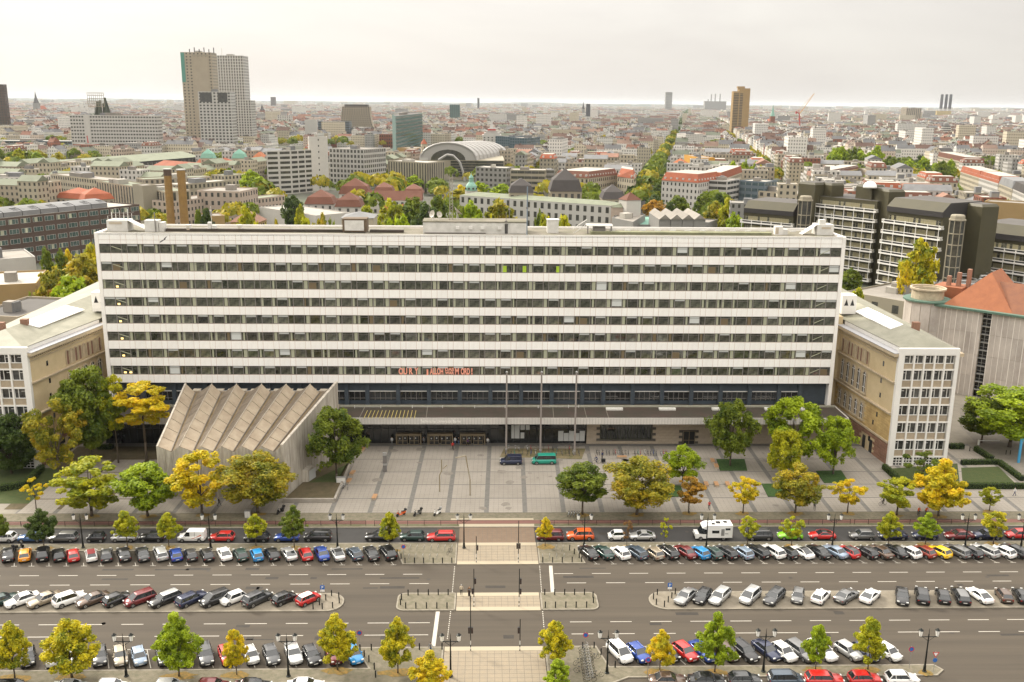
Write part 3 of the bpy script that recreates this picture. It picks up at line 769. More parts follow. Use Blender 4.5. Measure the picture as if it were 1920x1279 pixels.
# ------------------------------------------------------------------ trees
bark=mat('bark',(.10,.078,.055),.9,var=.6,scale=4)
def leafmat(name,a,b,c=None):
	M=bpy.data.materials.new(name);M.use_nodes=True;nt=M.node_tree;N=nt.nodes;L=nt.links;P=N['Principled BSDF']
	t=N.new('ShaderNodeTexCoord');g=N.new('ShaderNodeNewGeometry');oi=N.new('ShaderNodeObjectInfo')
	ad=N.new('ShaderNodeVectorMath');ad.operation='ADD';L.new(t.outputs['Object'],ad.inputs[0]);L.new(oi.outputs['Location'],ad.inputs[1])
	n=N.new('ShaderNodeTexNoise');n.inputs['Scale'].default_value=3.2;n.inputs['Detail'].default_value=2;L.new(ad.outputs[0],n.inputs['Vector'])
	r=N.new('ShaderNodeMapRange');r.inputs['From Min'].default_value=.35;r.inputs['From Max'].default_value=.65;L.new(n.outputs['Fac'],r.inputs['Value'])
	m1=N.new('ShaderNodeMath');m1.operation='MULTIPLY_ADD';m1.inputs[1].default_value=.5;L.new(g.outputs['Random Per Island'],m1.inputs[0])
	m0=N.new('ShaderNodeMath');m0.operation='MULTIPLY';m0.inputs[1].default_value=.6;L.new(r.outputs[0],m0.inputs[0]);L.new(m0.outputs[0],m1.inputs[2])
	rp=N.new('ShaderNodeValToRGB');rp.color_ramp.elements[0].color=(*b,1);rp.color_ramp.elements[1].color=(*a,1);rp.color_ramp.elements[0].position=.12;rp.color_ramp.elements[1].position=.85
	if c:e=rp.color_ramp.elements.new(.97);e.color=(*c,1)
	L.new(m1.outputs[0],rp.inputs['Fac']);L.new(rp.outputs['Color'],P.inputs['Base Color'])
	P.inputs['Roughness'].default_value=.6;P.inputs['Specular IOR Level'].default_value=.25
	tr=N.new('ShaderNodeBsdfTranslucent');L.new(rp.outputs['Color'],tr.inputs['Color'])
	mx=N.new('ShaderNodeMixShader');mx.inputs[0].default_value=.38;L.new(P.outputs[0],mx.inputs[1]);L.new(tr.outputs[0],mx.inputs[2])
	L.new(mx.outputs[0],N['Material Output'].inputs['Surface'])
	return M
LT={
'green':leafmat('leaf_green',(.19,.23,.018),(.055,.095,.012)),
'dark':leafmat('leaf_dark',(.085,.125,.020),(.030,.055,.012)),
'ygreen':leafmat('leaf_yellow_green',(.46,.43,.012),(.16,.21,.012)),
'yellow':leafmat('leaf_yellow',(.72,.52,.010),(.36,.34,.015),(.76,.50,.02)),
'olive':leafmat('leaf_olive',(.40,.32,.018),(.13,.16,.016),(.50,.33,.02)),
'bright':leafmat('leaf_bright',(.34,.42,.012),(.14,.21,.012)),
'orange':leafmat('leaf_orange',(.46,.24,.02),(.20,.14,.022)),
'gmix':leafmat('leaf_green_gold',(.60,.50,.012),(.12,.17,.014)),
'brown':leafmat('leaf_brown',(.26,.14,.045),(.14,.08,.03)),
}
def crown_mesh(seed,form,nleaf=9000,leaf=.032):
	"""crown in a unit box: radius .5, height 1, base at 0"""
	r=np.random.RandomState(seed)
	K={'round':105,'oval':110,'open':62,'droop':90,'poplar':90,'sparse':20,'wide':110}[form]
	prof={'oval':[(0,.5),(.15,.9),(.3,1),(.5,.86),(.7,.58),(.88,.27),(1,.04)],'poplar':[(0,.7),(.3,1),(.55,.85),(.8,.5),(1,.06)],'droop':[(0,.45),(.25,.85),(.55,1),(.8,.8),(1,.35)]}.get(form,[(0,.35),(.2,.8),(.45,1),(.7,.88),(.9,.55),(1,.2)])
	pz,pr_=zip(*prof);ph=r.uniform(0,6.3,3)
	C=[];R=[]
	while len(C)<K:
		z,u,a_=r.uniform(0,1),r.uniform(.12,1)**.55,r.uniform(0,6.283)
		if r.uniform()>np.interp(z,pz,pr_)+.12:continue
		q=np.interp(z,pz,pr_)*u*(1+.16*math.sin(2*a_+ph[0])*math.cos(5*z+ph[1])+.10*math.sin(5*a_+ph[2]+7*z))
		C.append((.43*q*math.cos(a_),.43*q*math.sin(a_),.04+z*.90));R.append(r.uniform(.045,.105)*(1.15 if form in('round','wide')else 1))
	C=np.array(C);R=np.array(R);K=len(C)
	prob=R**2*r.uniform(.4,1.2,K);prob/=prob.sum()
	idx=r.choice(K,nleaf,p=prob)
	d=r.normal(size=(nleaf,3));d/=np.linalg.norm(d,axis=1)[:,None]
	rad_=R[idx]*(r.uniform(.25,1.05,nleaf)**.5)
	P=C[idx]+d*rad_[:,None]*np.array([1,1,.8])
	if form=='droop':P[:,2]-=.10*r.uniform(0,1,nleaf)**2*(np.hypot(P[:,0],P[:,1])>.25)
	# leaf orientation: outward and upward with scatter
	nrm=d*.7+np.array([0,0,.5])+r.normal(size=(nleaf,3))*.55
	nrm/=np.linalg.norm(nrm,axis=1)[:,None]
	a=np.cross(nrm,r.normal(size=(nleaf,3)));a/=np.linalg.norm(a,axis=1)[:,None]
	b=np.cross(nrm,a)
	s=leaf*r.uniform(.6,1.35,nleaf)[:,None]
	V=np.stack([P-a*s,P-b*s*.55,P+a*s,P+b*s*.55],1).reshape(-1,3)
	me=bpy.data.meshes.new('crown')
	me.vertices.add(len(V));me.vertices.foreach_set('co',V.ravel())
	me.loops.add(nleaf*4);me.loops.foreach_set('vertex_index',np.arange(nleaf*4))
	me.polygons.add(nleaf);me.polygons.foreach_set('loop_start',np.arange(nleaf)*4);me.polygons.foreach_set('loop_total',np.full(nleaf,4))
	me.materials.append(LT['green']);me.update();me.validate()
	# limbs reach the larger clumps
	limbs=[(C[i],R[i])for i in np.argsort(-R)[:9]]
	return me,limbs
CROWNS={}
for form,seeds,nl,lf in(('round',(1,2,3),15000,.023),('oval',(4,5,6,24),15000,.024),('open',(7,8),10000,.022),('droop',(9,19),14000,.023),('poplar',(10,),11000,.026),('sparse',(11,12),2000,.030),('wide',(13,14),17000,.020)):
	CROWNS[form]=[crown_mesh(s,form,nl,lf)for s in seeds]
TRUNKS={}
def trunk_mesh(form,k,clear):
	key=(form,k,round(clear,1))
	if key in TRUNKS:return TRUNKS[key]
	me_,limbs=CROWNS[form][k]
	b=MB();r0=.020;cl=round(clear,1)
	# unit: total height 1, crown spans cl..1
	fork=(0,0,cl+.12*(1-cl))
	b.tube((0,0,0),(.004,.002,cl*.5),r0*1.2,r0*.95,n=7);b.tube((.004,.002,cl*.5),fork,r0*.95,r0*.75,n=7)
	b.tube(fork,(.01,-.01,cl+.8*(1-cl)),r0*.6,r0*.15,n=5)
	for c,R in limbs:
		e=(c[0]*.95,c[1]*.95,cl+c[2]*(1-cl));mid=(e[0]*.45,e[1]*.45,(fork[2]*.45+e[2]*.55))
		b.tube(fork if c[2]>.3 else(0,0,cl+.02),mid,r0*.45,r0*.28,n=4,caps=False);b.tube(mid,e,r0*.28,r0*.08,n=4,caps=False)
	TRUNKS[key]=b.mesh('trunk',[bark],smooth=True);return TRUNKS[key]
tree_n=[0]
def tree_at(p,Ht,W,form,tone,label,group=None,clear=.22,name='broadleaf_tree',cat='tree',depth=None):
	k=tree_n[0];tree_n[0]+=1
	var=k%len(CROWNS[form]);clear=round(clear,1)
	t=thing(name,(p[0],p[1],p[2]if len(p)>2 else .1),label,cat,group,rz=(k*2.399)%6.28)
	tk=link('trunk',trunk_mesh(form,var,clear),t);tk.scale=(Ht,Ht,Ht)if True else None
	# keep limb spread within the crown
	tk.scale=(W,W,Ht)
	c=link('crown',CROWNS[form][var][0],t,(0,0,Ht*clear));c.scale=(W*1.12,(depth or W)*1.12,Ht*(1-clear))
	c.material_slots[0].link='OBJECT';c.material_slots[0].material=LT[tone]
	return t
def tree(px,yb,yt,wpx,form,tone,label,group=None,clear=.22,name='broadleaf_tree',z=.1):
	g=G(px,yb,z);h=PY(px,yt,g.y).z-z
	depth=(g-Vector((0,0,CAM_H))).length
	W=wpx/CAM_F*depth
	return tree_at((g.x,g.y,z),h,W,form,tone,label,group,clear,name)
GR='row of trees along the edge of the square'
tree(172,968,858,128,'open','ygreen','broad yellow-green tree by the bike path, leftmost large one',GR,.2)
tree(277,968,868,104,'round','bright','bright green rounded tree between two yellower trees by the concrete hall',GR,.2)
tree(379,966,842,112,'open','yellow','tall golden tree in front of the folded concrete hall',GR,.2)
tree(483,962,850,132,'wide','olive','broad rust-tinged olive tree at right corner of the concrete hall',GR,.2)
tree(1092,965,868,94,'round','green','dense green tree on the square edge nearest the brown crossing',GR,.3)
tree(1194,965,858,126,'wide','olive','largest olive tree on the right half of the square',GR,.2)
tree(1291,962,893,62,'open','orange','thin orange-tinged tree right of the largest olive tree',GR,.3)
tree(1393,962,893,58,'open','yellow','small golden tree on the square behind the camper van',GR,.3)
tree(1491,962,872,84,'round','olive','dark olive tree with rusty top on the right of the square',GR,.2)
tree(1589,962,898,58,'open','yellow','small golden tree left of the white gridded end building',GR,.3)
tree(1681,966,895,76,'open','ygreen','yellow-green tree before the hedge of the white gridded building',GR,.3)
tree(1759,968,862,88,'oval','yellow','pointed bright yellow tree right of the white gridded building',GR,.2)
tree(1855,958,912,38,'open','ygreen','little yellow-green tree by the lawn at far right',GR,.3)
tree(68,955,895,44,'sparse','yellow','slender sparse yellow tree by the pavement at far left',GR,.3)
GS='young trees on the strip between service lane and angled bays'
for px,yb,yt,w,f,tn,lab in(
(83,1028,952,50,'oval','dark','small dark green tree between the blue and grey cars far left'),
(-2,1022,958,40,'oval','green','young green tree cut by the left picture edge'),
(239,1027,955,44,'oval','ygreen','small lime tree over the silver compact car'),
(317,1026,960,42,'oval','ygreen','small lime tree left of the white delivery van'),
(480,1024,963,42,'oval','ygreen','small lime tree right of the red hatchback'),
(552,1027,948,48,'oval','green','small dense green tree over the blue hatchback'),
(731,1031,958,40,'oval','ygreen','small green tree with a tuft at its foot near the crossing'),
(1022,1024,968,32,'oval','yellow','small bright yellow tree at the right kerb of the brown crossing'),
(1175,1026,976,26,'sparse','brown','nearly leafless brown sapling between the white car and silver coupe'),
(1246,1022,970,28,'sparse','ygreen','thin yellow-green sapling left of the camper van'),
(1401,1023,968,42,'open','ygreen','small sparse tree just right of the camper van'),
(1484,1023,968,42,'open','ygreen','small sparse tree in front of the lime green car'),
(1665,1025,958,42,'oval','ygreen','small lime tree over the dark blue saloon'),
(1735,1020,962,42,'oval','bright','small bright tree over the navy car with sunroof'),
(1862,1020,958,50,'open','gmix','small golden tree over the navy estate at far right')):
	tree(px,yb,yt,w,f,tn,lab,GS,.3)
GN='trees along the near row of parked cars'
for px,yb,yt,w,f,tn,lab in(
(28,1273,1162,62,'oval','gmix','golden topped tree at the bottom left corner'),
(135,1270,1157,90,'oval','gmix','widest golden green tree at lower left'),
(336,1268,1150,76,'oval','bright','pointed green tree hiding a silver car at lower left'),
(444,1265,1176,46,'oval','yellow','narrow yellow tree beside the crimson car at lower left'),
(633,1256,1149,68,'oval','gmix','pointed golden tree over the bright blue car'),
(746,1262,1156,62,'oval','gmix','golden tree on the paved corner left of the near crossing'),
(806,1292,1222,68,'oval','yellow','yellow tree top cut by the bottom edge left of the crossing'),
(1038,1245,1162,60,'oval','gmix','golden tree at the right kerb of the near crossing'),
(1045,1292,1234,48,'oval','bright','lime tree top at the bottom edge beside the rental bikes'),
(1237,1258,1178,50,'oval','yellow','yellow forked tree between the blue and red cars'),
(1340,1260,1149,68,'oval','bright','tall bright green tree in the near right car row'),
(1529,1255,1167,46,'oval','bright','small bright green tree over the long grey car'),
(1627,1255,1155,58,'oval','ygreen','yellow-green tree over the navy car at lower right')):
	tree(px,yb,yt,w,f,tn,lab,GN,.2,z=.12)
	# on the square itself
tree(275,866,716,112,'open','yellow','brilliant golden tree with bare trunk left of the concrete hall',None,.5)
tree(176,872,682,104,'round','green','tall green tree before the sandstone wing at left',None,.2)
tree(222,868,700,60,'open','ygreen','yellow-green tree leaning over the left end of the slab',None,.4)
tree(112,905,742,96,'open','olive','tall thin olive tree standing in front of the left white gridded end',None,.2)
tree(22,888,775,92,'round','dark','dark green tree before the left white gridded end',None,.1)
tree(631,902,760,104,'droop','green','drooping green tree right of the folded concrete hall',None,.2)
tree(1369,874,745,86,'droop','green','tall green tree in the left grass plot of the right half',None,.2)
tree(1482,878,743,104,'droop','bright','tallest light green tree reaching up to the canopy roof',None,.2)
tree(1470,900,800,72,'droop','ygreen','yellow flecked tree between two taller green trees',None,.2)
tree(1562,890,780,76,'droop','bright','light green tree nearest the sandstone wing at right',None,.2)
tree(1279,912,833,66,'droop','bright','light green tree behind the small orange-tinged one',None,.2)
tree(1728,905,842,74,'sparse','green','sparse birch-like tree against the white gridded facade',None,.2)
tree(1893,838,728,150,'wide','bright','huge green tree by the blue gate at right edge',None,.2)
tree(1840,830,742,80,'round','green','green tree left of the huge one at right edge',None,.2)
# ------------------------------------------------------------------ cars
trim=mat('car_trim',(.018,.018,.018),.5)
carglass=mat('car_glass',(.018,.021,.023),.05,spec=.9)
tyre_m=mat('tyre',(.018,.017,.016),.85)
rim_m=mat('rim',(.38,.38,.37),.3,metal=.7)
head_m=mat('headlight',(.55,.55,.52),.12,spec=.8)
tail_m=mat('tail_light',(.33,.012,.01),.2,spec=.6)
plate_m=mat('number_plate',(.62,.61,.57),.5)
def paint(name,c,metal=.25,rough=.28):
	M=mat('paint_'+name,c,rough,metal=metal,spec=.5,coat=.6);M.node_tree.nodes['Principled BSDF'].inputs['Coat Roughness'].default_value=.06;return M
PC={k:paint(k.replace(' ','_'),c,mt)for k,c,mt in(
('white',(.70,.69,.66),0),('silver',(.42,.42,.41),.5),('light grey',(.28,.28,.275),.5),('grey',(.15,.15,.148),.5),('dark grey',(.055,.056,.058),.45),
('black',(.010,.010,.011),.2),('navy',(.012,.018,.05),.3),('blue',(.012,.05,.26),.35),('bright blue',(.010,.20,.46),.2),('steel blue',(.055,.12,.26),.4),
('red',(.42,.012,.010),.1),('dark red',(.13,.010,.012),.3),('orange',(.60,.09,.010),.1),('amber',(.62,.24,.012),.1),('yellow',(.72,.46,.008),0),
('lime green',(.20,.50,.015),.1),('dark green',(.012,.038,.032),.3),('teal',(.008,.24,.17),0),('beige',(.30,.25,.18),.45),('brown',(.10,.065,.045),.45),
('pale blue',(.22,.28,.36),.4),('slate',(.05,.07,.095),.4),('rust',(.26,.035,.018),.3))}
#        L    W    H   belt hood nose-x windscreen-base, roof-front, roof-rear, rear-base (as share of L from the nose), tail height
CT={
'hatchback':(4.05,1.76,1.48,.93,.86,.27,.43,.86,.965,.93),
'small hatchback':(3.60,1.66,1.49,.94,.88,.22,.38,.86,.97,.94),
'microcar':(2.72,1.60,1.54,.98,.90,.16,.36,.84,.96,.98),
'saloon':(4.65,1.82,1.44,.92,.86,.28,.44,.71,.84,.94),
'estate':(4.70,1.83,1.49,.93,.86,.27,.42,.90,.975,.93),
'SUV':(4.50,1.86,1.68,1.05,.98,.25,.39,.88,.97,1.05),
'coupe':(4.30,1.82,1.36,.90,.82,.29,.46,.66,.90,.90),
'people carrier':(4.45,1.82,1.66,.98,.90,.17,.37,.90,.975,.98),
'panel van':(4.45,1.80,1.86,1.02,.94,.22,.36,.965,.985,1.02),
'minibus':(4.90,1.86,1.95,1.08,1.02,.13,.26,.965,.985,1.08),
'convertible':(4.10,1.75,1.40,.91,.84,.28,.44,.68,.86,.93)}
def car_parts(ty):
	L,W,H,zb,zh,a,b_,c_,d_,zt=CT[ty];hw=W/2
	def X(s):return L/2-s*L
	body=MB();body.sm=True
	# body stations nose -> tail: x, half width, low z, top z
	st=[(0.0,.66,.32,.58),(.012,.80,.24,.68),(.05,.92,.19,zh-.10),(a*.55,.985,.18,zh),(a,1.0,.18,zb),(.5,1.0,.18,zb+.01),(d_-.10,1.0,.18,zb+.02),(d_,.97,.20,zt),(.985,.90,.24,zt-.10 if d_>.93 else zt-.02),(1.0,.80,.34,zt-.30)]
	rings=[]
	for s,w,z0,z1 in st:
		w*=hw;x=X(s);zm=z0+(z1-z0)*.55
		pr=[(0,z0),(w*.86,z0),(w*.985,z0+.12),(w,zm),(w*.965,z1-.07),(w*.87,z1),(0,z1+.025)]
		ring=[(x,y,z)for y,z in pr]+[(x,-y,z)for y,z in pr[-2:0:-1]]
		rings.append(ring)
	n=len(rings[0]);k0=len(body.v)
	for r in rings:body.v+=r
	for i in range(len(rings)-1):
		for j in range(n):
			q=(j+1)%n;low=j in(0,n-1)or j in(1,n-2)
			body.f.append((k0+i*n+j,k0+(i+1)*n+j,k0+(i+1)*n+q,k0+i*n+q));body.m.append(1 if low else 0)
	body.f.append(tuple(k0+i for i in range(n)));body.m.append(0)
	body.f.append(tuple(k0+(len(rings)-1)*n+i for i in range(n-1,-1,-1)));body.m.append(0)
	body.box(-L*.44,-hw*.84,.05,L*.44,hw*.84,.24,1)  # added underbody box, dark and low, to deepen the shade beneath the car
	# roof and pillars
	bw,rw=hw*.90,hw*.72
	zr=H-.03
	van=ty in('panel van','minibus')
	if van:rw=hw*.86
	A0,R0,R1,D0=X(a),X(b_),X(c_),X(d_)
	B=[(A0,bw),(D0,bw*.97)];R=[(R0,rw),(R1,rw*.97)]
	rf=MB();rf.sm=True
	sx=[R0+.06,R0-.10,(R0+R1)/2,R1+.12,R1-.04];hz=[zr-.035,zr+.0,zr+.03,zr+.0,zr-.05]
	for i in range(4):
		for(y0,y1,d0,d1)in((-rw,-rw*.55,-.045,0),(-rw*.55,rw*.55,0,0),(rw*.55,rw,0,-.045)):
			body.face([(sx[i],y1,hz[i]+d1),(sx[i],y0,hz[i]+d0),(sx[i+1],y0,hz[i+1]+d0),(sx[i+1],y1,hz[i+1]+d1)],2)
	for s in(-1,1):
		body.tube((A0,bw*s,zb),(R0,rw*s,zr-.04),.045,n=4,m=0,caps=False)
		body.tube((D0,bw*.97*s,zt),(R1,rw*.97*s,zr-.05),.06,n=4,m=0,caps=False)
		body.tube((R0,rw*s,zr-.03),(R1,rw*s,zr-.03),.035,n=4,m=0,caps=False)
		xm=(R0+R1)/2+.1;body.tube((xm,bw*s,zb),(xm-.05,rw*s,zr-.03),.035,n=4,m=1,caps=False)
		if c_>.85 and not van:
			xm=R1+.45;body.tube((xm-.05,bw*s,zb),(xm-.1,rw*s,zr-.03),.05,n=4,m=0,caps=False)
		body.box(A0-.35,s*(hw+.02)-.09,zb-.02,A0-.18,s*(hw+.02)+.09,zb+.13,0)  # mirror
	if ty=='panel van':
		for s in(-1,1):
			body.face([(X(.47),bw*s*1.005,zb),(D0,bw*s*.985,zb),(R1,rw*s*1.01,zr-.02),(X(.47),rw*s*1.01,zr-.02)],0)
		body.face([(D0-.004,-bw*.97,zb),(D0-.004,bw*.97,zb),(R1-.01,rw*.97,zr-.04),(R1-.01,-rw*.97,zr-.04)],0)
	gl=MB();e=.012
	def P(x,y,z):return(x,y,z)
	gl.face([P(A0,-bw+e,zb),P(A0,bw-e,zb),P(R0,rw-e,zr-.03),P(R0,-rw+e,zr-.03)])
	gl.face([P(D0,bw*.97-e,zt),P(D0,-bw*.97+e,zt),P(R1,-rw*.97+e,zr-.045),P(R1,rw*.97-e,zr-.045)])
	gl.face([P(D0,-bw*.97+e,zt),P(A0,-bw+e,zb),P(R0,-rw+e,zr-.03),P(R1,-rw*.97+e,zr-.04)])
	gl.face([P(A0,bw-e,zb),P(D0,bw*.97-e,zt),P(R1,rw*.97-e,zr-.04),P(R0,rw-e,zr-.03)])
	# arches
	wr=.315 if ty not in('SUV','minibus')else .35
	wx=(X(.19),X(.81))if L>3 else(X(.16),X(.85))
	wheel=MB()
	def ring(r,y):return[(r*math.cos(t*math.pi/6),y,r*math.sin(t*math.pi/6))for t in range(12)]
	def disc(b,r0,y0,r1,y1,m):
		a1,a2=ring(r0,y0),ring(r1,y1)
		for i in range(12):b.face([a1[i],a1[(i+1)%12],a2[(i+1)%12],a2[i]],m)
	disc(wheel,wr,-.1,wr,.1,0);disc(wheel,wr,.1,wr*.68,.105,0);wheel.face(ring(wr*.68,.10),1);wheel.face(ring(wr*.2,.108),0)
	for k in range(5):
		t=k*1.2566;wheel.face([(wr*.2*math.cos(t),.104,wr*.2*math.sin(t)),(wr*.66*math.cos(t-.12),.104,wr*.66*math.sin(t-.12)),(wr*.66*math.cos(t+.12),.104,wr*.66*math.sin(t+.12))],0)
	wm_=wheel.mesh('wheel',[tyre_m,rim_m])
	for x in wx:
		for s in(-1,1):
			a1=[(x+(wr+.055)*math.cos(t*math.pi/8),s*(hw+.004),wr+(wr+.055)*math.sin(t*math.pi/8))for t in range(9)]
			body.face(a1,1)
	zl=zh-.20
	hl=MB();hl.box(0,-.16,0,.16,.16,.13);tl=MB();tl.box(0,-.13,0,.10,.13,.17);pl=MB();pl.box(0,-.26,0,.02,.26,.11)
	return dict(L=L,hw=hw,wr=wr,wx=wx,body=body.mesh('body',[PC['white'],trim,PC['white']]),glass=gl.mesh('window_glass',[carglass]),wheel=wm_,
	head=hl.mesh('headlight',[head_m]),tail=tl.mesh('tail_light',[tail_m]),plate=pl.mesh('number_plate',[plate_m]),zl=zl,zt=zt,X=X)
CPARTS={}
def car(x,y,heading,ty,colour,label,group,z=0.0,roof=None,name=None,cat='car'):
	if ty not in CPARTS:CPARTS[ty]=car_parts(ty)
	p=CPARTS[ty]
	t=thing(name or 'parked_car',(x,y,z),label,cat,group,rz=rad(heading))
	b=link('body',p['body'],t);b.material_slots[0].link='OBJECT';b.material_slots[0].material=PC[colour]
	b.material_slots[2].link='OBJECT';b.material_slots[2].material=roof or PC[colour]
	link('window_glass',p['glass'],t)
	for xx in p['wx']:
		for s in(-1,1):
			w=link('wheel',p['wheel'],t,(xx,s*(p['hw']-.09),p['wr']));w.rotation_euler=(0,0,0 if s>0 else math.pi)
	for s in(-1,1):
		link('headlight',p['head'],t,(p['X'](.045),s*p['hw']*.68,p['zl']))
		link('tail_light',p['tail'],t,(p['X'](.995),s*p['hw']*.72,p['zt']-.34))
	link('number_plate',p['plate'],t,(-p['L']/2-.03,0,.52));link('number_plate',p['plate'],t,(p['L']/2+.005,0,.40))
	return t
rj=random.Random(5)
black_roof=PC['black'];soft_black=mat('soft_top_black',(.014,.014,.014),.9);soft_red=mat('soft_top_red',(.16,.02,.02),.85)
ORD=['first','second','third','fourth','fifth','sixth','seventh','eighth','ninth','tenth']
def art(s):return('an ' if s[0]in 'aeiou' else 'a ')+s
def row(items,where,group,place,extra_default=None):
	"""items: (px, colour, type, roof/None, note); the label names the neighbours on both sides"""
	for i,it in enumerate(items):
		px,colour,ty=it[:3];roof=it[3]if len(it)>3 else None;note=it[4]if len(it)>4 else ''
		desc=(note+' ' if note else '')+colour+' '+ty
		l=items[i-1][1]if i else None;r=items[i+1][1]if i+1<len(items)else None
		if l and r:nb='between '+l+' and '+r+' cars' if l!=r else 'between two '+l+' cars'
		elif l:nb='last on the right beside '+art(l)+' one'
		else:nb='first on the left beside '+art(r)+' one'
		lab=desc+' '+nb+' '+where
		if lab in LABELS or(desc,where)in USED:
			lab=desc+' '+nb+', '+near_mark(px)+' '+where
		if lab in LABELS:lab=desc+' '+nb+', further along '+where
		w_=lab.split()
		if len(w_)>16:lab=lab.replace(' on the right beside',' beside').replace('last beside','end car beside').replace('first on the left','first');lab=lab.replace(' one,',',')if len(lab.split())>16 else lab
		USED.add((desc,where))
		x,y,hd=place(px,i,it);car(x,y,hd,ty,colour,lab,group,z=.125 if 'island' in group else 0.005,roof=roof)
USED=set()
def near_mark(px):
	return 'far left' if px<250 else 'left' if px<560 else 'near the crossing' if px<1300 else 'right' if px<1620 else 'far right'
	# --- service lane (nose to the left)
A_items=[(5,'white','hatchback'),(57,'steel blue','convertible'),(117,'grey','estate'),(180,'black','microcar'),(232,'silver','hatchback'),(284,'black','hatchback'),(359,'white','panel van'),(415,'red','hatchback'),(481,'black','hatchback',None,'half hidden'),
(537,'blue','hatchback'),(595,'black','people carrier'),(711,'black','estate'),(773,'dark green','hatchback'),(827,'red','estate'),(1032,'dark red','people carrier'),(1089,'orange','SUV'),(1157,'white','microcar'),(1206,'silver','coupe'),
(1426,'dark grey','SUV'),(1485,'lime green','hatchback'),(1546,'red','coupe',black_roof,'black roofed'),(1621,'grey','hatchback'),(1679,'navy','saloon'),(1740,'navy','hatchback',PC['silver'],'pale roofed'),(1804,'dark red','saloon'),(1857,'navy','estate'),(1917,'red','hatchback',None,'cut off')]
def pA(px,i,it):
	g=G(px,1007.5,.7);return g.x,145.35+rj.uniform(-.12,.12),180+rj.uniform(-1.5,1.5)
row(A_items,'in the service lane','cars parked in the service lane',pA)
# livery on the white van
for o in list(bpy.data.objects):
	if o.get('label','').startswith('white panel van'):
		s=MB();y=.905
		s.face([(-.1,y,.72),(-.45,y,.72),(-1.75,y,1.42),(-1.75,y,1.22)],0);s.face([(-.45,y,.55),(-.7,y,.55),(-1.75,y,1.0),(-1.75,y,.78)],1)
		st_=s.build('livery_stripe',[PC['orange'],PC['navy']],o)
		# --- angled bays north (nose away from the road)
B_items=[(12,'black','saloon'),(44,'amber','hatchback'),(76,'black','SUV',None,'glass roofed'),(107,'black','hatchback'),(135,'red','hatchback'),(170,'white','small hatchback',soft_red,'red topped'),(198,'dark grey','hatchback'),(228.5,'black','saloon'),(264,'dark grey','saloon'),
(297,'silver','estate'),(328,'blue','hatchback'),(356,'dark grey','small hatchback'),(386,'black','hatchback'),(418,'white','coupe'),(449,'dark green','hatchback'),(480.5,'bright blue','small hatchback'),(508,'black','hatchback'),(540,'silver','coupe'),(571,'red','hatchback'),(601,'blue','saloon'),
(632,'silver','convertible',soft_black,'black topped'),(663,'slate','hatchback'),(694.5,'black','saloon'),(725.5,'black','SUV')]
def pB(px,i,it):
	g=G(px,1041,.7);L=CT[it[2]][0];return g.x,137.35+L*.46+rj.uniform(-.1,.15),114.5+rj.uniform(-3.5,3.5)
row(B_items,'in the left angled bays','cars in the northern angled bays',pB)
B2=[(1105,'black','saloon'),(1133,'dark green','saloon'),(1165,'white','hatchback'),(1195,'slate','estate'),(1228,'beige','hatchback'),(1256,'black','estate'),(1288,'dark red','saloon'),(1314.5,'bright blue','hatchback'),(1339,'dark green','hatchback'),(1365,'black','estate',None,'roof railed'),
(1396.5,'pale blue','hatchback'),(1425.5,'black','estate'),(1455,'white','estate'),(1481,'black','small hatchback'),(1510,'white','coupe',black_roof,'black roofed'),(1541,'black','saloon'),(1572,'pale blue','saloon'),(1597,'red','hatchback',black_roof,'black roofed'),(1631.5,'black','hatchback'),(1658,'brown','saloon'),(1687,'black','saloon'),
(1712,'white','hatchback'),(1740,'rust','hatchback'),(1769.5,'yellow','hatchback'),(1804,'grey','estate'),(1829,'black','hatchback'),(1859,'silver','estate'),(1890,'white','hatchback'),(1914,'black','estate')]
row(B2,'in the right angled bays','cars in the northern angled bays',pB)
# --- central island
C1=[(4,'dark green','saloon'),(40,'white','saloon'),(81,'beige','saloon'),(128,'white','SUV'),(172,'brown','saloon'),(217,'black','hatchback'),(260,'dark red','people carrier'),(307,'black','estate',PC['silver'],'silver roofed'),(357,'navy','estate'),(402,'black','people carrier'),(435,'white','small hatchback'),(481,'dark grey','SUV'),(531.5,'black','small hatchback'),(576.5,'red','small hatchback',PC['white'],'white roofed')]
noseL={4:0,40:1,81:1,128:0,172:1,217:0,260:1,307:1,357:0,402:1,435:1,481:0,531.5:0,576.5:0}
def pC(px,i,it):
	g=G(px,1126 if px<900 else 1118.5,.7);h=42+2.5*(i%3)+rj.uniform(-2,2)
	return g.x,125.0+rj.uniform(-.15,.15),h+(180 if noseL.get(px)else 0)
row(C1,'on the left island','cars parked on the central island',pC)
C2=[(1286,'light grey','saloon'),(1318,'black','hatchback'),(1350,'silver','estate',None,'pale old'),(1407.5,'silver','people carrier'),(1452,'dark grey','estate'),(1497,'grey','small hatchback'),(1540,'white','hatchback'),(1589,'grey','saloon'),(1633,'white','coupe'),(1693,'black','saloon'),(1731,'black','SUV'),(1770,'black','hatchback'),(1804,'black','estate',PC['grey'],'grey roofed'),(1840,'white','coupe'),(1885.5,'brown','small hatchback'),(1918,'black','hatchback')]
h2=[231,236,231,229,231,246,50,40,47,250,72,75,80,103,80,80]
def pC2(px,i,it):
	g=G(px,1119,.7);return g.x,125.0+rj.uniform(-.15,.15),h2[i]+rj.uniform(-1.5,1.5)
row(C2,'on the right island','cars parked on the central island',pC2)
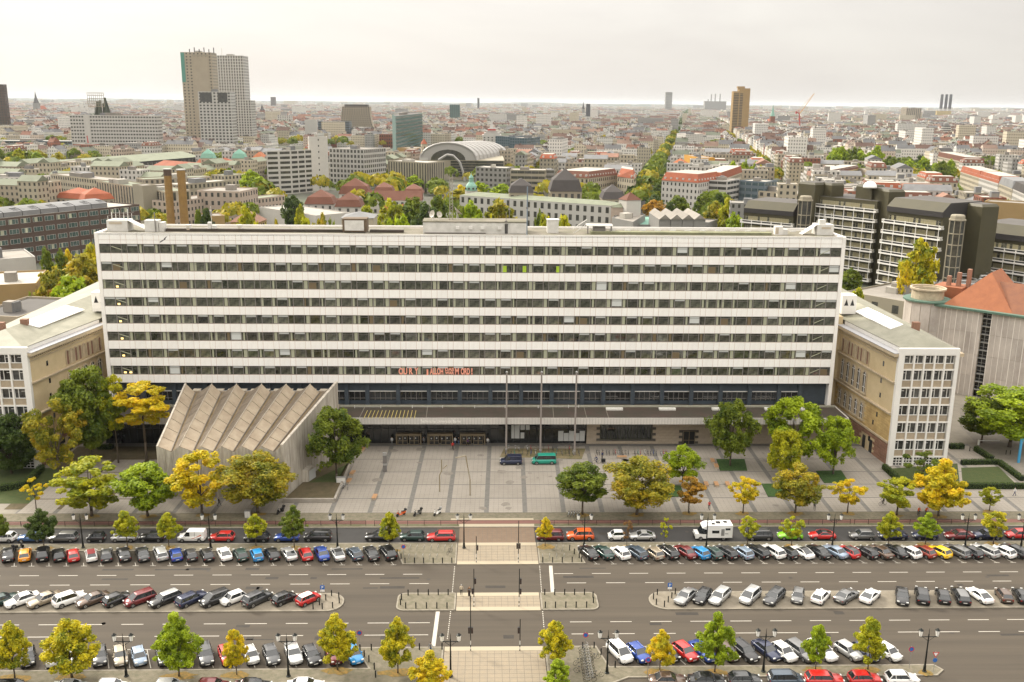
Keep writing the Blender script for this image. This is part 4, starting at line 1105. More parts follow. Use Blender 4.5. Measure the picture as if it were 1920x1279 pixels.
# --- near bays (nose towards the kerb)
D1=[(48,'black','hatchback'),(95,'white','small hatchback'),(132,'silver','hatchback',None,'tree-hidden'),(182,'dark grey','hatchback'),(221,'beige','hatchback'),(257,'pale blue','small hatchback'),(301,'dark grey','saloon'),(342,'silver','hatchback',None,'leaf-hidden'),(380,'dark grey','estate'),(421,'red','hatchback'),(467,'silver','small hatchback'),(505,'dark grey','hatchback'),(546,'silver','saloon'),(582,'black','hatchback'),(623,'dark red','hatchback'),(660,'bright blue','hatchback')]
def pD(px,i,it):
	g=G(px,1235 if px<900 else 1229,.7);L=CT[it[2]][0];return g.x,108.75+L*.45+rj.uniform(0,.3),-66+(rj.uniform(-3,3)if px>900 else rj.uniform(-3,2)+1)
row(D1,'in the left near bays','cars in the near angled bays',pD)
D2=[(1164,'white','people carrier'),(1199,'blue','hatchback'),(1254,'black','hatchback'),(1288,'red','hatchback'),(1322,'blue','saloon'),(1366,'brown','hatchback'),(1401,'black','estate'),(1444,'navy','saloon'),(1474,'white','hatchback'),(1507,'grey','estate'),(1548,'white','estate'),(1598,'silver','hatchback'),(1629,'navy','hatchback'),(1671,'white','small hatchback')]
row(D2,'in the right near bays','cars in the near angled bays',pD)
# --- cars parallel to the near kerb, cut by the bottom edge
E1=[(32,'black','estate'),(139,'silver','saloon'),(216,'white','hatchback'),(323,'silver','hatchback'),(403,'dark red','hatchback'),(476,'black','saloon'),(574,'white','saloon')]
E2=[(1254,'brown','saloon'),(1327,'black','saloon'),(1399,'dark grey','hatchback'),(1477,'slate','people carrier'),(1550,'red','estate'),(1626,'red','hatchback'),(1697,'white','hatchback')]
def pE(px,i,it):
	g=G(px,1278,.7);return g.x,(103.9 if px<900 else 104.6),rj.uniform(-1.5,1.5)
row(E1,'at the bottom left kerb','cars at the nearest kerb',pE)
row(E2,'at the bottom right kerb','cars at the nearest kerb',pE)
# two vehicles on the square
g=G(958,872,.1);car(g.x,g.y+.6,181,'panel van','navy','dark blue panelled van parked on the square beside the teal minibus',None,z=.122,name='parked_van',cat='van')
g=G(1020,871,.1);car(g.x,g.y+.6,181,'minibus','teal','bright teal minibus parked on the square by the bicycle racks',None,z=.122,name='parked_van',cat='minibus')
# --- camper van
g=G(1338,1015,0)
cv=thing('camper_van',(g.x,145.6,0),'white camper van with overcab berth parked in the service lane','camper van',None,rz=math.pi)
cw=PC['white']
b=MB();b.prism([(-3.1,-1.1),(1.1,-1.1),(1.1,1.1),(-3.1,1.1)],.55,2.75)
b.face([(1.1,-1.1,2.0),(1.9,-1.0,2.15),(1.9,1.0,2.15),(1.1,1.1,2.0)]);b.face([(1.1,-1.1,2.75),(1.1,1.1,2.75),(1.9,1.0,2.3),(1.9,-1.0,2.3)]);b.face([(1.9,-1.0,2.15),(1.9,1.0,2.15),(1.9,1.0,2.3),(1.9,-1.0,2.3)][::-1])
b.face([(1.1,-1.1,2.0),(1.9,-1.0,2.15),(1.9,-1.0,2.3),(1.1,-1.1,2.75)]);b.face([(1.1,1.1,2.0),(1.1,1.1,2.75),(1.9,1.0,2.3),(1.9,1.0,2.15)])
b.build('cabin',cw,cv)
b=MB();b.prism([(1.1,-.95),(3.0,-.88),(3.0,.88),(1.1,.95)],.35,1.15);b.build('bonnet',cw,cv)
b=MB()
b.face([(2.35,-.86,1.16),(2.35,.86,1.16),(1.75,.8,2.1),(1.75,-.8,2.1)]);b.face([(1.1,-.95,1.16),(2.35,-.86,1.16),(1.75,-.82,2.05),(1.1,-.92,2.0)]);b.face([(1.1,.95,1.16),(1.1,.92,2.0),(1.75,.82,2.05),(2.35,.86,1.16)])
b.build('windscreen',carglass,cv)
b=MB();b.box(-.9,1.10,1.35,.3,1.115,1.85);b.box(-2.7,1.10,1.9,-1.9,1.115,2.25);b.build('side_window',carglass,cv)
b=MB();b.box(-1.75,1.10,.9,-1.2,1.112,2.1);b.box(-2.4,1.1,1.2,-1.85,1.112,1.35);b.build('door',PC['light grey'],cv)
b=MB();b.box(-1.2,-.4,2.752,-.5,.3,2.86);b.box(-.2,.2,2.752,.3,.7,2.84);b.box(-2.4,-.6,2.752,-1.8,.0,2.82);b.build('roof_hatch',trim,cv)
b=MB();b.box(2.95,-.85,.35,3.06,.85,.6);b.build('bumper',trim,cv)
if 'minibus' not in CPARTS:CPARTS['minibus']=car_parts('minibus')
for x in(2.1,-1.7):
	for s in(-1,1):
		w=link('wheel',CPARTS['minibus']['wheel'],cv,(x,s*.9,.35));w.rotation_euler=(0,0,0 if s>0 else math.pi)
for s in(-1,1):link('headlight',CPARTS['minibus']['head'],cv,(2.92,s*.65,.75));link('tail_light',CPARTS['minibus']['tail'],cv,(-3.15,s*.9,.8))
# ------------------------------------------------------------------ folded concrete lecture hall
conc_roof=mat('concrete_roof_slab',(.36,.30,.22),.9,var=1,scale=.45,var2=(.26,.205,.145),bump=.25,bscale=6,detail=6)
conc_wall=mat('board_marked_concrete',(.47,.43,.36),.9,var=1,scale=.6,var2=(.25,.22,.185),bump=.3,bscale=6,stretch=(2.6,2.6,.35),detail=6)
conc_edge=mat('concrete_edge',(.36,.315,.25),.85,var=.7,scale=2)
darkened=mat('darker_concrete',(.17,.14,.105),.9,var=1,scale=.6,var2=(.11,.085,.06))  # darker concrete tone for the rising planes of the folds
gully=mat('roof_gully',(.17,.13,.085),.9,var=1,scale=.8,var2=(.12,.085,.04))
Yf,Yb=162.5,184.6
hall=thing('folded_lecture_hall',(-47,172,0),'folded concrete lecture hall with six slanting ridges in front of the slab','building')
OH=(-47,172,0)
zF,zBk=9.9,15.0  # ridge heights front and back
XF=[PY(p,838,Yf).x for p in(296,336,376.6,415.7,453.5,491,526)]
XV=[PY(p,842,Yf).x for p in(321,362,400,437.5,475,513)]
XB=[PY(p,720,Yb).x for p in(349,397.5,444,491,537,582,631)]
XBV=[PY(p,740,Yb).x for p in(367,415,461,508,555,600)]
XB[-1]=-29.9
drop=1.0;dropb=1.9
for i in range(6):
# wide plane falling right: six slabs one after the other
	a0,a1=Vector((XF[i],Yf,zF)),Vector((XB[i],Yb,zBk));v0,v1=Vector((XV[i],Yf,zF-drop)),Vector((XBV[i],Yb,zBk-dropb));r0,r1=Vector((XF[i+1],Yf,zF)),Vector((XB[i+1],Yb,zBk))
	N=7
	for k in range(N):
		t0,t1=k/N+.004,(k+1)/N-.004;b=MB()
		P=[a0.lerp(a1,t0),v0.lerp(v1,t0),v0.lerp(v1,t1),a0.lerp(a1,t1)]
		b.face(P);Q=[p-Vector((0,0,.25))for p in P];b.face([P[1],P[0],Q[0],Q[1]]);b.face([P[3],P[2],Q[2],Q[3]]);b.face([P[0],P[3],Q[3],Q[0]])
		b.build('roof_slab',conc_roof,hall,OH)
	b=MB();e=Vector((0,0,.02));w=Vector((.28,0,-.10))
	g0,g1=v0+Vector((.35,0,0)),v1+Vector((.45,0,0))
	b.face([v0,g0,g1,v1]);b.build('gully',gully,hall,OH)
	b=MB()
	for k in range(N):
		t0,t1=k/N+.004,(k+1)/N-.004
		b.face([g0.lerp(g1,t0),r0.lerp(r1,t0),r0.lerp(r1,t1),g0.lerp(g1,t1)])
	b.build('riser_slab',darkened,hall,OH)
	# ledge along the gully, above the wide plane edge
	b=MB();b.tube(v0+Vector((-.05,0,.10)),v1+Vector((-.05,0,.10)),.10,n=4);b.build('gutter_edge',mat('lead',(.14,.12,.10),.7)if 'lead' not in MATS else MATS['lead'],hall,OH)
	b=MB();b.tube(a0+Vector((0,0,.03)),a1+Vector((0,0,.03)),.09,n=4);b.build('ridge_cap',conc_edge,hall,OH)
	# folded front wall under each ridge: three vertical fields of boards
	for(p,q,dy)in((a0,v0,0),(v0,r0,0)):
		b=MB();n=4
		for k in range(n):
			c0,c1=p.lerp(q,k/n),p.lerp(q,(k+1)/n);yy=.06*((k+i)%2)
			b.face([(c0.x+.01,Yf-yy,0),(c1.x-.01,Yf-yy,0),(c1.x-.01,Yf-yy,c1.z),(c0.x+.01,Yf-yy,c0.z)])
			b.face([(c1.x-.01,Yf-yy,0),(c1.x-.01,Yf+.12,0),(c1.x-.01,Yf+.12,c1.z),(c1.x-.01,Yf-yy,c1.z)]);b.face([(c0.x+.01,Yf+.12,0),(c0.x+.01,Yf-yy,0),(c0.x+.01,Yf-yy,c0.z),(c0.x+.01,Yf+.12,c0.z)])
		b.build('front_wall_board',conc_wall,hall,OH)
b=MB();b.face([(XF[0],Yf+.1,0),(XF[6],Yf+.1,0),(XF[6],Yf+.1,zF-drop),(XF[0],Yf+.1,zF-drop)]);b.build('front_wall',conc_wall,hall,OH)
# side walls
b=MB();xr0,xr1=XF[6],XB[6]
b.prism([(xr0-.05,Yf),(xr0+.45,Yf),(xr1+.45,Yb),(xr1-.05,Yb)],0,1);
k=len(b.v)-4
b.v[k]=(xr0-.05,Yf,zF+.35);b.v[k+1]=(xr0+.45,Yf,zF+.35);b.v[k+2]=(xr1+.45,Yb,zBk+.5);b.v[k+3]=(xr1-.05,Yb,zBk+.5)
b.build('side_wall',conc_wall,hall,OH)
b=MB();b.prism([(XF[0]-.3,Yf),(XF[0],Yf),(XB[0],Yb),(XB[0]-.3,Yb)],0,1);k=len(b.v)-4
b.v[k]=(XF[0]-.3,Yf,zF+.1);b.v[k+1]=(XF[0],Yf,zF+.1);b.v[k+2]=(XB[0],Yb,zBk+.1);b.v[k+3]=(XB[0]-.3,Yb,zBk+.1)
b.build('side_wall',conc_wall,hall,OH)
b=MB();b.face([(XB[0],Yb,0),(XB[6],Yb,0),(XB[6],Yb,zBk-2),(XB[0],Yb,zBk-2)][::-1]);b.build('back_wall',conc_wall,hall,OH)
b=MB();b.box(XB[0]-2,Yb+.1,9.2,XB[6]+.1,Yb+3.5,9.6);b.box(XB[0],Yb+.1,9.6,XB[6],Yb+.3,13.4);b.build('link_roof',conc_roof,hall,OH)
for k in range(12):
	x=XB[0]+1+k*2.3;b=MB();b.box(x,Yb+.15,13.4,x+1.5,Yb+1.6,13.5);b.build('link_panel',conc_edge,hall,OH)
	# porch with a bright steel door on the right wall
d0,d1=G(560,903),G(577,888)
sx=lambda y:xr0+.45+(xr1-xr0)*(y-Yf)/(Yb-Yf)
b=MB();ya,yb2=168.6,171.6
b.prism([(sx(ya),ya),(sx(ya)+1.2,ya+.2),(sx(yb2)+1.2,yb2-.2),(sx(yb2),yb2)],0,2.9);b.build('porch',conc_wall,hall,OH)
b=MB();b.prism([(sx(ya)+1.2,ya+.4),(sx(ya)+1.26,ya+.4),(sx(yb2)+1.26,yb2-.4),(sx(yb2)+1.2,yb2-.4)],0,2.5);b.build('door',mat('steel_door',(.45,.45,.43),.5),hall,OH)
# raised terrace beside the hall, with low wall
polysheet('hall_terrace',[(xr0+.5,160.5),(G(640,905).x,160.5),G(652,880).to_2d(),(G(668,860).x,188),(xr1+.6,188)],.55,soil,th=.45)
polysheet('lawn',[(xr0+3.5,168.5),(G(640,905).x-.6,168.5),(G(652,880).x-.4,178),(xr1+3.0,178)],.57,lawn)
w_=thing('low_wall',(-28,170,0),'long low concrete wall edging the planted terrace beside the hall','wall')
pts=[(xr0+.4,160.3),(G(640,905).x+.2,160.3),(G(655,880).x,G(655,880).y),(G(672,858).x,188)]
for i in range(3):
	a,c=Vector(pts[i]),Vector(pts[i+1]);d=(c-a).normalized();n_=Vector((-d.y,d.x))*.2
	b=MB();b.prism([a-n_,c-n_,c+n_,a+n_],0,.85);b.build('wall_segment',concrete,w_,(-28,170,0))
	# ------------------------------------------------------------------ street furniture
iron=mat('lamp_iron',(.012,.014,.012),.45,metal=.3)
milk=mat('lantern_glass',(.80,.78,.72),.25,spec=.6)
steel=mat('galvanised_steel',(.36,.36,.35),.4,metal=.5)
wood_m=mat('bench_wood',(.42,.24,.12),.7,var=.6,scale=5)
rail_brown=mat('rail_brown',(.055,.035,.028),.6)
def lampmeshes():
	b=MB()
	b.lathe((0,0,0),[(.36,0),(.36,.12),(.24,.2),(.20,1.0),(.15,1.1),(.12,3.2),(.16,3.3),(.11,3.4),(.09,6.1),(.10,6.2),(.05,6.35),(.03,7.1),(.01,7.25)],8)
	pole=b.mesh('pole',[iron],smooth=False)
	b=MB();b.tube((-1.25,0,5.85),(1.25,0,5.85),.075);b.box(-1.3,-.05,5.8,-1.2,.05,6.0);b.box(1.2,-.05,5.8,1.3,.05,6.0)
	for s in(-1,1):b.tube((s*.1,0,5.2),(s*.9,0,5.82),.035,n=5)
	arm=b.mesh('arm',[iron])
	b=MB();b.lathe((0,0,0),[(.16,0),(.24,.05),(.36,.95)],6,1);b.lathe((0,0,.95),[(.40,0),(.40,.04),(.16,.2),(.17,.25),(.03,.38)],6,0)
	for k in range(6):
		t=k*math.pi/3;b.tube((.24*math.cos(t),.24*math.sin(t),.05),(.365*math.cos(t),.365*math.sin(t),.95),.014,n=3)
	return pole,arm,b.mesh('lantern',[iron,milk])
LP_=lampmeshes()
def lamp(px,yb,ytop,label,group,dy=0):
	g=G(px,yb,.12);h=PY(px,ytop,g.y).z-.12
	t=thing('street_lamp',(g.x,g.y+dy,.11),label,'street lamp',group);s=h/7.25
	for nm,me,loc in(('pole',LP_[0],(0,0,0)),('arm',LP_[1],(0,0,0)),('lantern',LP_[2],(-1.25*s,0,5.95*s)),('lantern',LP_[2],(1.25*s,0,5.95*s))):
		o=link(nm,me,t,loc);o.scale=(s,s,s)
GL1='double lantern lamps along the service lane';GL2='double lantern lamps along the near car row'
for px,lab in((156,'double lantern lamp between the grey estate and black microcar, leftmost in its row'),(395,'double lantern lamp standing between white van and red hatchback'),(633,'double lantern lamp right of the black people carrier'),(870,'double lantern lamp at the left kerb of the brown crossing'),
(1095,'double lantern lamp beside the orange car'),(1324,'double lantern lamp in front of the camper van'),(1560,'double lantern lamp in front of the red coupe'),(1809,'double lantern lamp in front of the dark red saloon'),(1914,'double lantern lamp nearest the right picture edge')):
	lamp(px,1027,962.5,lab,GL1)
for px,lab in((237,'tall lamp beside the beige hatchback at lower left'),(541,'tall lamp over the silver saloon in near row'),(845,'tall lamp at the left corner of the near crossing'),(1138,'tall lamp by the white people carrier and rental bikes'),(1431,'tall lamp in front of the black estate at lower right'),(1733,'tall lamp on the rounded end of the lower right island')):
	yb=1268 if px<900 else 1262 if px<1200 else 1259
	lamp(px,yb,yb-81,'double lantern '+lab,GL2)
	# bollards
bm=MB();bm.lathe((0,0,0),[(.085,0),(.085,.78),(.10,.80),(.10,.86),(.06,.95)],8);boll=bm.mesh('bollard',[iron])
def bollards(pts,grp,lab):
	for p in pts:
		g=G(*p,.12);o=link('bollard',boll,None,(g.x,g.y,.115));tag(o,lab,'bollard',grp)
z2=lambda x,y:(440+x/3.772,940+y/3.772);z3=lambda x,y:(840+x/3.772,940+y/3.772);z5=lambda x,y:(1560+x/3.772,940+y/3.772)
bollards([z2(*p)for p in((1205,437),(1272,437),(1337,437),(1404,437),(1470,437),(1536,437),(1150,378),(1177,408))],'bollards left of the northern crossing','black iron bollard on the planted corner left of the northern walkway')
bollards([z3(*p)for p in((670,433),(740,433),(808,433),(878,431),(945,428),(893,373),(928,400),(860,347))],'bollards right of the northern crossing','black iron bollard on the planted corner right of the northern walkway')
bollards([z2(*p)for p in((1227,665),(1297,663),(1370,663),(1440,662),(1510,662),(1180,695),(1173,733),(1210,757),(1282,757),(1357,757),(1430,757),(1502,757))],'bollards on left planted island','black iron bollard edging the small planted island left of the refuge')
bollards([z3(*p)for p in((684,661),(754,661),(825,660),(895,660),(965,660),(1025,680),(1028,718),(688,752),(760,752),(833,751),(906,751),(980,750))],'bollards on right planted island','black iron bollard edging the small planted island right of the refuge')
bollards([z2(*p)for p in((555,762),(600,733),(645,700),(686,668),(737,685),(740,720),(693,755),(620,762))],'bollards at the end of left parking island','black iron bollard on the rounded tip of the left parking island')
bollards([z3(*p)for p in((1480,660),(1453,692),(1473,730),(1530,745),(1557,713),(1582,685),(1607,655))],'bollards at the end of right parking island','black iron bollard on the rounded tip of the right parking island')
bollards([z2(*p)for p in((887,1057),(967,1053),(1052,1050),(1307,1048),(1467,1047),(917,1098),(950,1135),(988,1188),(997,1245))],'bollards left of the near crossing','black iron bollard on the paved corner left of the near crossing')
bollards([z3(*p)for p in((870,1042),(952,1040),(1033,1038),(1082,1085),(1182,1175))],'bollards right of the near crossing','black iron bollard on the paved corner right of the near crossing')
# hoop bicycle stands
b=MB();b.tube((-.4,0,0),(-.4,0,.78),.025,n=5);b.tube((.4,0,0),(.4,0,.78),.025,n=5);b.tube((-.4,0,.78),(.4,0,.78),.025,n=5);hoop=b.mesh('bicycle_stand',[steel])
def hoops(pts,grp,lab):
	for p in pts:
		g=G(*p,.12);o=link('bicycle_stand',hoop,None,(g.x,g.y,.115));o.rotation_euler=(0,0,1.45);tag(o,lab,'bicycle stand',grp)
hoops([z2(x,344)for x in(1243,1292,1341,1390,1439,1488,1537)]+[z2(x,408)for x in(1232,1280,1330,1380,1432)],'hoop stands left of northern walkway','steel bicycle hoop on the planted corner left of the northern walkway')
hoops([z3(x,344)for x in(765,812)]+[z3(x,408)for x in(668,718,768,820)],'hoop stands right of northern walkway','steel bicycle hoop on the planted corner right of the northern walkway')
# traffic lights
tlr=mat('signal_red',(.4,.02,.01),.4);
def signal(px,yb,yt,heads,label):
	g=G(px,yb,.05);h=PY(px,yt,g.y).z
	t=thing('traffic_light',(g.x,g.y,.05),label,'traffic light','traffic lights at the crossing')
	b=MB();b.tube((0,0,0),(0,0,h),.06,n=6);b.build('pole',iron,t)
	b=MB();b.tube((0,0,.9),(0,0,1.5),.063,n=6);b.tube((0,0,.25),(0,0,.55),.063,n=6);b.build('white_band',mat('pale_band',(.5,.5,.47),.5)if 'pale_band' not in MATS else MATS['pale_band'],t)
	for(z,s,d)in heads:
		b=MB();b.box(s*.08 if s>0 else s*.08-.24,-.14,z,s*.08+.24 if s>0 else s*.08,.14,z+.85);k=b.build('signal_head',trim,t)
		b=MB();
		for q in range(3):b.box((s*.2)-.09,-.17,z+.07+q*.27,(s*.2)+.09,-.145,z+.24+q*.27)
		b.build('lens',mat('lens_dark',(.06,.04,.035),.2)if 'lens_dark' not in MATS else MATS['lens_dark'],k)
H2=[(2.2,1,0)]
signal(*z3(200,433),940+250/3.772,[(2.1,1,0)],'thin traffic light pole on left of the northern walkway')
signal(*z3(497,433),940+140/3.772,[(2.4,1,0),(2.4,-1,0)],'tall traffic light pole with double head on the northern walkway')
signal(*z3(183,745),940+480/3.772,[(3.6,1,0),(2.0,-1,0)],'left traffic light on the middle refuge')
signal(*z3(502,745),940+480/3.772,[(3.6,1,0),(2.0,1,0)],'right traffic light on the middle refuge')
signal(*z3(160,1057),940+670/3.772,[(2.6,-1,0),(2.6,1,0),(8.0,-1,0)],'tallest traffic light at the left of the near crossing')
signal(*z3(508,1057),940+835/3.772,[(2.6,-1,0)],'single traffic light right of centre on the near crossing')
# signs
sblue=mat('sign_blue',(.03,.12,.38),.4);swhite=mat('sign_white',(.7,.7,.68),.4);sred=mat('sign_red',(.5,.02,.02),.4)
def sign(px,yb,yt,kind,label):
	g=G(px,yb,.12);h=PY(px,yt,g.y).z
	t=thing('road_sign',(g.x,g.y,.1),label,'road sign')
	b=MB();b.tube((0,0,0),(0,0,h),.035,n=5);b.build('post',steel,t)
	b=MB()
	if kind=='P':
		b.box(-.32,-.06,h-.95,.32,-.04,h-.3);b.build('sign_plate',sblue,t);b=MB();b.box(-.3,-.062,h-1.3,.3,-.04,h-1.0);b.build('supplementary_plate',swhite,t)
		me=text_mesh('P',.62,'sign_letter');me.materials.clear();me.materials.append(swhite);o=link('sign_letter',me,t,(0,-.075,h-.85));o.rotation_euler=(rad(90),0,0)
	elif kind=='no':
		def dsc(r,y,z):return[(r*math.cos(k*.5236),y,z+r*math.sin(k*.5236))for k in range(12)]
		b.face(dsc(.36,-.05,h-.4)[::-1]);b.build('sign_plate',sred,t);b=MB();b.face(dsc(.27,-.055,h-.4)[::-1]);b.build('sign_face',sblue,t)
	else:
		b.face([(-.45,-.05,h-.05),(0,-.05,h-.85),(.45,-.05,h-.05)]);b.build('sign_plate',sred,t);b=MB();b.face([(-.29,-.056,h-.14),(0,-.056,h-.66),(.29,-.056,h-.14)]);b.build('sign_face',swhite,t)
		b=MB();b.face([(.3*math.cos(k*.5236),-.05,h-1.2+.3*math.sin(k*.5236))for k in range(12)][::-1]);b.build('round_plate',sblue,t)
sign(*z2(622,650),940+585/3.772,'P','blue parking sign on the tip of the left parking island')
sign(*z3(1567,640),940+568/3.772,'P','blue parking sign on the tip of the right parking island')
sign(*z2(1195,390),940+308/3.772,'no','round no-stopping sign on the planted corner left of the walkway')
sign(*z3(1410,1250),940+1105/3.772,'no','round no-stopping sign in front of the blue hatchback')
sign(*z3(968,1130),940+930/3.772,'no','round sign above the rental bicycle row')
sign(*z5(717,1205),940+1068/3.772,'give','red and white give way sign with blue disc at lower right')
sign(*z5(545,1180),940+1030/3.772,'no','small round sign by the hatched corner at lower right')
sign(*z2(886,1030),940+915/3.772,'no','round sign on the kerb corner beside the blue car')
# hatched corner marking at lower right
# railing along the bike path
def railing(px0,px1,Y,dense,label):
	x0,x1=G(px0,980).x,G(px1,980).x
	t=thing('railing',((x0+x1)/2,Y,.1),label,'railing');hw=(x1-x0)/2;n=max(2,int((x1-x0)/2.4))
	b=MB();b.box(-hw,-.025,.86,hw,.025,.91);b.box(-hw,-.02,.45,hw,.02,.49);b.build('rail',rail_brown,t)
	if dense:
		b=MB();k=-hw
		while k<hw:b.box(k-.012,-.01,.12,k+.012,.01,.86,skip='bt');k+=.14
		stuff(b.build('rod',rail_brown,t))
	pb=MB();pb.box(-.035,-.035,0,.035,.035,.98);pm=pb.mesh('post',[rail_brown])
	for i in range(n+1):link('post',pm,t,(-hw+2*hw*i/n,0,0))
railing(-60,320,150.55,True,'brown iron railing along the bike path at far left')
railing(325,688,150.55,True,'brown iron railing before the concrete hall trees')
railing(704,858,150.55,False,'open two-rail railing just left of the brown crossing')
railing(1012,1325,150.55,False,'open two-rail railing just right of the brown crossing')
railing(1331,1590,150.55,False,'open two-rail railing behind the camper van and green car')
railing(1598,1805,150.55,False,'open two-rail railing before the right wing')
# pale edge strips at the brown crossing
for y0,y1,x0,x1 in((150.05,151.0,XN0,XN1),(152.6,153.3,XN0-1.5,XN1)):
	b=MB();b.box(x0,y0,.1,x1,y1,.14,skip='b');struct(b.build('tactile_strip',tactile))
	# litter of leaves round the tree feet
rl=random.Random(9)
for(px,py,w)in((172,968,36),(277,968,36),(379,966,34),(483,964,40),(1092,966,30),(1194,966,36),(1291,963,30),(1393,963,30),(1491,963,38),(1589,963,28),(1681,967,26),(1759,969,34),(1855,960,28),(83,1029,34),(239,1028,26),(317,1027,26),(480,1026,22),(552,1028,24),(731,1033,34),(1022,1025,34),(1175,1027,22),(1401,1024,26),(1484,1024,26),(1665,1026,30),(1735,1021,28),(1862,1020,30),(28,1273,50),(135,1270,44),(336,1268,50),(444,1265,40),(633,1258,44),(746,1262,54),(1237,1260,40),(1340,1262,38),(1529,1257,34),(1627,1257,38),(1735,1262,20)):
	g=G(px,py,.12);r=w/CAM_F*170*.5;b=MB()
	pts=[(g.x+r*rl.uniform(.6,1.15)*math.cos(k*.45),g.y+min(r,1.15)*rl.uniform(.5,1.0)*math.sin(k*.45))for k in range(14)]
	b.face([(p[0],p[1],.136+rl.random()*.004)for p in pts]);stuff(b.build('leaf_litter',leaf_litter))
	# ------------------------------------------------------------------ people
skin=mat('skin',(.45,.28,.19),.6);hair_m=mat('hair',(.05,.035,.02),.7)
CLOTH={k:mat('cloth_'+k,c,.85)for k,c in(('beige',(.48,.41,.30)),('black',(.015,.015,.017)),('red',(.5,.02,.02)),('orange',(.70,.12,.02)),('navy',(.02,.03,.09)),('white',(.65,.65,.63)),('purple',(.10,.03,.14)),('grey',(.16,.16,.16)),('jeans',(.06,.10,.19)),('brown',(.14,.08,.04)),('green',(.05,.10,.05)))}
def person_mesh(pose):
	J={'pelvis':(0,0,.95,.15,.11),'chest':(0,.0,1.28,.17,.11),'neck':(0,0,1.47,.055,.055),'head':(.01,0,1.62,.085,.10),'crown':(0,0,1.70,.07,.085)}
	sw={'walk':.28,'stand':.0,'sit':0,'ride':0}[pose]
	for s,n in((1,'l'),(-1,'r')):
		J['hip'+n]=(0,.10*s,.90,.085,.085);J['sh'+n]=(0,.19*s,1.42,.06,.06)
		if pose in('walk','stand'):
			f=sw*s
			J['knee'+n]=(f*.5+.03,.10*s,.50,.06,.06);J['ankle'+n]=(f,.10*s,.09,.042,.042);J['toe'+n]=(f+.17,.11*s,.045,.035,.035)
			J['elb'+n]=(-f*.45-.02,.24*s,1.14,.042,.042);J['hand'+n]=(-f*.9+.10,.23*s,.90,.032,.032);J['fing'+n]=(-f*.95+.13,.22*s,.80,.022,.022)
		elif pose=='sit':
			J['knee'+n]=(.42,.12*s,.52,.06,.06);J['ankle'+n]=(.42,.12*s,.09,.042,.042);J['toe'+n]=(.58,.12*s,.045,.035,.035)
			J['elb'+n]=(.08,.25*s,.78,.042,.042);J['hand'+n]=(.33,.14*s,.62,.032,.032);J['fing'+n]=(.40,.12*s,.60,.022,.022)
		else:
			J['knee'+n]=(.30,.10*s,.72 if s>0 else .55,.06,.06);J['ankle'+n]=(.10,.10*s,.42 if s>0 else .17,.042,.042);J['toe'+n]=(.26,.10*s,.36 if s>0 else .12,.035,.035)
			J['elb'+n]=(.34,.23*s,1.16,.042,.042);J['hand'+n]=(.58,.22*s,1.05,.032,.032);J['fing'+n]=(.65,.21*s,1.02,.022,.022)
	if pose=='sit':
		for k in list(J):
			if k[:3]in('pel','hip','che','nec','hea','cro')or k[:2]=='sh':
				x,y,z,a,c=J[k];J[k]=(x-.02,y,z-.40,a,c)
	if pose=='ride':
		for k,dx in(('chest',.13),('neck',.28),('head',.33),('crown',.34),('shl',.24),('shr',.24)):
			x,y,z,a,c=J[k];J[k]=(x+dx,y,z+.02,a,c)
	E=[('pelvis','chest'),('chest','neck'),('neck','head'),('head','crown')]
	for n in 'lr':E+=[('pelvis','hip'+n),('hip'+n,'knee'+n),('knee'+n,'ankle'+n),('ankle'+n,'toe'+n),('chest','sh'+n),('sh'+n,'elb'+n),('elb'+n,'hand'+n),('hand'+n,'fing'+n)]
	ks=list(J);me=bpy.data.meshes.new('person');me.from_pydata([J[k][:3]for k in ks],[(ks.index(a),ks.index(c))for a,c in E],[])
	o=bpy.data.objects.new('tmp',me);COL.objects.link(o)
	md=o.modifiers.new('skin','SKIN')
	for i,k in enumerate(ks):
		me.skin_vertices[0].data[i].radius=(J[k][3],J[k][4]);me.skin_vertices[0].data[i].use_root=(k=='pelvis')
	o.modifiers.new('sub','SUBSURF').levels=1
	dg=bpy.context.evaluated_depsgraph_get();out=bpy.data.meshes.new_from_object(o.evaluated_get(dg));bpy.data.objects.remove(o);out.name='person'
	for mm in(CLOTH['grey'],CLOTH['black'],skin,hair_m,trim):out.materials.append(mm)
	off=-.40 if pose=='sit' else 0
	for f in out.polygons:
		c=f.center
		hz=c.z-off
		if hz>1.66 or(hz>1.56 and c.x<(.0 if pose!='ride' else .30)):k=3
		elif hz>1.46:k=2
		elif pose in('walk','stand')and abs(c.y)>.17 and c.z<.93:k=2
		elif c.z<.07 and pose!='ride':k=4
		elif hz<.96 and not(pose=='ride' and c.x>.45)and not(pose=='sit' and c.z>.58 and abs(c.y)>.2):k=1
		else:k=0
		f.material_index=k
	out.polygons.foreach_set('use_smooth',[True]*len(out.polygons));return out
PM={}
def person(px,yb,pose,topc,botc,heading,label,hair=None,z=.12,x=None,y=None):
	if pose not in PM:PM[pose]=person_mesh(pose)
	g=G(px,yb,z)if x is None else Vector((x,y,z))
	t=thing('person',(g.x,g.y,z-.01),label,'person',None,rz=rad(heading))
	o=link('body',PM[pose],t)
	for i,c in((0,CLOTH[topc]),(1,CLOTH[botc]),(3,hair or hair_m)):
		o.material_slots[i].link='OBJECT';o.material_slots[i].material=c
	return t
fair=mat('hair_fair',(.35,.27,.16),.7);greyh=mat('hair_grey',(.4,.4,.38),.7)
person(865,1116,'stand','beige','black',95,'elderly person in a beige jacket and black trousers on the refuge',greyh)
person(880,1119,'walk','brown','black',275,'person in brown jacket stepping off the refuge beside the traffic light')
person(807.5,1226,'walk','grey','jeans',60,'person in grey top walking on the corner left of near crossing')
person(1329.5,956,'walk','red','black',80,'person in a long red coat walking across the square')
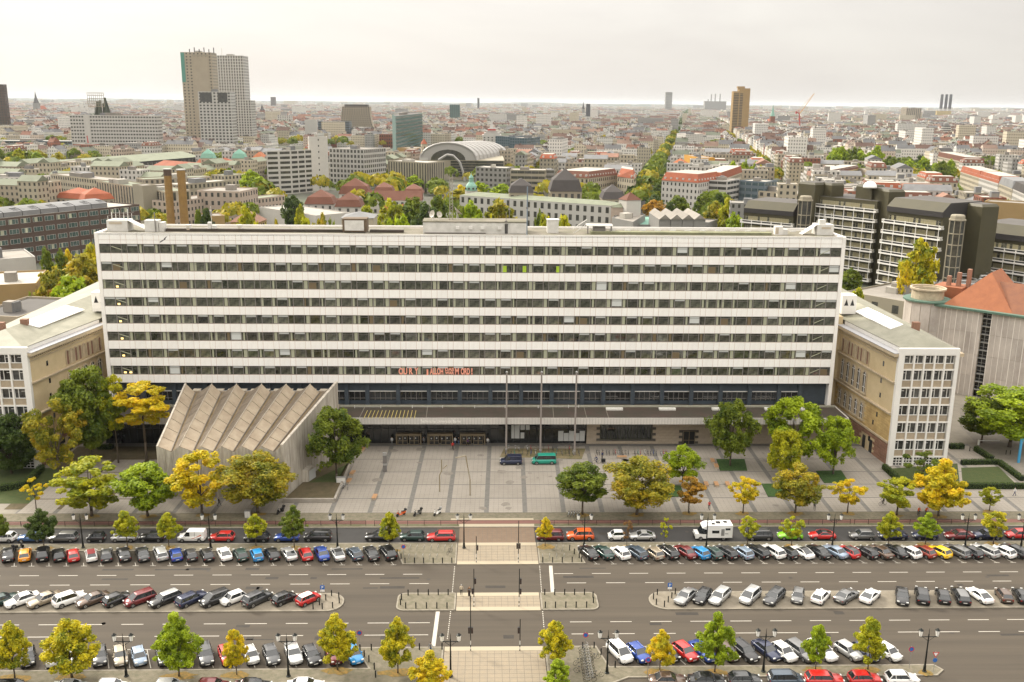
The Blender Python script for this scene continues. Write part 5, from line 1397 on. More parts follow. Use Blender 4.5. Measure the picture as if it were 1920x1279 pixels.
person(1527,956,'walk','black','black',250,'person dressed in black beside the dark olive tree')
person(411,949,'walk','black','black',10,'person in black striding along the pavement before the hall')
person(849,843,'walk','red','black',270,'person in dark red walking out of the middle entrance')
person(853.5,834,'walk','white','jeans',265,'person in white shirt between the middle and right doors')
person(860,834,'stand','black','jeans',240,'person in black top chatting between middle and right doors')
person(877,836,'walk','purple','black',180,'person in a purple coat passing the right entrance doors')
person(914.5,835,'stand','white','grey',270,'person in white standing right of the entrance doors')
person(1902,930,'walk','white','navy',170,'person in white top walking alone at far right')
g=G(682,838,.12);person(0,0,'sit','black','black',200,'person in black sitting on the small bench by the drooping tree',x=g.x,y=g.y)
person(735,834,'stand','white','grey',270,'person in white leaning by the left entrance doors',fair)
person(794.5,834,'stand','grey','black',260,'person in grey standing between the left and middle doors')
# ------------------------------------------------------------------ bicycles and scooters
def ringpts(cx,cz,r,n=12):return[(cx+r*math.cos(k*2*math.pi/n),0,cz+r*math.sin(k*2*math.pi/n))for k in range(n)]
def bike_meshes():
	f=MB()
	A,B_,C_,D,F=(-.52,0,.34),(-.10,0,.30),(-.18,0,.82),(.40,0,.80),(.53,0,.34)
	for p,q in((A,B_),(B_,C_),(A,C_),(C_,D),(B_,D),(D,F)):f.tube(p,q,.02,n=4)
	f.tube((.40,0,.8),(.37,0,1.0),.015,n=4);f.tube((.36,-.27,1.02),(.36,.27,1.02),.014,n=4)
	f.box(-.32,-.07,.90,-.08,.07,.94,1);f.tube(C_,(-.2,0,.9),.014,n=4);f.box(-.14,-.09,.25,.02,-.06,.35,1)
	w=MB();P=ringpts(0,0,.335);
	for k in range(12):w.tube(P[k],P[(k+1)%12],.02,n=4,caps=False)
	for k in range(0,12,2):w.tube((0,0,0),P[k],.005,n=3,caps=False)
	return f.mesh('frame',[PC['silver'],trim]),w.mesh('wheel',[tyre_m])
BK=bike_meshes()
def bicycle(x,y,z,heading,colour,label,group,lean=0):
	t=thing('bicycle',(x,y,z),label,'bicycle',group,rz=rad(heading));t.rotation_euler.x=rad(lean)
	o=link('frame',BK[0],t);o.material_slots[0].link='OBJECT';o.material_slots[0].material=PC[colour]
	link('wheel',BK[1],t,(-.52,0,.34));link('wheel',BK[1],t,(.53,0,.34));return t
rb=random.Random(21);cols=['black','silver','grey','dark grey','blue','red','black','beige','navy','white','teal','black']
for k,px in enumerate(list(range(948,1090,8))):
	for yb,grp in((845,'bicycles in the back rack row by the glass front'),(853,'bicycles in the front rack row by the glass front')):
		if rb.random()<.12:continue
		g=G(px+rb.uniform(-2,2),yb,.12);c=rb.choice(cols);rowname='back' if yb<850 else 'front'
		bicycle(g.x,g.y,.12,90+rb.uniform(-12,12),c,'bicycle in the '+rowname+' rack row behind the teal minibus',grp,rb.uniform(-6,6))
for k,px in enumerate(range(1112,1252,6)):
	if rb.random()<.12:continue
	g=G(px+rb.uniform(-1.5,1.5),852+.01*(px-1100),.12)
	bicycle(g.x,g.y,.12,90+rb.uniform(-10,10),rb.choice(cols),'bicycle in the long rack before the pale stone wall','bicycles in the long rack before the stone wall',rb.uniform(-6,6))
for i in range(12):
	g=G(1096+i*.9,1219+i*5.4,.12);bicycle(g.x,g.y,.12,10+rb.uniform(-5,5),'silver','silver rental bicycle docked in the row beside the near crossing','docked rental bicycles',rb.uniform(-4,4))
for i,(px,py,c,lab)in enumerate(((1086,1246,'black','black bicycle locked left of the rental row, uppermost'),(1088,1262,'brown','brown bicycle locked left of the rental row, lower'),(1116,1237,'dark grey','dark bicycle locked right of the rental row, upper'),(1120,1270,'beige','pale bicycle lying right of the rental row, lower'),
(843,858+180,'black','black bicycle locked on the planted corner by the crossing'),(1292,962,'dark grey','lone bicycle standing right of the largest olive tree'))):
	g=G(px,py,.12);bicycle(g.x,g.y,.12,(20,-15,30,10,60,80)[i],c,lab,None)
for i in range(5):
	g=G(1066+i*5,967,.12);bicycle(g.x,g.y,.12,70+i*3,'silver','bicycle in the small cluster under the dense green tree','bicycles under the dense green tree',5)
for i,(px,py)in enumerate(((640,918),(646,914),(652,917))):
	g=G(px,py,.12);bicycle(g.x,g.y,.12,60+20*i,('white','silver','grey')[i],('white bicycle leaning at the terrace corner beside the grey box','silver bicycle in the middle at the terrace corner','grey bicycle standing outermost at the terrace corner')[i],None)
def rider(px,py,heading,topc,botc,lab,blab,bc):
	g=G(px,py,.12);bicycle(g.x,g.y,.12,heading,bc,blab,None)
	a=rad(heading);person(0,0,'ride',topc,botc,heading,lab,x=g.x-.18*math.cos(a),y=g.y-.18*math.sin(a),z=.14)
rider(1118,869,180,'navy','navy','cyclist in dark blue riding left on the square','black bicycle ridden by the dark blue cyclist','black')
rider(1655,947,195,'black','black','cyclist in black passing the yellow tree before the hedge','dark bicycle ridden past the hedge by a cyclist in black','dark grey')
rider(1722,967,262,'orange','black','left of two cyclists in orange jackets on the verge','bicycle under the left orange cyclist','black')
rider(1736,967,270,'orange','black','right of two cyclists in orange jackets on the verge','bicycle under the right orange cyclist','black')
person(1129,861,'stand','navy','black',200,'person in dark blue standing by the bicycle trailer')
g=G(1131,868,.12);tr_=thing('bicycle_trailer',(g.x,g.y,.12),'small black bicycle trailer standing on the square','trailer');b=MB();b.box(-.4,-.3,.3,.4,.3,.85);b.build('box',trim,tr_);link('wheel',BK[1],tr_,(0,-.34,.335));link('wheel',BK[1],tr_,(0,.34,.335))
def scooter(px,py,heading,c,label,motor=False):
	g=G(px,py,.12);t=thing('motor_scooter',(g.x,g.y,.11),label,'scooter',None,rz=rad(heading));M=PC[c]
	b=MB();b.sm=True;b.lathe((0,0,0),[(.001,0),(.001,.001)],4)
	k=MB();k.prism([(-.75,-.17),(-.15,-.2),(-.15,.2),(-.75,.17)],.38,.74);k.prism([(-.95,-.12),(-.75,-.17),(-.75,.17),(-.95,.12)],.5,.72);k.box(-.15,-.17,.25,.42,.17,.34)
	k.face([(.42,-.22,.3),(.42,.22,.3),(.60,.2,.95),(.60,-.2,.95)]);k.face([(.47,-.22,.3),(.65,-.2,.95),(.65,.2,.95),(.47,.22,.3)]);k.box(.5,-.07,.6,.85,.07,.68);k.tube((.55,0,.9),(.48,0,1.1),.04,n=5);k.build('body',M,t)
	s=MB();s.box(-.8,-.15,.745,-.12,.15,.83);s.tube((.48,-.33,1.1),(.48,.33,1.1),.02,n=5);s.build('seat',trim,t)
	for x in(.72,-.62):
		w=MB();w.tube((0,-.06,0),(0,.06,0),.25,n=12);w.build('wheel',tyre_m,t).location=(x,0,.25)
	h=MB();h.box(.62,-.08,.88,.68,.08,1.0);h.build('headlight',head_m,t)
	q=MB();q.box(-1.05,-.2,.85,-.72,.2,1.15);q.build('top_box',trim if c!='white' else PC['silver'],t)
scooter(752,967,215,'orange','orange-red motor scooter parked at the edge of the square')
scooter(783,966,225,'grey','small grey motor scooter between the orange and white ones')
scooter(820,965,230,'white','white motor scooter parked at the edge of the square')
scooter(526,962,240,'black','black motorcycle parked alone on the left verge')
scooter(35,1030,60,'black','black motor scooter beside the amber hatchback')
# utility boxes
for px,py,w,h,lab in((465,970,.5,1.3,'grey electricity box behind the left railing'),(640,908,.9,1.5,'pale grey box at the terrace corner with bicycles')):
	g=G(px,py,.12);t=thing('utility_box',(g.x,g.y,.1),lab,'utility box');b=MB();b.box(-w,-.3,0,w,.3,h);b.build('cabinet',steel,t);b=MB();b.box(-w*.9,-.315,.1,-.02,-.3,h-.1);b.box(.02,-.315,.1,w*.9,-.3,h-.1);b.build('door',plant_white,t)
	# benches on the square
def bench(px,py,rz,label,wd=True):
	g=G(px,py,.12);t=thing('bench',(g.x,g.y,.12),label,'bench','wooden topped concrete benches',rz=rad(rz))
	b=MB();b.box(-.95,-.35,0,.95,.35,.36);b.build('base',concrete if False else stone_pale,t)
	if wd:
		for k in range(4):b=MB();b.box(-.98,-.38+k*.2,.365,.98,-.21+k*.2,.43);b.build('plank',wood_m,t)
for px,py,rz,lab in((702.6,934,85,'wood topped bench alone near the front of the square'),(661,889,80,'wood topped bench by the terrace wall, middle one'),(654,904,80,'wood topped bench at the lower terrace wall'),(680,845,80,'wood topped bench beneath the sitting person'),
(1336,866,85,'upper of two benches left of the grass plot'),(1343,876,85,'lower of two benches left of the grass plot'),(1324,910,85,'left bench in the row of three'),(1343,910,85,'middle bench in the row of three'),(1364,910,85,'right bench in the row of three'),(1166,859,0,'bench standing before the long bicycle rack')):
	bench(px,py,rz,lab)
	# information pillar, folded-metal sculpture, flagpoles
g=G(722,884,.12);h=PY(722,850,g.y).z;t=thing('information_pillar',(g.x,g.y,.12),'slim grey information pillar on the left of the square','pillar')
b=MB();b.box(-.35,-.2,0,.35,.2,h-.1);b.build('shaft',mat('pillar_grey',(.16,.15,.14),.6),t);b=MB();b.box(-.37,-.22,h-.55,.37,.22,h);b.box(-.36,-.21,1.3,.36,.21,1.7);b.build('collar',steel,t)
def P2(px,py,Y):v=PY(px,py,Y);return v
for name,base,pts,arm,lab in(('sculpture',(824.5,922),[(824.2,891),(828.1,883),(828,861.5)],[(830.5,879),(838,872)],'shorter bent metal post sculpture on the square'),
('sculpture',(881.5,929),[(881.3,899),(877,877),(873.5,855)],[(873.5,854.5),(854,858.5)],'taller bent metal post sculpture with a pale arm')):
	g=G(*base,.12);t=thing(name,(g.x,g.y,.12),lab,'sculpture');P=[g]+[P2(*p,g.y)for p in pts]
	b=MB()
	for i in range(len(P)-1):b.tube(P[i],P[i+1],.13,n=4)
	b.build('post',mat('weathered_bronze',(.22,.18,.11),.6)if 'weathered_bronze' not in MATS else MATS['weathered_bronze'],t,(g.x,g.y,.12))
	b=MB();b.tube(P2(*arm[0],g.y),P2(*arm[1],g.y),.12,n=4)
	if base[0]>850:b.tube(P[1]+Vector((0,-.16,0)),P[2]+Vector((0,-.16,0)),.1,n=4)
	b.build('arm',tactile,t,(g.x,g.y,.12))
for px,yb,lab in((949,850,'left one of three tall grey flagpoles'),(1013,852,'middle one of three tall grey flagpoles'),(1077,853,'right one of three tall grey flagpoles')):
	g=G(px,yb,.12);h=PY(px,697,g.y).z;t=thing('flagpole',(g.x,g.y,.1),lab+' before the entrance','flagpole','flagpoles')
	b=MB();b.tube((0,0,0),(0,0,h-.3),.20,.17,n=8);b.build('pole',mat('flagpole_grey',(.24,.21,.19),.6)if 'flagpole_grey' not in MATS else MATS['flagpole_grey'],t);b=MB();b.lathe((0,0,h-.3),[(.24,0),(.24,.2),(.1,.32)],8);b.build('finial',steel,t);b=MB();b.box(-.24,-.24,.8,.24,.24,1.1);b.build('collar',steel,t)
	# planting beds behind the racks and grass plots
b=MB();a,c=G(937,858),G(1100,862)
polysheet('planting_bed',[(a.x,a.y),(c.x-1,c.y),(G(1098,842).x,G(1098,842).y),(G(945,842).x,G(945,842).y)],.128,mat('bed_soil',(.20,.155,.09),.95,var=1,scale=.9,var2=(.10,.095,.04),bump=.5,bscale=8))
def plot(pts,label_):
	P=[G(*p)for p in pts];o=polysheet('grass_plot',[(p.x,p.y)for p in P][::-1],.26,mat('plot_green',(.045,.085,.02),.95,var=1,scale=2.5,var2=(.02,.05,.012),bump=.6,bscale=12)if 'plot_green' not in MATS else MATS['plot_green'],th=.16)
plot([(1343,863),(1350,884),(1401,884),(1396,863)],'a');plot([(1530,885),(1545,907),(1592,907),(1577,884)],'b');plot([(1428,909),(1440,933),(1478,933),(1468,909)],'c');plot([(1240,912),(1247,933),(1282,933),(1276,912)],'d')
# hedges
hedge_leaf=LT['dark']
def hedge(pts,w,h,label,z0=.1,tone='dark',cat='hedge'):
	P=[Vector((*G(*p).to_2d(),0))for p in pts];c0=P[0]
	t=thing('hedge',(c0.x,c0.y,z0),label,cat)
	r=np.random.RandomState(int(c0.x*7)%999);V=[]
	core=MB()
	for i in range(len(P)-1):
		a,c=P[i]-c0,P[i+1]-c0;d=c-a;L=d.length;u=d/L;nn=Vector((-u.y,u.x,0))
		core.prism([a-nn*w*.4,c-nn*w*.4,c+nn*w*.4,a+nn*w*.4],0,h*.88)
		n=int(L*(w+2*h)*55)
		for k in range(n):
			s=r.uniform(0,1);e=r.uniform(-1,1)*(w/2+h)
			off,zz=(e,h)if abs(e)<w/2 else(math.copysign(w/2,e),max(.02,h-(abs(e)-w/2)))
			p=a+d*s+nn*(off+r.normal()*.04)+Vector((0,0,zz+r.normal()*.04));V.append(p)
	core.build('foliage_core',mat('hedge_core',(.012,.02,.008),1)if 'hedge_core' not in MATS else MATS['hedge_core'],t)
	b=MB()
	for p in V:
		a1=Vector(r.normal(size=3)).normalized()*.09;b1=a1.orthogonal().normalized()*.06
		b.face([p-a1,p-b1,p+a1,p+b1])
	b.build('foliage',LT[tone],t)
hedge([(1657,880),(1692,912),(1812,917),(1925,917)],.9,1.1,'long clipped hedge around the lawn before the right wing')
hedge([(1802,872),(1872,871),(1916,903)],.9,1.0,'clipped hedge behind the small lawn at far right')
hedge([(1828,846),(1860,866)],.9,1.1,'short diagonal hedge by the side road at right')
hedge([(1743,863),(1770,863)],1.2,1.1,'short thick hedge against the right side of the wing')if False else hedge([(1780,842),(1806,842)],1.2,1.1,'short thick hedge beside the white gridded wing')
hedge([(-20,925),(48,915),(80,882)],1.0,1.2,'dark clipped hedge before the left white gridded end')
hedge([(185,842),(212,842)],1.5,.8,'low dark hedge patch behind the golden tree')
polysheet('lawn',[G(*p).to_2d()for p in((1805,912),(1908,912),(1872,876),(1802,878))],.125,lawn);polysheet('lawn',[G(*p).to_2d()for p in((1695,908),(1800,912),(1795,870),(1668,880))],.125,lawn)
# side road at right, blue gate
polysheet('side_road',[G(*p).to_2d()for p in((1800,800),(1840,842),(1925,906),(1990,880),(1930,800),(1880,765),(1800,765))],.105,mat('side_road',(.20,.18,.15),.9,var=.6,scale=.4))
g=G(1908,868,.12);t=thing('blue_gate',(g.x,g.y,.1),'bright blue steel gate frame at the right picture edge','gate');b=MB();b.box(0,0,0,.45,.3,4.6);b.box(0,0,4.6,5.5,.3,5.1);b.box(5.1,0,0,5.5,.3,4.6);b.build('frame',mat('gate_blue',(.05,.26,.45),.5),t)
g=G(1852,834,.12);t=thing('barrier',(g.x,g.y,.1),'white barrier arm across the side road','barrier');b=MB();b.box(-2.2,-.15,0,-1.9,.15,1.1);b.build('post',swhite,t);b=MB();b.box(-1.9,-.04,.9,2.4,.04,1.0);b.build('arm',swhite,t)
for i,px in enumerate((1818,1828,1886,1894)):
	g=G(px,846 if px<1850 else 852,.12);o=link('bollard',boll,None,(g.x,g.y,.1));tag(o,'thin post beside the side road at far right','bollard','posts by the side road')
	# ------------------------------------------------------------------ the two old wings with white gridded ends
sand=mat('sandstone',(.56,.45,.275),.85,var=.9,scale=.35,var2=(.46,.36,.215),bump=.15,bscale=3,detail=7)
sand_ochre=mat('ochre_rustication',(.56,.40,.175),.85,var=.8,scale=.5,var2=(.36,.245,.105),objvar=.08)
sand_red=mat('red_rustication',(.27,.15,.10),.85,var=.8,scale=.5,var2=(.20,.11,.075),objvar=.08)
sand_trim=mat('sandstone_trim',(.50,.41,.28),.8,var=.6,scale=1,var2=(.33,.265,.19))
grid_white=mat('grid_white',(.72,.70,.66),.5,var=.4,scale=.5,var2=(.62,.60,.56))
spandrel_beige=mat('spandrel_beige',(.38,.31,.22),.7,objvar=.12,var=.5,scale=1.5)
tin=mat('grey_tin_roof',(.245,.235,.18),.6,var=.9,scale=.35,var2=(.175,.17,.125))
skylight_w=mat('white_skylight',(.80,.79,.77),.35)
win_dark=glass_mat('wing_glass',(.012,.013,.014),(.07,.07,.065),.6)
redbrown=mat('arch_panel',(.22,.12,.08),.7,var=.5,scale=2)
class Face:
	"""a wall plane: origin o, direction u along it, outward normal n; s along, z up, d outward"""
	def __init__(s,o,e,outward):
		s.o=Vector((o[0],o[1],0));v=Vector((e[0]-o[0],e[1]-o[1],0));s.L=v.length;s.u=v/s.L
		n=Vector((s.u.y,-s.u.x,0));s.n=n if n.dot(Vector((outward[0],outward[1],0)))>0 else-n
	def p(s,a,z,d=0):q=s.o+s.u*a+s.n*d;return(q.x,q.y,z)
	def box(s,b,a0,a1,z0,z1,d0,d1,m=0,skip=''):
		k=len(b.v)
		b.v+=[s.p(a0,z0,d1),s.p(a1,z0,d1),s.p(a1,z0,d0),s.p(a0,z0,d0),s.p(a0,z1,d1),s.p(a1,z1,d1),s.p(a1,z1,d0),s.p(a0,z1,d0)]
		fl=s.n.cross(s.u).z>0  # keep faces outward
		for nme,q in{'b':(0,3,2,1),'t':(4,5,6,7),'f':(0,1,5,4),'r':(1,2,6,5),'k':(2,3,7,6),'l':(3,0,4,7)}.items():
			if nme in skip:continue
			q=tuple(k+i for i in q);b.f.append(q if not fl else q[::-1]);b.m.append(m)
	def arch(s,b,a0,a1,z0,z1,d,m=0,n=8):
		r=(a1-a0)/2;c=(a0+a1)/2
		pts=[s.p(a0,z0,d),s.p(a1,z0,d)]+[s.p(c+r*math.cos(math.pi*k/n),z1-r+r*math.sin(math.pi*k/n),d)for k in range(n+1)]
		b.face(pts,m)
	def archring(s,b,a0,a1,z0,z1,d0,d1,w,m=0,n=8):
		r=(a1-a0)/2;c=(a0+a1)/2
		def P(rr,k,dd):return s.p(c+rr*math.cos(math.pi*k/n),z1-r+rr*math.sin(math.pi*k/n),dd)
		for k in range(n):
			b.face([P(r,k,d1),P(r+w,k,d1),P(r+w,k+1,d1),P(r,k+1,d1)],m);b.face([P(r,k,d0),P(r,k,d1),P(r,k+1,d1),P(r,k+1,d0)],m);b.face([P(r+w,k,d1),P(r+w,k,d0),P(r+w,k+1,d0),P(r+w,k+1,d1)],m)
		for a in(a0-w,a1):s.box(b,a,a+w,z0,z1-r,d0,d1,m)
def wing(side,P0,P1,width,Yback,label):
	"""side 'right': the long sandstone face looks left. P0 front corner, P1 far point of that face"""
	sg=1 if side=='right' else-1
	P0,P1=Vector(P0),Vector(P1)
	t=thing('stone_wing',(P0.x,P0.y,0),label,'building');O_=(P0.x,P0.y,0)
	d=(P1-P0);slope=d.x/d.y
	Pb=Vector((P0.x+slope*(Yback-P0.y),Yback));outer=P0.x+sg*width
	Ht=23.2
	b=MB();poly=[P0+Vector((sg*.0,.6)),Vector((outer,P0.y+.6)),Vector((outer,Yback)),Pb]
	if sg<0:poly=poly[::-1]
	b.prism(poly,0,Ht);b.build('wall',sand,t,O_)
	F=Face(P0+Vector((0,.5)),P1,(-sg,0))
	def part(nm,m,fn,par=t,org=O_):
		b=MB();fn(b);return b.build(nm,m,par,org)
	L=F.L
	# white gridded end
	E_=Face((P0.x,P0.y),(outer,P0.y),(0,-1));W=E_.L
	lv=[PY(1672,y,178).z for y in(879,855,823.6,790.4,758,725.7,692,664)];lv[0]=0
	part('end_frame',grid_white,lambda b:[E_.box(b,-.1,1.0,0,24.3,-.6,.25),E_.box(b,W-.7,W,0,24.3,-.6,.25),E_.box(b,1.0,W-.7,lv[-1]-.1,24.3,-.6,.22)])
	part('end_wall',joint_mat,lambda b:E_.box(b,1.0,W-.7,0,lv[-1]-.1,-.6,-.32))
	nb=5;bw=(W-1.7)/nb
	part('end_mullion',grid_white,lambda b:[E_.box(b,1.0+bw*k-.16,1.0+bw*k+.16,0,lv[-1]-.12,-.31,.2)for k in range(1,nb)])
	for r in range(7):
		z0,z1=lv[r],lv[r+1]
		part('end_beam',grid_white,lambda b:E_.box(b,1.0,W-.7,z1-.28,z1-.002 if r==6 else z1,-.31,.15))
		for k in range(nb):
			a0,a1=1.0+bw*k+.16,1.0+bw*(k+1)-.16
			if r==0:
				part('lattice_window',win_dark,lambda b:E_.box(b,a0,a1,.1,z1-.3,-.31,-.2));w=t.children[-1]
				part('lattice',grid_white,lambda b:[E_.box(b,a0+(a1-a0)*q/3-.05,a0+(a1-a0)*q/3+.05,.1,z1-.3,-.19,.0)for q in range(1,3)]+[E_.box(b,a0,a1,.1+(z1-.4)*q/3-.06,.1+(z1-.4)*q/3+.06,-.19,-.01)for q in range(0,4)])
				continue
			zs=z0+(z1-z0)*.36
			o=part('spandrel',spandrel_beige,lambda b:E_.box(b,a0,a1,z0,zs,-.31,-.05))
			part('sill',grid_white,lambda b:E_.box(b,a0,a1,zs,zs+.1,-.31,.02))
			wf=part('window',grid_white,lambda b:[E_.box(b,a0,a0+.07,zs+.1,z1-.28,-.25,-.12),E_.box(b,a1-.07,a1,zs+.1,z1-.28,-.25,-.12),E_.box(b,a0,a1,z1-.36,z1-.28,-.25,-.12),E_.box(b,a0+(.36 if(k+r)%2 else .64)*(a1-a0)-.05,a0+(.36 if(k+r)%2 else .64)*(a1-a0)+.05,zs+.1,z1-.3,-.25,-.12),E_.box(b,a0+.07,a0+(a1-a0)*.36,z1-.85,z1-.79,-.24,-.13)])
			b=MB();E_.box(b,a0+.07,a1-.07,zs+.1,z1-.36,-.31,-.22);b.build('pane',win_dark,wf,O_)
			# long sandstone face, z bands
	part('base_course',sand_trim,lambda b:[F.box(b,0,L,4.6,5.0,0,.35),F.box(b,0,L,10.5,10.75,0,.45),F.box(b,0,L,10.75,11.0,0,.7),F.box(b,0,L,16.9,17.1,0,.3),F.box(b,0,L,17.1,17.35,0,.5),F.box(b,0,L,21.3,21.5,0,.15)])
	rr=random.Random(4)
	def blocks(nm,m,z0,z1,h,ln,holes):
		n=0;z=z0;k=0;rest=MB()
		while z<z1-.05:
			a=-(k%2)*ln/2
			while a<L:
				a0,a1=max(0,a),min(L,a+ln);a+=ln
				if a1-a0<.15:continue
				if any(a1>q[0]and a0<q[1]and z+h>q[2]and z<q[3]for q in holes):continue
				if n<140:
					bb=MB();F.box(bb,a0+.025,a1-.025,z+.025,min(z1,z+h)-.025,0,.12+rr.uniform(0,.03),skip='k');bb.build(nm,m,t,O_);n+=1
				else:F.box(rest,a0+.025,a1-.025,z+.025,min(z1,z+h)-.025,0,.13,skip='k')
			z+=h;k+=1
		if rest.v:stuff(rest.build(nm+'s',m,t,O_))
	s0=L*.42
	aw=[(s0+1.0+k*(L-s0-1.6)/5,s0+1.0+k*(L-s0-1.6)/5+1.45)for k in range(5)]
	blocks('rusticated_block',sand_red,0,4.6,.58,1.5,[(6.2,7.6,0,3),(9.2,10.6,0,3)])
	blocks('ochre_block',sand_ochre,5.0,10.5,.55,1.35,[(a0-.35,a1+.35,5.6,9.9)for a0,a1 in aw])
	for a0,a1 in aw:
		for z0,z1,mname in((5.9,9.3,'g'),(11.6,16.1,'u')):
			fr=part('arched_window',sand_trim,lambda b:[F.archring(b,a0,a1,z0,z1,0,.22,.28),F.box(b,a0-.4,a1+.4,z0-.3,z0,0,.4)])
			b=MB();F.arch(b,a0,a1,z0,z1,.03);b.build('pane',win_dark,fr,O_)
			b=MB();c=(a0+a1)/2;F.box(b,c-.05,c+.05,z0,z1-.02,.035,.12);F.box(b,a0,a1,z1-(a1-a0)/2-.04,z1-(a1-a0)/2+.04,.035,.12);F.box(b,a0,a1,z0+1.1,z0+1.18,.035,.12);b.build('sash',grid_white,fr,O_)
	n9=9
	for k in range(n9):
		a0=s0+.9+k*(L-s0-1.6)/n9;a1=a0+.85
		fr=part('arcade_niche',sand_trim,lambda b:[F.archring(b,a0,a1,17.7,20.6,0,.2,.16)]);b=MB();F.arch(b,a0,a1,17.7,20.6,.03);b.build('niche_panel',redbrown if k%3!=1 else sand_trim,fr,O_)
	for a,z in((L*.20,19.2),(L*.21,15.6),(L*.2,12.6),(L*.21,8.4),(L*.26,6.3),(L*.3,2.4)):
		part('small_window',win_dark,lambda b:F.box(b,a,a+.55,z,z+1.0,0,.16 if z<11 else .03))
	for a in(6.3,9.3):part('cellar_door',dark_in,lambda b:F.box(b,a,a+1.2,0,2.9,0,.05))
	# eaves: frieze, dentils, cornice, gutter
	part('cornice',sand_trim,lambda b:[F.box(b,-.3,L+.3,22.3,22.6,0,.5),F.box(b,-.5,L+.3,22.6,23.2,0,1.0)])
	part('dentil',sand_trim,lambda b:[F.box(b,k*.62,k*.62+.3,21.95,22.3,0,.4)for k in range(int(L/.62))]);stuff(t.children[-1])
	part('gutter',mat('gutter_lead',(.33,.33,.34),.4)if 'gutter_lead' not in MATS else MATS['gutter_lead'],lambda b:F.box(b,-.5,L+.3,23.2,23.32,-.6,1.05))
	part('attic',grid_white,lambda b:F.box(b,.2,L,23.33,24.0,-.95,-.62))
	Q=Face((outer,P0.y+.5),(outer,Yback),(sg,0));part('cornice',sand_trim,lambda b:Q.box(b,-.3,Q.L,22.6,23.25,0,1.1))
	# roof: low hip
	e=24.15;xi=P0.x-sg*.0;ridge=(P0.x+outer)/2
	def rx(Y):return P0.x+slope*(Y-P0.y)
	fl=(lambda q:q)if sg>0 else(lambda q:q[::-1])
	zr=26.3;yh=P0.y+6.5
	A=(xi+sg*.7,P0.y+.3,e);B=(outer-sg*.1,P0.y+.3,e);R0=(ridge,yh,zr);R1=(ridge+slope*(Yback-yh)*.5,Yback,zr);C=(rx(Yback)+sg*.7,Yback,e);D=(outer-sg*.1,Yback,e)
	part('roof',tin,lambda b:[b.face(fl([A,B,R0])),b.face(fl([A,R0,R1,C][::-1])if False else[A,R0,R1,C]),b.face([B,D,R1,R0]),b.face([A,C,D,B])])
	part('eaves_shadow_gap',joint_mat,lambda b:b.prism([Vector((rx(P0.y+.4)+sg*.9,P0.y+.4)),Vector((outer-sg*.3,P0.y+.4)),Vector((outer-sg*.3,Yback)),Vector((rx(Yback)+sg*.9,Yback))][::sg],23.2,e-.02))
	# skylight strip on the inner slope
	def slopept(Y,f,dz=.12):
		ax=Vector((rx(Y)+sg*.7,Y,e));bx_=Vector((ridge+slope*max(0,(Y-yh))*.5,Y,zr));p=ax.lerp(bx_,f);p.z+=dz;return p
	for k in range(5):
		y0,y1=P0.y+12+k*3.4,P0.y+12+(k+1)*3.4-.08
		b=MB();q=[slopept(y0,.55),slopept(y0,.98),slopept(y1,.98),slopept(y1,.55)];b.face(q);lo=[p-Vector((0,0,.2))for p in q]
		for i in range(4):b.face([q[i],q[(i+1)%4],lo[(i+1)%4],lo[i]])
		b.build('skylight',skylight_w,t,O_)
		# vent turret with two triangular openings by the slab
	cx=rx(208)+sg*1.2
	part('turret',grid_white,lambda b:[b.box(min(cx,cx+sg*3.2),206,25,max(cx,cx+sg*3.2),209,29.2)])
	for k in range(2):
		x0=min(cx,cx+sg*3.2)+.45+k*1.35;part('triangular_opening',dark_in,lambda b:b.face([(x0,205.98,26.9),(x0+.95,205.98,26.9),(x0+.48,205.98,28.4)]))
	part('stair_tower',sand,lambda b:b.box(min(rx(203)-sg*3.4,rx(203)+sg*.2),203.2,0,max(rx(203)-sg*3.4,rx(203)+sg*.2),207,25))
	for x,y in((ridge-2,P0.y+9),(ridge+1.2,P0.y+12))if sg<0 else((ridge+1.8,P0.y+11),):
		part('chimney',sand_red,lambda b:b.box(x-.7,y-.5,24.3,x+.7,y+.5,27.1))
	return t
wing('right',(80.6,178.0),(78.4,203.0),11.8,246,'right sandstone wing with rows of arches and a white gridded end')
wing('left',(-86.4,177.0),(-82.0,202.0),13.5,246,'left sandstone wing with a white gridded end, cut by the picture edge')
# small stair tower masonry between slab and wing is part of each wing
# ------------------------------------------------------------------ wrapped building with orange roof, far right
sheet_m=mat('scaffold_sheet',(.50,.455,.41),.75,var=1,scale=.3,var2=(.31,.275,.245),objvar=.10,bump=.5,bscale=.8,stretch=(1,1,.45),detail=8)
seam_w=mat('sheet_seam',(.66,.62,.57),.7)
green_edge=mat('green_gutter',(.10,.17,.13),.6,var=.5,scale=1)
tile_or=mat('orange_tiles',(.27,.10,.045),.8,var=.8,scale=.6,var2=(.21,.075,.035),bump=.2,bscale=6)
tile_br=mat('brown_tiles',(.20,.085,.045),.8,var=.8,scale=.6,var2=(.15,.065,.04),bump=.2,bscale=6)
brass=mat('tower_beige',(.46,.38,.27),.7,var=.6,scale=1)
Aw=G(1737,727);top=PY(1737,573,Aw.y).z
Bw=G(1920,596,top);dw=(Bw-Vector((Aw.x,Aw.y,top))).to_2d().normalized();Bw=Vector((Aw.x,Aw.y))+dw*62
t=thing('wrapped_building',(Aw.x,Aw.y,0),'building wrapped in white scaffold sheets under a steep orange tiled roof','building');OW=(Aw.x,Aw.y,0)
F=Face((Aw.x,Aw.y),Bw,(-1,-1));print('wrapped',Aw,dw,top,F.L,F.n)
nin=-F.n
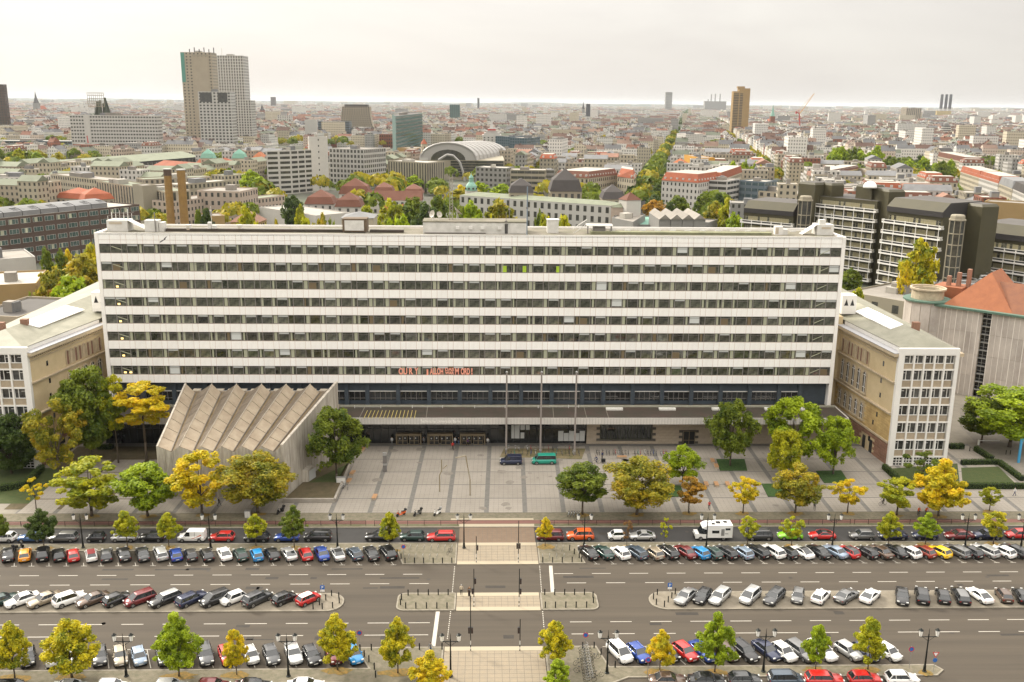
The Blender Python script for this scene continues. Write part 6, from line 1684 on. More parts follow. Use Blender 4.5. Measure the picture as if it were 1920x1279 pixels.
b=MB();q=[Vector((Aw.x,Aw.y)),Bw,Bw+nin.to_2d()*16,Vector((Aw.x,Aw.y))+nin.to_2d()*16];b.prism([p+nin.to_2d()*1.2 for p in q],0,top-.3);b.build('wall',sand,t,OW)
gapa,gapb=(PY(1836,650,225).x,0),0
# gap position along the wall
def along(px,py):
	d=_ray(px,py);o=Vector((0,0,CAM_H));n=F.n;tt=(F.o-o).dot(n)/d.dot(n);h=o+d*tt;return(h-F.o).dot(F.u),h.z
ga,gb=along(1835,650)[0],along(1853,650)[0]
a=0;
def sheet_col(a0,a1):
	nz=4
	for k in range(nz):
		z0,z1=top*k/nz,top*(k+1)/nz-.04
		b=MB();F.box(b,a0+.02,a1-.02,z0,z1,-.05,.02+.05*((k+int(a0))%2));b.build('scaffold_sheet',sheet_m,t,OW)
while a<F.L:
	a1=min(F.L,a+2.55)
	if a<ga and a1>ga:a1=ga
	if abs(a-ga)<.02:a=gb;continue
	sheet_col(a,a1)
	b=MB();F.box(b,a-.08,a+.08,0,top,.06,.12);F.box(b,a+1.22,a+1.3,0,top,.075,.10)if a1-a>2 else None;b.build('seam',seam_w,t,OW);a=a1
zz=1.5;k=0
b=MB()
for zz in np.arange(1.9,top-1,2.0):F.box(b,ga,gb,zz,zz+.18,-.9,.05)
b.build('scaffold_deck',steel,t,OW)
b=MB()
for a in(ga+.05,(ga+gb)/2,gb-.05):F.box(b,a-.03,a+.03,0,top,-.02,.04)
for zz in np.arange(1.9,top-1,2.0):F.box(b,ga,gb,zz+1.0,zz+1.05,-.02,.03)
b.build('scaffold_tube',steel,t,OW)
b=MB();F.box(b,ga,gb,0,top,-1.18,-.95);b.build('bare_wall',dark_in,t,OW)
b=MB();F.box(b,-.8,F.L,top,top+.5,-1.4,.9);b.build('gutter',green_edge,t,OW)
# roof
def RF(a,dd,z):q=F.o+F.u*a+nin*dd;return(q.x,q.y,z)
zt=top+.5;rz=top+8.6;D=17
ax0,apex,aend=2.5,along(1833,521),F.L
a_hip=11.5
b=MB();b.face([RF(1.5,.5,zt),RF(17.5,.5,zt),RF(9.6,8.5,rz)]);b.face([RF(1.5,.5,zt),RF(9.6,8.5,rz),RF(9.6,D,rz),RF(1.5,D,zt)]);b.face([RF(17.5,.5,zt),RF(17.5,D,zt),RF(9.6,D,rz),RF(9.6,8.5,rz)]);b.build('gable_roof',tile_or,t,OW)
b=MB();b.face([RF(12,.5,zt),RF(F.L,.5,zt),RF(F.L,8.5,rz-2),RF(12,8.5,rz-2)]);b.face([RF(12,8.5,rz-2),RF(F.L,8.5,rz-2),RF(F.L,D,zt),RF(12,D,zt)]);b.build('main_roof',tile_br,t,OW)
b=MB();F.box(b,23.0,23.8,zt,rz-.8,-8.6,-.4);b.build('fire_wall',brass,t,OW)
b=MB()
for a in(20.2,28.5):F.box(b,a,a+.8,zt+2.2,zt+2.9,-3.6,-2.4)
b.build('roof_window',plant_white,t,OW)
b=MB();[F.box(b,-1.5+k*2.1,-.6+k*2.1,zt,zt+5.5+k,-12-k,-10.8-k)for k in range(3)];b.build('chimney',sand_red,t,OW)
b=MB();F.box(b,-4,3,zt-1,zt+3,-16,-9);b.build('dormer',tile_or,t,OW)
# round corner tower
tc_=F.o-F.u*3.4+nin*3.2;r=5.3
def col(z0,z1,r0,m,nm,n=18,r1=None):
	b=MB();b.tube((tc_.x,tc_.y,z0),(tc_.x,tc_.y,z1),r0,r1 or r0,n=n);return b.build(nm,m,t,OW)
nseg=14
for k in range(nseg):
	t0,t1=2*math.pi*k/nseg,2*math.pi*(k+.96)/nseg
	for zk in range(3):
		z0,z1=(top+.6)*zk/3,(top+.6)*(zk+1)/3-.04;b=MB();P_=[(tc_.x+r*math.cos(x),tc_.y+r*math.sin(x))for x in(t0,t1)]
		b.face([(*P_[0],z0),(*P_[1],z0),(*P_[1],z1),(*P_[0],z1)]);b.build('scaffold_sheet',sheet_m,t,OW)
col(top+.6,top+1.0,r+.5,green_edge,'tower_gutter');col(0,top+.6,r-.4,sand,'tower_core')
b=MB()
for z0,z1,r0,r1 in((top+1.0,top+3.4,3.9,3.9),(top+3.4,top+3.8,4.4,4.4)):
	for k in range(20):
		a0,a1=k*math.pi/10,(k+1)*math.pi/10
		for q0,q1,fl_ in((r0,r0,0),(r0-.5,r0-.5,1)):
			p=[(tc_.x+q0*math.cos(a0),tc_.y+q0*math.sin(a0),z0),(tc_.x+q0*math.cos(a1),tc_.y+q0*math.sin(a1),z0),(tc_.x+q0*math.cos(a1),tc_.y+q0*math.sin(a1),z1),(tc_.x+q0*math.cos(a0),tc_.y+q0*math.sin(a0),z1)]
			b.face(p if not fl_ else p[::-1])
		b.face([(tc_.x+r0*math.cos(a0),tc_.y+r0*math.sin(a0),z1),(tc_.x+r0*math.cos(a1),tc_.y+r0*math.sin(a1),z1),(tc_.x+(r0-.5)*math.cos(a1),tc_.y+(r0-.5)*math.sin(a1),z1),(tc_.x+(r0-.5)*math.cos(a0),tc_.y+(r0-.5)*math.sin(a0),z1)])
b.build('tower_drum',brass,t,OW)
# ------------------------------------------------------------------ buildings behind the slab that can be told apart
ALB=.74
WALLC={'cream':(.50,.44,.33),'white':(.62,.59,.54),'beige':(.42,.36,.27),'pink':(.52,.42,.34),'grey':(.30,.29,.27),'brown':(.11,.075,.058),'yellow':(.55,.42,.18),'tan':(.40,.27,.12),'stone':(.36,.32,.24),
'orange':(.66,.34,.06),'brick':(.26,.10,.06),'dark':(.05,.05,.045),'olive':(.075,.07,.045),'bluegrey':(.16,.20,.23),'green':(.10,.17,.15),'plum':(.10,.045,.04),'pale':(.56,.54,.50)}
ROOFC={'red':(.40,.12,.06),'orange':(.50,.17,.07),'brownred':(.20,.085,.055),'flat':(.33,.30,.26),'lightflat':(.50,.47,.41),'darkflat':(.12,.11,.10),'slate':(.085,.075,.07),'green':(.25,.27,.19),'copper':(.24,.46,.36),'pinkred':(.36,.20,.14),'grey':(.24,.24,.24)}
WM={k:mat('facade_'+k,c,.85,var=.6,scale=.12,var2=tuple(x*.8 for x in c),objvar=.06)for k,c in WALLC.items()}
RM={k:mat('roofing_'+k,c,.85,var=.8,scale=.2,var2=tuple(x*.72 for x in c),objvar=.10)for k,c in ROOFC.items()}
far_glass=mat('window_far',(.035,.037,.038),.12,spec=.7,var=1,scale=.35,var2=(.10,.095,.08))
blue_glass=mat('blue_glass',(.05,.085,.10),.1,spec=.8,var=1,scale=.2,var2=(.10,.14,.15))
green_glass=mat('green_glass',(.03,.06,.055),.1,spec=.8,var=1,scale=.2,var2=(.09,.14,.13))
FOOT=[]  # footprints, kept free of the general city
def footprint(P):c=sum((Vector((p[0],p[1]))for p in P),Vector((0,0)))/len(P);FOOT.append((c.x,c.y,max((Vector((p[0],p[1]))-c).length for p in P)))
def chain(pts,z,Y=None):
	return[PY(p[0],p[1],Y)if Y else G(p[0],p[1],z)for p in pts]
def building(name,label,pts,z,depth=14,wall='cream',roof='flat',rt='flat',fl=5,bay=3.2,wf=.45,hf=.5,glass=None,Y=None,group=None,rh=4,style='grid',cat='building',z0=0,boxes=2,trimc=None,seedk=0,ov=.5,base_skip=0,org=None):
	P=chain(pts,z,Y)
	if Y:z=sum(p.z for p in P)/len(P)
	P=org or[Vector((p.x,p.y))for p in P]
	if len(P)==2:
		d=(P[1]-P[0]).normalized();n=Vector((-d.y,d.x))
		if n.dot(P[0])<0:n=-n
		poly=[P[0],P[1],P[1]+n*depth,P[0]+n*depth]
	elif len(P)==3:poly=[P[0],P[1],P[2],P[0]+P[2]-P[1]]
	else:poly=P
	a=sum(poly[i].x*poly[(i+1)%len(poly)].y-poly[(i+1)%len(poly)].x*poly[i].y for i in range(len(poly)))
	if a<0:poly=poly[::-1]
	footprint(poly)
	c=sum(poly,Vector((0,0)))/len(poly);O_=(c.x,c.y,z0)
	t=thing(name,O_,label,cat,group)
	wmt,rmt=WM[wall],RM[roof]
	b=MB();b.prism(poly,z0,z,skip='bt' if rt in('flat',)else 'b');
	rr=random.Random(int(abs(c.x*13+c.y*7)))
	if rt=='flat':
		k=len(b.v);inner=[p.lerp(c,min(.2,.5/max(1,(p-c).length)))for p in poly]
		for i in range(len(poly)):
			j=(i+1)%len(poly);b.face([(*poly[i],z),(*poly[j],z),(*inner[j],z),(*inner[i],z)])
			b.face([(*inner[i],z),(*inner[j],z),(*inner[j],z-.6),(*inner[i],z-.6)])
	b.build('wall',wmt,t,O_)
	b=MB()
	if rt=='flat':
		b.face([(*p,z-.5)for p in inner]);b.build('roof',rmt,t,O_)
	else:
		n=len(poly)
		e=[p+(p-c).normalized()*ov for p in poly]
		if rt=='pyramid':[b.face([(*e[i],z),(*e[(i+1)%n],z),(c.x,c.y,z+rh)])for i in range(n)]
		elif rt=='mansard':
			s=[p.lerp(c,min(.45,3.0/max(1,(p-c).length)))for p in poly]
			for i in range(n):j=(i+1)%n;b.face([(*e[i],z),(*e[j],z),(*s[j],z+rh),(*s[i],z+rh)])
			b.face([(*p,z+rh)for p in s])if roof not in('red','brownred','orange')else None
		elif rt=='cap':
			s=[p.lerp(c,.17)for p in poly]
			for i in range(n):
				j=(i+1)%n;b.face([(*e[i],z),(*e[j],z),(*s[j],z+rh*.5),(*s[i],z+rh*.5)]);b.face([(*s[i],z+rh*.5),(*s[j],z+rh*.5),(c.x,c.y,z+rh)])
		elif rt in('gable','hip')and n==4:
			l0,l1=(e[1]-e[0]).length,(e[2]-e[1]).length
			if l0>=l1:m0,m1=(e[0]+e[3])/2,(e[1]+e[2])/2;q=e
			else:m0,m1=(e[0]+e[1])/2,(e[3]+e[2])/2;q=[e[1],e[2],e[3],e[0]];
			if l0<l1:m0,m1=(e[1]+e[0])/2,(e[2]+e[3])/2
			if rt=='hip':
				k=min(l0,l1)/2/max((m1-m0).length,.1);m0,m1=m0.lerp(m1,min(.48,k)),m1.lerp(m0,min(.48,k))
			A,B_,C_,D=q;R0,R1=(*m0,z+rh),(*m1,z+rh)
			b.face([(*A,z),(*B_,z),R1,R0]);b.face([(*B_,z),(*C_,z),R1]);b.face([(*C_,z),(*D,z),R0,R1]);b.face([(*D,z),(*A,z),R0])
		b.build('roof',rmt,t,O_)
		if rt=='mansard' and roof in('red','brownred','orange'):
			b=MB();b.face([(*p,z+rh)for p in s]);b.build('roof_deck',RM['lightflat'],t,O_)
			# dormers along the visible eaves
			dm=MB()
			for i in range(n):
				j=(i+1)%n;u=poly[j]-poly[i];L_=u.length;nn=Vector((u.y,-u.x)).normalized()
				if nn.dot(-c)<0:continue
				u=u.normalized();k=int(L_/4.2)
				for q in range(k):
					m_=poly[i]+u*(L_*(q+.5)/k)-nn*1.2;dm.obox(m_,u,.75,1.0,z+.6,z+2.3,0)
			if dm.v:stuff(dm.build('dormer',WM['white'],t,O_))
	if boxes and rt=='flat':
		for k in range(boxes):
			w=rr.uniform(.12,.3);p=poly[0].lerp(poly[1],rr.uniform(.15,.7)).lerp(c,rr.uniform(.5,.9));s=max(1.2,(poly[1]-poly[0]).length*w*.4)
			b=MB();b.obox(p,poly[1]-poly[0],s,min(s,3.5),z-.48,z+rr.uniform(1.2,3.0));b.build('roof_box',RM[rr.choice(['lightflat','flat','grey'])],t,O_)
			# windows on the walls turned to the street side
	dist=c.length
	if style!='none':
		H=z-z0;fh=H/fl;G_=glass or far_glass
		wb=MB();fb=MB();single=[]
		for i in range(len(poly)):
			j=(i+1)%len(poly);u=poly[j]-poly[i];L_=u.length
			nn=Vector((u.y,-u.x))/max(L_,.01);mid=(poly[i]+poly[j])/2
			if nn.dot(-mid)<.04*mid.length or L_<2.5:continue
			F_=Face(poly[i],poly[j],nn)
			nb_=max(1,int(L_/bay));bw=L_/nb_
			for f in range(base_skip,fl):
				za=z0+fh*(f+(1-hf)*.55);zb=za+fh*hf
				if style=='ribbon':
					F_.box(wb,.6,L_-.6,za,zb,-.2,.05,skip='kbt')
					for q in range(1,nb_):F_.box(fb,bw*q-.08,bw*q+.08,za,zb,.03,.12,skip='kbt')
					continue
				for q in range(nb_):
					m0=bw*(q+.5-wf/2);m1=bw*(q+.5+wf/2)
					if style=='tall':
						if f==base_skip:F_.box(wb,m0,m1,z0+1,z-.8,-.2,.06,skip='kbt')
					elif style=='single':single.append((F_,m0,m1,za,zb))
					else:
						F_.box(wb,m0,m1,za,zb,-.2,.06,skip='kbt')
			if style in('frame',):
				for f in range(fl+1):F_.box(fb,0,L_,z0+fh*f-.25,z0+fh*f+.25,0,.35,skip='k')
				for q in range(nb_+1):F_.box(fb,bw*q-.25,bw*q+.25,z0,z,0,.34,skip='k')
		if wb.v:stuff(wb.build('window',G_,t,O_))
		if fb.v:stuff(fb.build('frame',WM[trimc or 'white'],t,O_))
		for F_,m0,m1,za,zb in single:
			b=MB();[F_.box(b,*q,.0,.14)for q in((m0,m0+.09,za,zb),(m1-.09,m1,za,zb),(m0+.09,m1-.09,za,za+.09),(m0+.09,m1-.09,zb-.09,zb))]
			for q in(.3,.72):F_.box(b,m0+(m1-m0)*q-.04,m0+(m1-m0)*q+.04,za+.09,zb-.09,0,.12)
			w=b.build('window',WM['pale'],t,O_);b=MB();F_.box(b,m0+.09,m1-.09,za+.09,zb-.09,0,.06,skip='k');b.build('pane',G_,w,O_)
			if rr.random()<.55:
				b=MB();q=rr.uniform(.1,.5);F_.box(b,m0+(m1-m0)*q,m0+(m1-m0)*(q+rr.uniform(.15,.35)),za+.1,zb-.1,.06,.075,skip='k');b.build('curtain',curtain_a,w,O_)
	return t,poly,O_,z
Bd=building
# brown brick office, far left
tb,pb,ob,zb_=Bd('brick_office','long brown brick office with ribbon rows and grey roof pods at far left',[(-62,416),(261,383)],20.9,30,'brown','lightflat',fl=5,bay=5.6,wf=.78,hf=.5,style='single',boxes=0,glass=green_glass)
d=(pb[1]-pb[0]).normalized()if(pb[1]-pb[0]).length>31 else(pb[2]-pb[1]).normalized()
A_,B_=G(-62,416,20.9).to_2d(),G(261,383,20.9).to_2d();d=(B_-A_).normalized();n_=Vector((-d.y,d.x))
for k in range(8):
	c=A_+d*(6+k*8.6)+n_*13;b=MB()
	N=6
	for i in range(N):
		t0,t1=i/N,(i+1)/N;h0,h1=3.4*math.sin(math.pi*(.18+.64*t0)),3.4*math.sin(math.pi*(.18+.64*t1));y0,y1=-8+16*t0,-8+16*t1
		for(xa_,xb_)in((-4.1,4.1),):
			p=[c+d*xa_+n_*y0,c+d*xb_+n_*y0,c+d*xb_+n_*y1,c+d*xa_+n_*y1]
			b.face([(*p[0],20.6+h0),(*p[1],20.6+h0),(*p[2],20.6+h1),(*p[3],20.6+h1)])
	p=[c+d*s+n_*y for s,y in((-4.1,-8),(4.1,-8),(4.1,8),(-4.1,8))];b.prism(p,20.4,22.3,skip='t')
	b.build('roof_pod',RM['grey'],tb,ob)
	b=MB();
	for i in range(5):
		for j in range(3):q=c+d*(1.2+i*.55)+n_*(-6.3+j*1.1);b.obox(q,d,.22,.42,22.6+j*.35,22.95+j*.35)
	b.build('rooflight',dark_in,tb,ob)
	# chimneys of the heating plant
brickc=mat('banded_brick',(.36,.22,.075),.85,var=.8,scale=.5,var2=(.25,.15,.06))
for px,w,yt,lab in((313.5,13,318,'left brick chimney with a dark sooty head'),(339,14,319,'right brick chimney, yellower than its neighbour')):
	Y=330;p=PY(px,yt,Y);b_=PY(px+(px-890)*-.0+(345-316 if False else 0),425,Y);r=w/2*Y/CAM_F
	t=thing('brick_chimney',(p.x,Y,0),lab,'chimney');H=p.z
	b=MB();z=0;k=0
	while z<H-2:
		z1=min(H-2,z+1.35);ra=r*(1.25-.25*z/H);rb2=r*(1.25-.25*z1/H);b.tube((0,0,z),(0,0,z1-.12),ra,rb2,n=14,caps=False);b.tube((0,0,z1-.12),(0,0,z1),ra+.07,ra+.07,n=14);z=z1
	b.build('shaft',brickc,t);b=MB();b.tube((0,0,H-2),(0,0,H),r*1.08,r*1.1,n=14);b.build('head',WM['brown']if px<320 else brickc,t);b=MB();b.tube((0,0,H),(0,0,H+.35),r*1.2,n=14);b.build('rim',WM['pale'],t)
	# old institute complex
Bd('institute_wing','long beige wing with attic row, upper left of the institute',[(95,326),(200,338)],20,14,'cream','flat',fl=5,bay=3.2)
Bd('institute_wing','tall piered beige institute front left of the corner pier',[(180,339),(250,349)],20,15,'beige','green',fl=5,bay=3.4,style='tall',wf=.4)
Bd('institute_pier','massive beige corner pier of the institute',[(248,345),(267,348)],23,8,'stone','flat',style='none',boxes=0)
Bd('institute_wing','tall piered beige institute front right of the corner pier',[(267,351),(308,359)],20,15,'beige','green',fl=5,bay=3.4,style='tall',wf=.4)
Bd('institute_wing','low green-roofed beige bar behind the brick chimneys',[(270,336),(395,331)],20,16,'beige','green',fl=5,bay=3.2)
Bd('institute_wing','beige bar with thin roof line ending below the green trees',[(330,346),(432,338)],18,14,'stone','lightflat',fl=4,bay=3.2)
Bd('institute_wing','small cream end block below the copper turrets',[(421,329),(461,326)],16,14,'cream','green',fl=4,bay=3.2)
Bd('institute_wing','pinkish lower bar with dense window rows right of the chimneys',[(322,378),(449,362)],15,14,'pink','flat',fl=4,bay=2.9,wf=.4,boxes=0)
Bd('institute_wing','pinkish head block at right end of the lower bar',[(449,359),(483,352)],19,26,'pink','flat',fl=4,bay=3.4,wf=.4,boxes=1)
Bd('institute_wing','narrow pink and cream bar running towards the white gallery',[(483,372),(534,366)],12,12,'pink','green',fl=3,bay=2.9,boxes=0)
Bd('institute_wing','flat cream block at the far left above the brown office',[(-40,331),(74,332)],18,16,'white','lightflat',fl=4,bay=3.2)
Bd('institute_wing','stepped white block in front of the flat cream one',[(-30,350),(86,346)],14,14,'white','lightflat',fl=3,bay=3.4)
t,poly,O_,z=Bd('mansard_house','cream house with red mansard roof and round gable behind the brown office',[(105,371),(160,374)],13,14,'cream','red',rt='cap',rh=6,fl=3)
Bd('mansard_house','hipped red-roofed half of the cream gabled house',[(158,376),(214,373)],13,14,'cream','red',rt='cap',rh=6.5,fl=3)
Bd('heating_plant','tan brick heating plant box just behind the slab roof',[(374,406),(421,404)],16,14,'tan','flat',fl=2,bay=6,wf=.2,hf=.25)
Bd('gate_house','small tan house with a pinkish pyramid roof behind the slab',[(432,416),(484,417)],10,13,'tan','pinkred',rt='pyramid',rh=5.5,fl=2)
Bd('gallery','white windowless gallery with a slanting roof edge',[(486,388),(592,404)],11,22,'white','lightflat',style='none',boxes=0)
# station
Bd('station_hall','long station hall with greenish roof and dark arched end',[(131,314),(375,294)],14,42,'dark','green',rt='gable',rh=5,fl=2,bay=6,style='ribbon')
Bd('station_shed','dark slate roofed shed beside the station hall',[(150,328),(262,314)],8,26,'brown','slate',rt='hip',rh=7,fl=2)
Bd('station_building','large red tiled roof at the end of the station',[(262,322),(366,331)],8,30,'cream','red',rt='hip',rh=10,fl=2)
for px,lab in((388,'left beige turret with a copper pyramid cap'),(447,'right beige turret with a copper pyramid cap')):
	Bd('copper_turret',lab,[(px-12,297),(px+12,297)],20,9,'cream','copper',rt='cap',rh=8,fl=4,bay=3,wf=.25,hf=.3,Y=860)
Bd('theatre_wing','red roofed wing between the two copper turrets',[(400,308),(437,307)],14,16,'brick','red',rt='hip',rh=5,fl=3,Y=872)
Bd('theatre_wing','red roofed house left of the copper turrets',[(362,311),(380,312)],14,14,'brick','red',rt='pyramid',rh=6,fl=3,Y=865)
Bd('theatre_wing','big red hipped roof right of the copper turrets',[(460,310),(502,305)],14,30,'brick','orange',rt='hip',rh=10,fl=3,Y=880)
# offices left of centre
Bd('office_block','white gridded office with dark blue sills and fire stairs',[(499,283),(540,281),(584,280)],33,14,'white','flat',fl=9,bay=7.4,wf=.82,hf=.52,boxes=3)
Bd('office_core','blank white slab tower with one column of tiny windows',[(579,257),(614,257)],42,12,'white','flat',fl=9,bay=14,wf=.06,hf=.3,boxes=1)
Bd('office_block','pale gridded office right of the blank white slab tower',[(617,278),(682,280),(723,277)],32,14,'pale','flat',fl=8,bay=3.0,wf=.6,hf=.6,boxes=4)
Bd('dark_office','dark grey glass office with rounded roof behind the white ones',[(596,227),(655,229)],38,30,'bluegrey','darkflat',fl=10,bay=4,style='ribbon',Y=1590,boxes=1,trimc='grey')
Bd('blank_tower','blank pale slab standing left of the dark glass office',[(571,224),(592,225)],40,14,'pale','flat',style='none',Y=1500,boxes=0)
Bd('glass_office','green glass tower with horizontal bands above the domed building',[(735,214),(742,218),(792,213)],54,30,'green','darkflat',fl=13,bay=5,style='ribbon',glass=green_glass,boxes=2,trimc='green')
Bd('office_block','mid-rise grey office left of the domed building',[(727,301),(800,305)],24,22,'stone','lightflat',fl=5,bay=2.6,style='tall',wf=.4,boxes=1)
Bd('office_block','drum-like tan block behind the grey office',[(745,277),(777,278)],24,30,'tan','flat',fl=4,style='none',boxes=1)
Bd('round_turret_house','tiny white turret house with a red cap beside the dome',[(791,270),(801,270)],30,8,'cream','red',rt='pyramid',rh=5,fl=4,wf=.2,hf=.3)
Bd('pyramid_office','white dotted office below a stepped pyramid top',[(905,256),(941,256)],28,26,'white','lightflat',fl=8,bay=4.6,wf=.4,hf=.45,Y=1310,boxes=0)
p=PY(922,256,1320);t=thing('pyramid_sign',(p.x,1323,p.z-.4),'stepped white pyramid crown with a red sign','roof crown')
b=MB();[b.box(-13+k*2.6,-11+k*2,k*2.7,13-k*2.6,11-k*2,(k+1)*2.7)for k in range(4)];b.build('step',WM['pale'],t);b=MB();b.face([(-3,-3,10.8),(3,-3,10.8),(0,0,22)]);b.face([(3,-3,10.8),(3,3,10.8),(0,0,22)]);b.face([(3,3,10.8),(-3,3,10.8),(0,0,22)]);b.face([(-3,3,10.8),(-3,-3,10.8),(0,0,22)]);b.build('apex',WM['pale'],t);b=MB();b.box(-5.5,-9.3,8.5,5.5,-9.0,10.3);b.build('sign_panel',mat('sign_red2',(.5,.04,.03),.5),t)
Bd('office_block','blue-grey glass office right of the pyramid office',[(955,256),(986,255)],26,24,'bluegrey','flat',fl=7,bay=3.4,wf=.75,hf=.7,glass=blue_glass)
Bd('office_block','second blue-grey office beside the blank beige wall',[(988,259),(1013,257)],25,24,'bluegrey','flat',fl=7,bay=3.4,wf=.75,hf=.7,glass=blue_glass)
Bd('blank_wall_house','tall blank beige fire wall house',[(1034,243),(1070,244)],30,16,'cream','flat',style='none',boxes=0)
Bd('office_block','grey office with a glass attic right of the copper domed tower',[(892,313),(950,315)],20,18,'grey','lightflat',fl=5,bay=3.6,wf=.5)
Bd('office_block','striped office with brown end piers',[(957,318),(1023,319)],20,18,'stone','lightflat',fl=5,bay=5,style='ribbon',trimc='stone')
Bd('office_block','narrow dark banded office next to the brownish-roofed block',[(1024,318),(1040,318)],19,18,'grey','grey',fl=5,bay=5,style='ribbon',trimc='grey',boxes=0)
Bd('corner_house','cream block with a long brownish-red mansard roof',[(1041,331),(1104,334),(1158,327)],18,14,'cream','brownred',rt='mansard',rh=4.5,fl=4,bay=3,wf=.4)
Bd('corner_house','cream house with orange-red mansard at the avenue corner',[(1158,331),(1188,335),(1193,330)],18,14,'cream','red',rt='mansard',rh=6,fl=4,bay=3,wf=.4)
# arts school with its tower
UD=Bd('school_building','long cream school front with green roof behind the slab',[(862,366),(1146,386)],16,16,'pale','green',rt='hip',rh=1.8,fl=3,bay=4.4,wf=.42,hf=.6)
Bd('school_building','cream end block of the school with tall stair windows',[(1146,389),(1168,389),(1202,384)],16,16,'pink','green',rt='hip',rh=2,fl=1,bay=5,wf=.5,hf=.4)
Bd('stair_turret','little cream turret with brown pyramid roof at the school corner',[(1175,376),(1202,375)],20,8,'white','brownred',rt='pyramid',rh=4,style='none')
Bd('pavilion','dark pyramid roofed pavilion at left behind the school',[(955,361),(1000,362)],17,16,'beige','slate',rt='cap',rh=8,fl=3,Y=560)
Bd('pavilion','tallest dark roofed pavilion with a glazed studio slope',[(1032,358),(1091,360)],17,20,'beige','slate',rt='cap',rh=13,fl=3,Y=575)
Bd('pavilion','dark pyramid roofed pavilion at right behind the school',[(1130,373),(1172,374)],16,16,'beige','slate',rt='cap',rh=8,fl=3,Y=560)
Y=585;p=PY(883.5,358,Y);t=thing('domed_tower',(p.x,Y,0),'white church-like tower with green copper dome and lantern','tower');z0_=p.z;r=11.5*Y/CAM_F
b=MB();b.lathe((0,0,0),[(r,0),(r,z0_),(r*1.08,z0_+.3)],8);b.build('shaft',WM['white'],t)
cop=mat('copper_green',(.26,.48,.38),.6,var=.5,scale=.6)
b=MB();b.lathe((0,0,z0_+.3),[(r*1.0,0),(r*.98,1.2),(r*.85,3.0),(r*.55,4.4),(r*.38,4.9),(r*.36,7.4),(r*.42,7.6),(r*.2,8.8),(r*.08,9.4),(.05,11)],8);b.build('dome',cop,t)
b=MB();[b.tube((r*.93*math.cos(a),r*.93*math.sin(a),z0_+1.6),(r*1.02*math.cos(a),r*1.02*math.sin(a),z0_+1.6),.7,n=8)for a in(-1.2,-1.95,-.4,-2.7)];b.build('dormer',far_glass,t)
# red mansard pavilions
for(xa_,xb_,ye,yt,Y,lab)in((572,625,383,357,560,'left white pavilion with steep brown-red roof'),(629,676,388,362,545,'right white pavilion with steep brown-red roof'),(636,692,364,335,640,'largest brown-red mansard pavilion before the pale office'),(701,736,360,343,650,'middle brown-red mansard pavilion of the school'),(757,792,363,346,650,'right brown-red mansard pavilion of the school')):
	e1,tp=PY(xa_,ye,Y).z,PY(xa_,yt,Y).z;Bd('pavilion',lab,[(xa_,ye),(xb_,ye)],e1,15,'white','brownred',rt='cap',rh=tp-e1,fl=3,bay=4,wf=.3,Y=Y,ov=.8)
Bd('red_roofed_wing','long brown-red roofed wing linking the mansard pavilions',[(688,378),(790,374)],9,13,'white','brownred',rt='gable',rh=5.5,fl=2,Y=610)
Bd('red_roofed_wing','brown-red roof between the two white pavilions',[(600,392),(640,392)],9,12,'white','brownred',rt='gable',rh=6,fl=2,Y=590)
Bd('kiosk','left small red pyramid roof among the trees',[(711,398),(736,398)],8,8,'cream','red',rt='pyramid',rh=4,style='none',Y=480)
Bd('kiosk','right small red pyramid roof among the trees',[(744,398),(764,398)],8,7,'cream','red',rt='pyramid',rh=4,style='none',Y=480)
Bd('low_house','low cream house with grey roof just behind the roof cabin',[(640,407),(700,411)],9,14,'cream','grey',rt='hip',rh=2,fl=1,bay=6,wf=.4,hf=.6,Y=400)
# right of the avenue
Bd('corner_block','white ornate corner block under a bright red mansard roof',[(1241,338),(1309,343),(1351,337)],20,14,'white','red',rt='mansard',rh=5.5,fl=5,bay=3.1,wf=.36,hf=.5)
Bd('corner_block','cream neighbour with the same red roof running back',[(1351,338),(1391,323)],20,14,'cream','red',rt='mansard',rh=5,fl=5,bay=3.1,wf=.36,hf=.5)
Bd('glass_office_low','white banded office right of the red roofed corner block',[(1364,339),(1387,335)],21,20,'pale','flat',fl=6,bay=5,style='ribbon')
Bd('glass_office_low','pale blue curved glass office',[(1387,338),(1434,341)],20,20,'bluegrey','lightflat',fl=5,bay=4,style='ribbon',glass=blue_glass)
Bd('low_hall','flat roofed hall behind the dark complex',[(1384,354),(1502,364)],14,26,'beige','flat',fl=3,bay=5)
Bd('orange_house','bright orange fire wall house by the avenue',[(1283,290),(1317,296)],22,12,'orange','flat',style='none',boxes=1)
Bd('red_roofed_house','small house with an orange hipped roof left of the orange wall',[(1257,308),(1282,309)],17,16,'cream','orange',rt='hip',rh=5,fl=4)
Bd('red_roofed_house','stone house with plum mansard right of the orange wall',[(1317,306),(1364,307)],17,16,'stone','brownred',rt='mansard',rh=4,fl=3)
Bd('apartment_tower','white apartment slab beside the avenue trees',[(1269,250),(1300,249),(1318,251)],27,14,'white','flat',fl=9,bay=4.5,wf=.3,hf=.45)
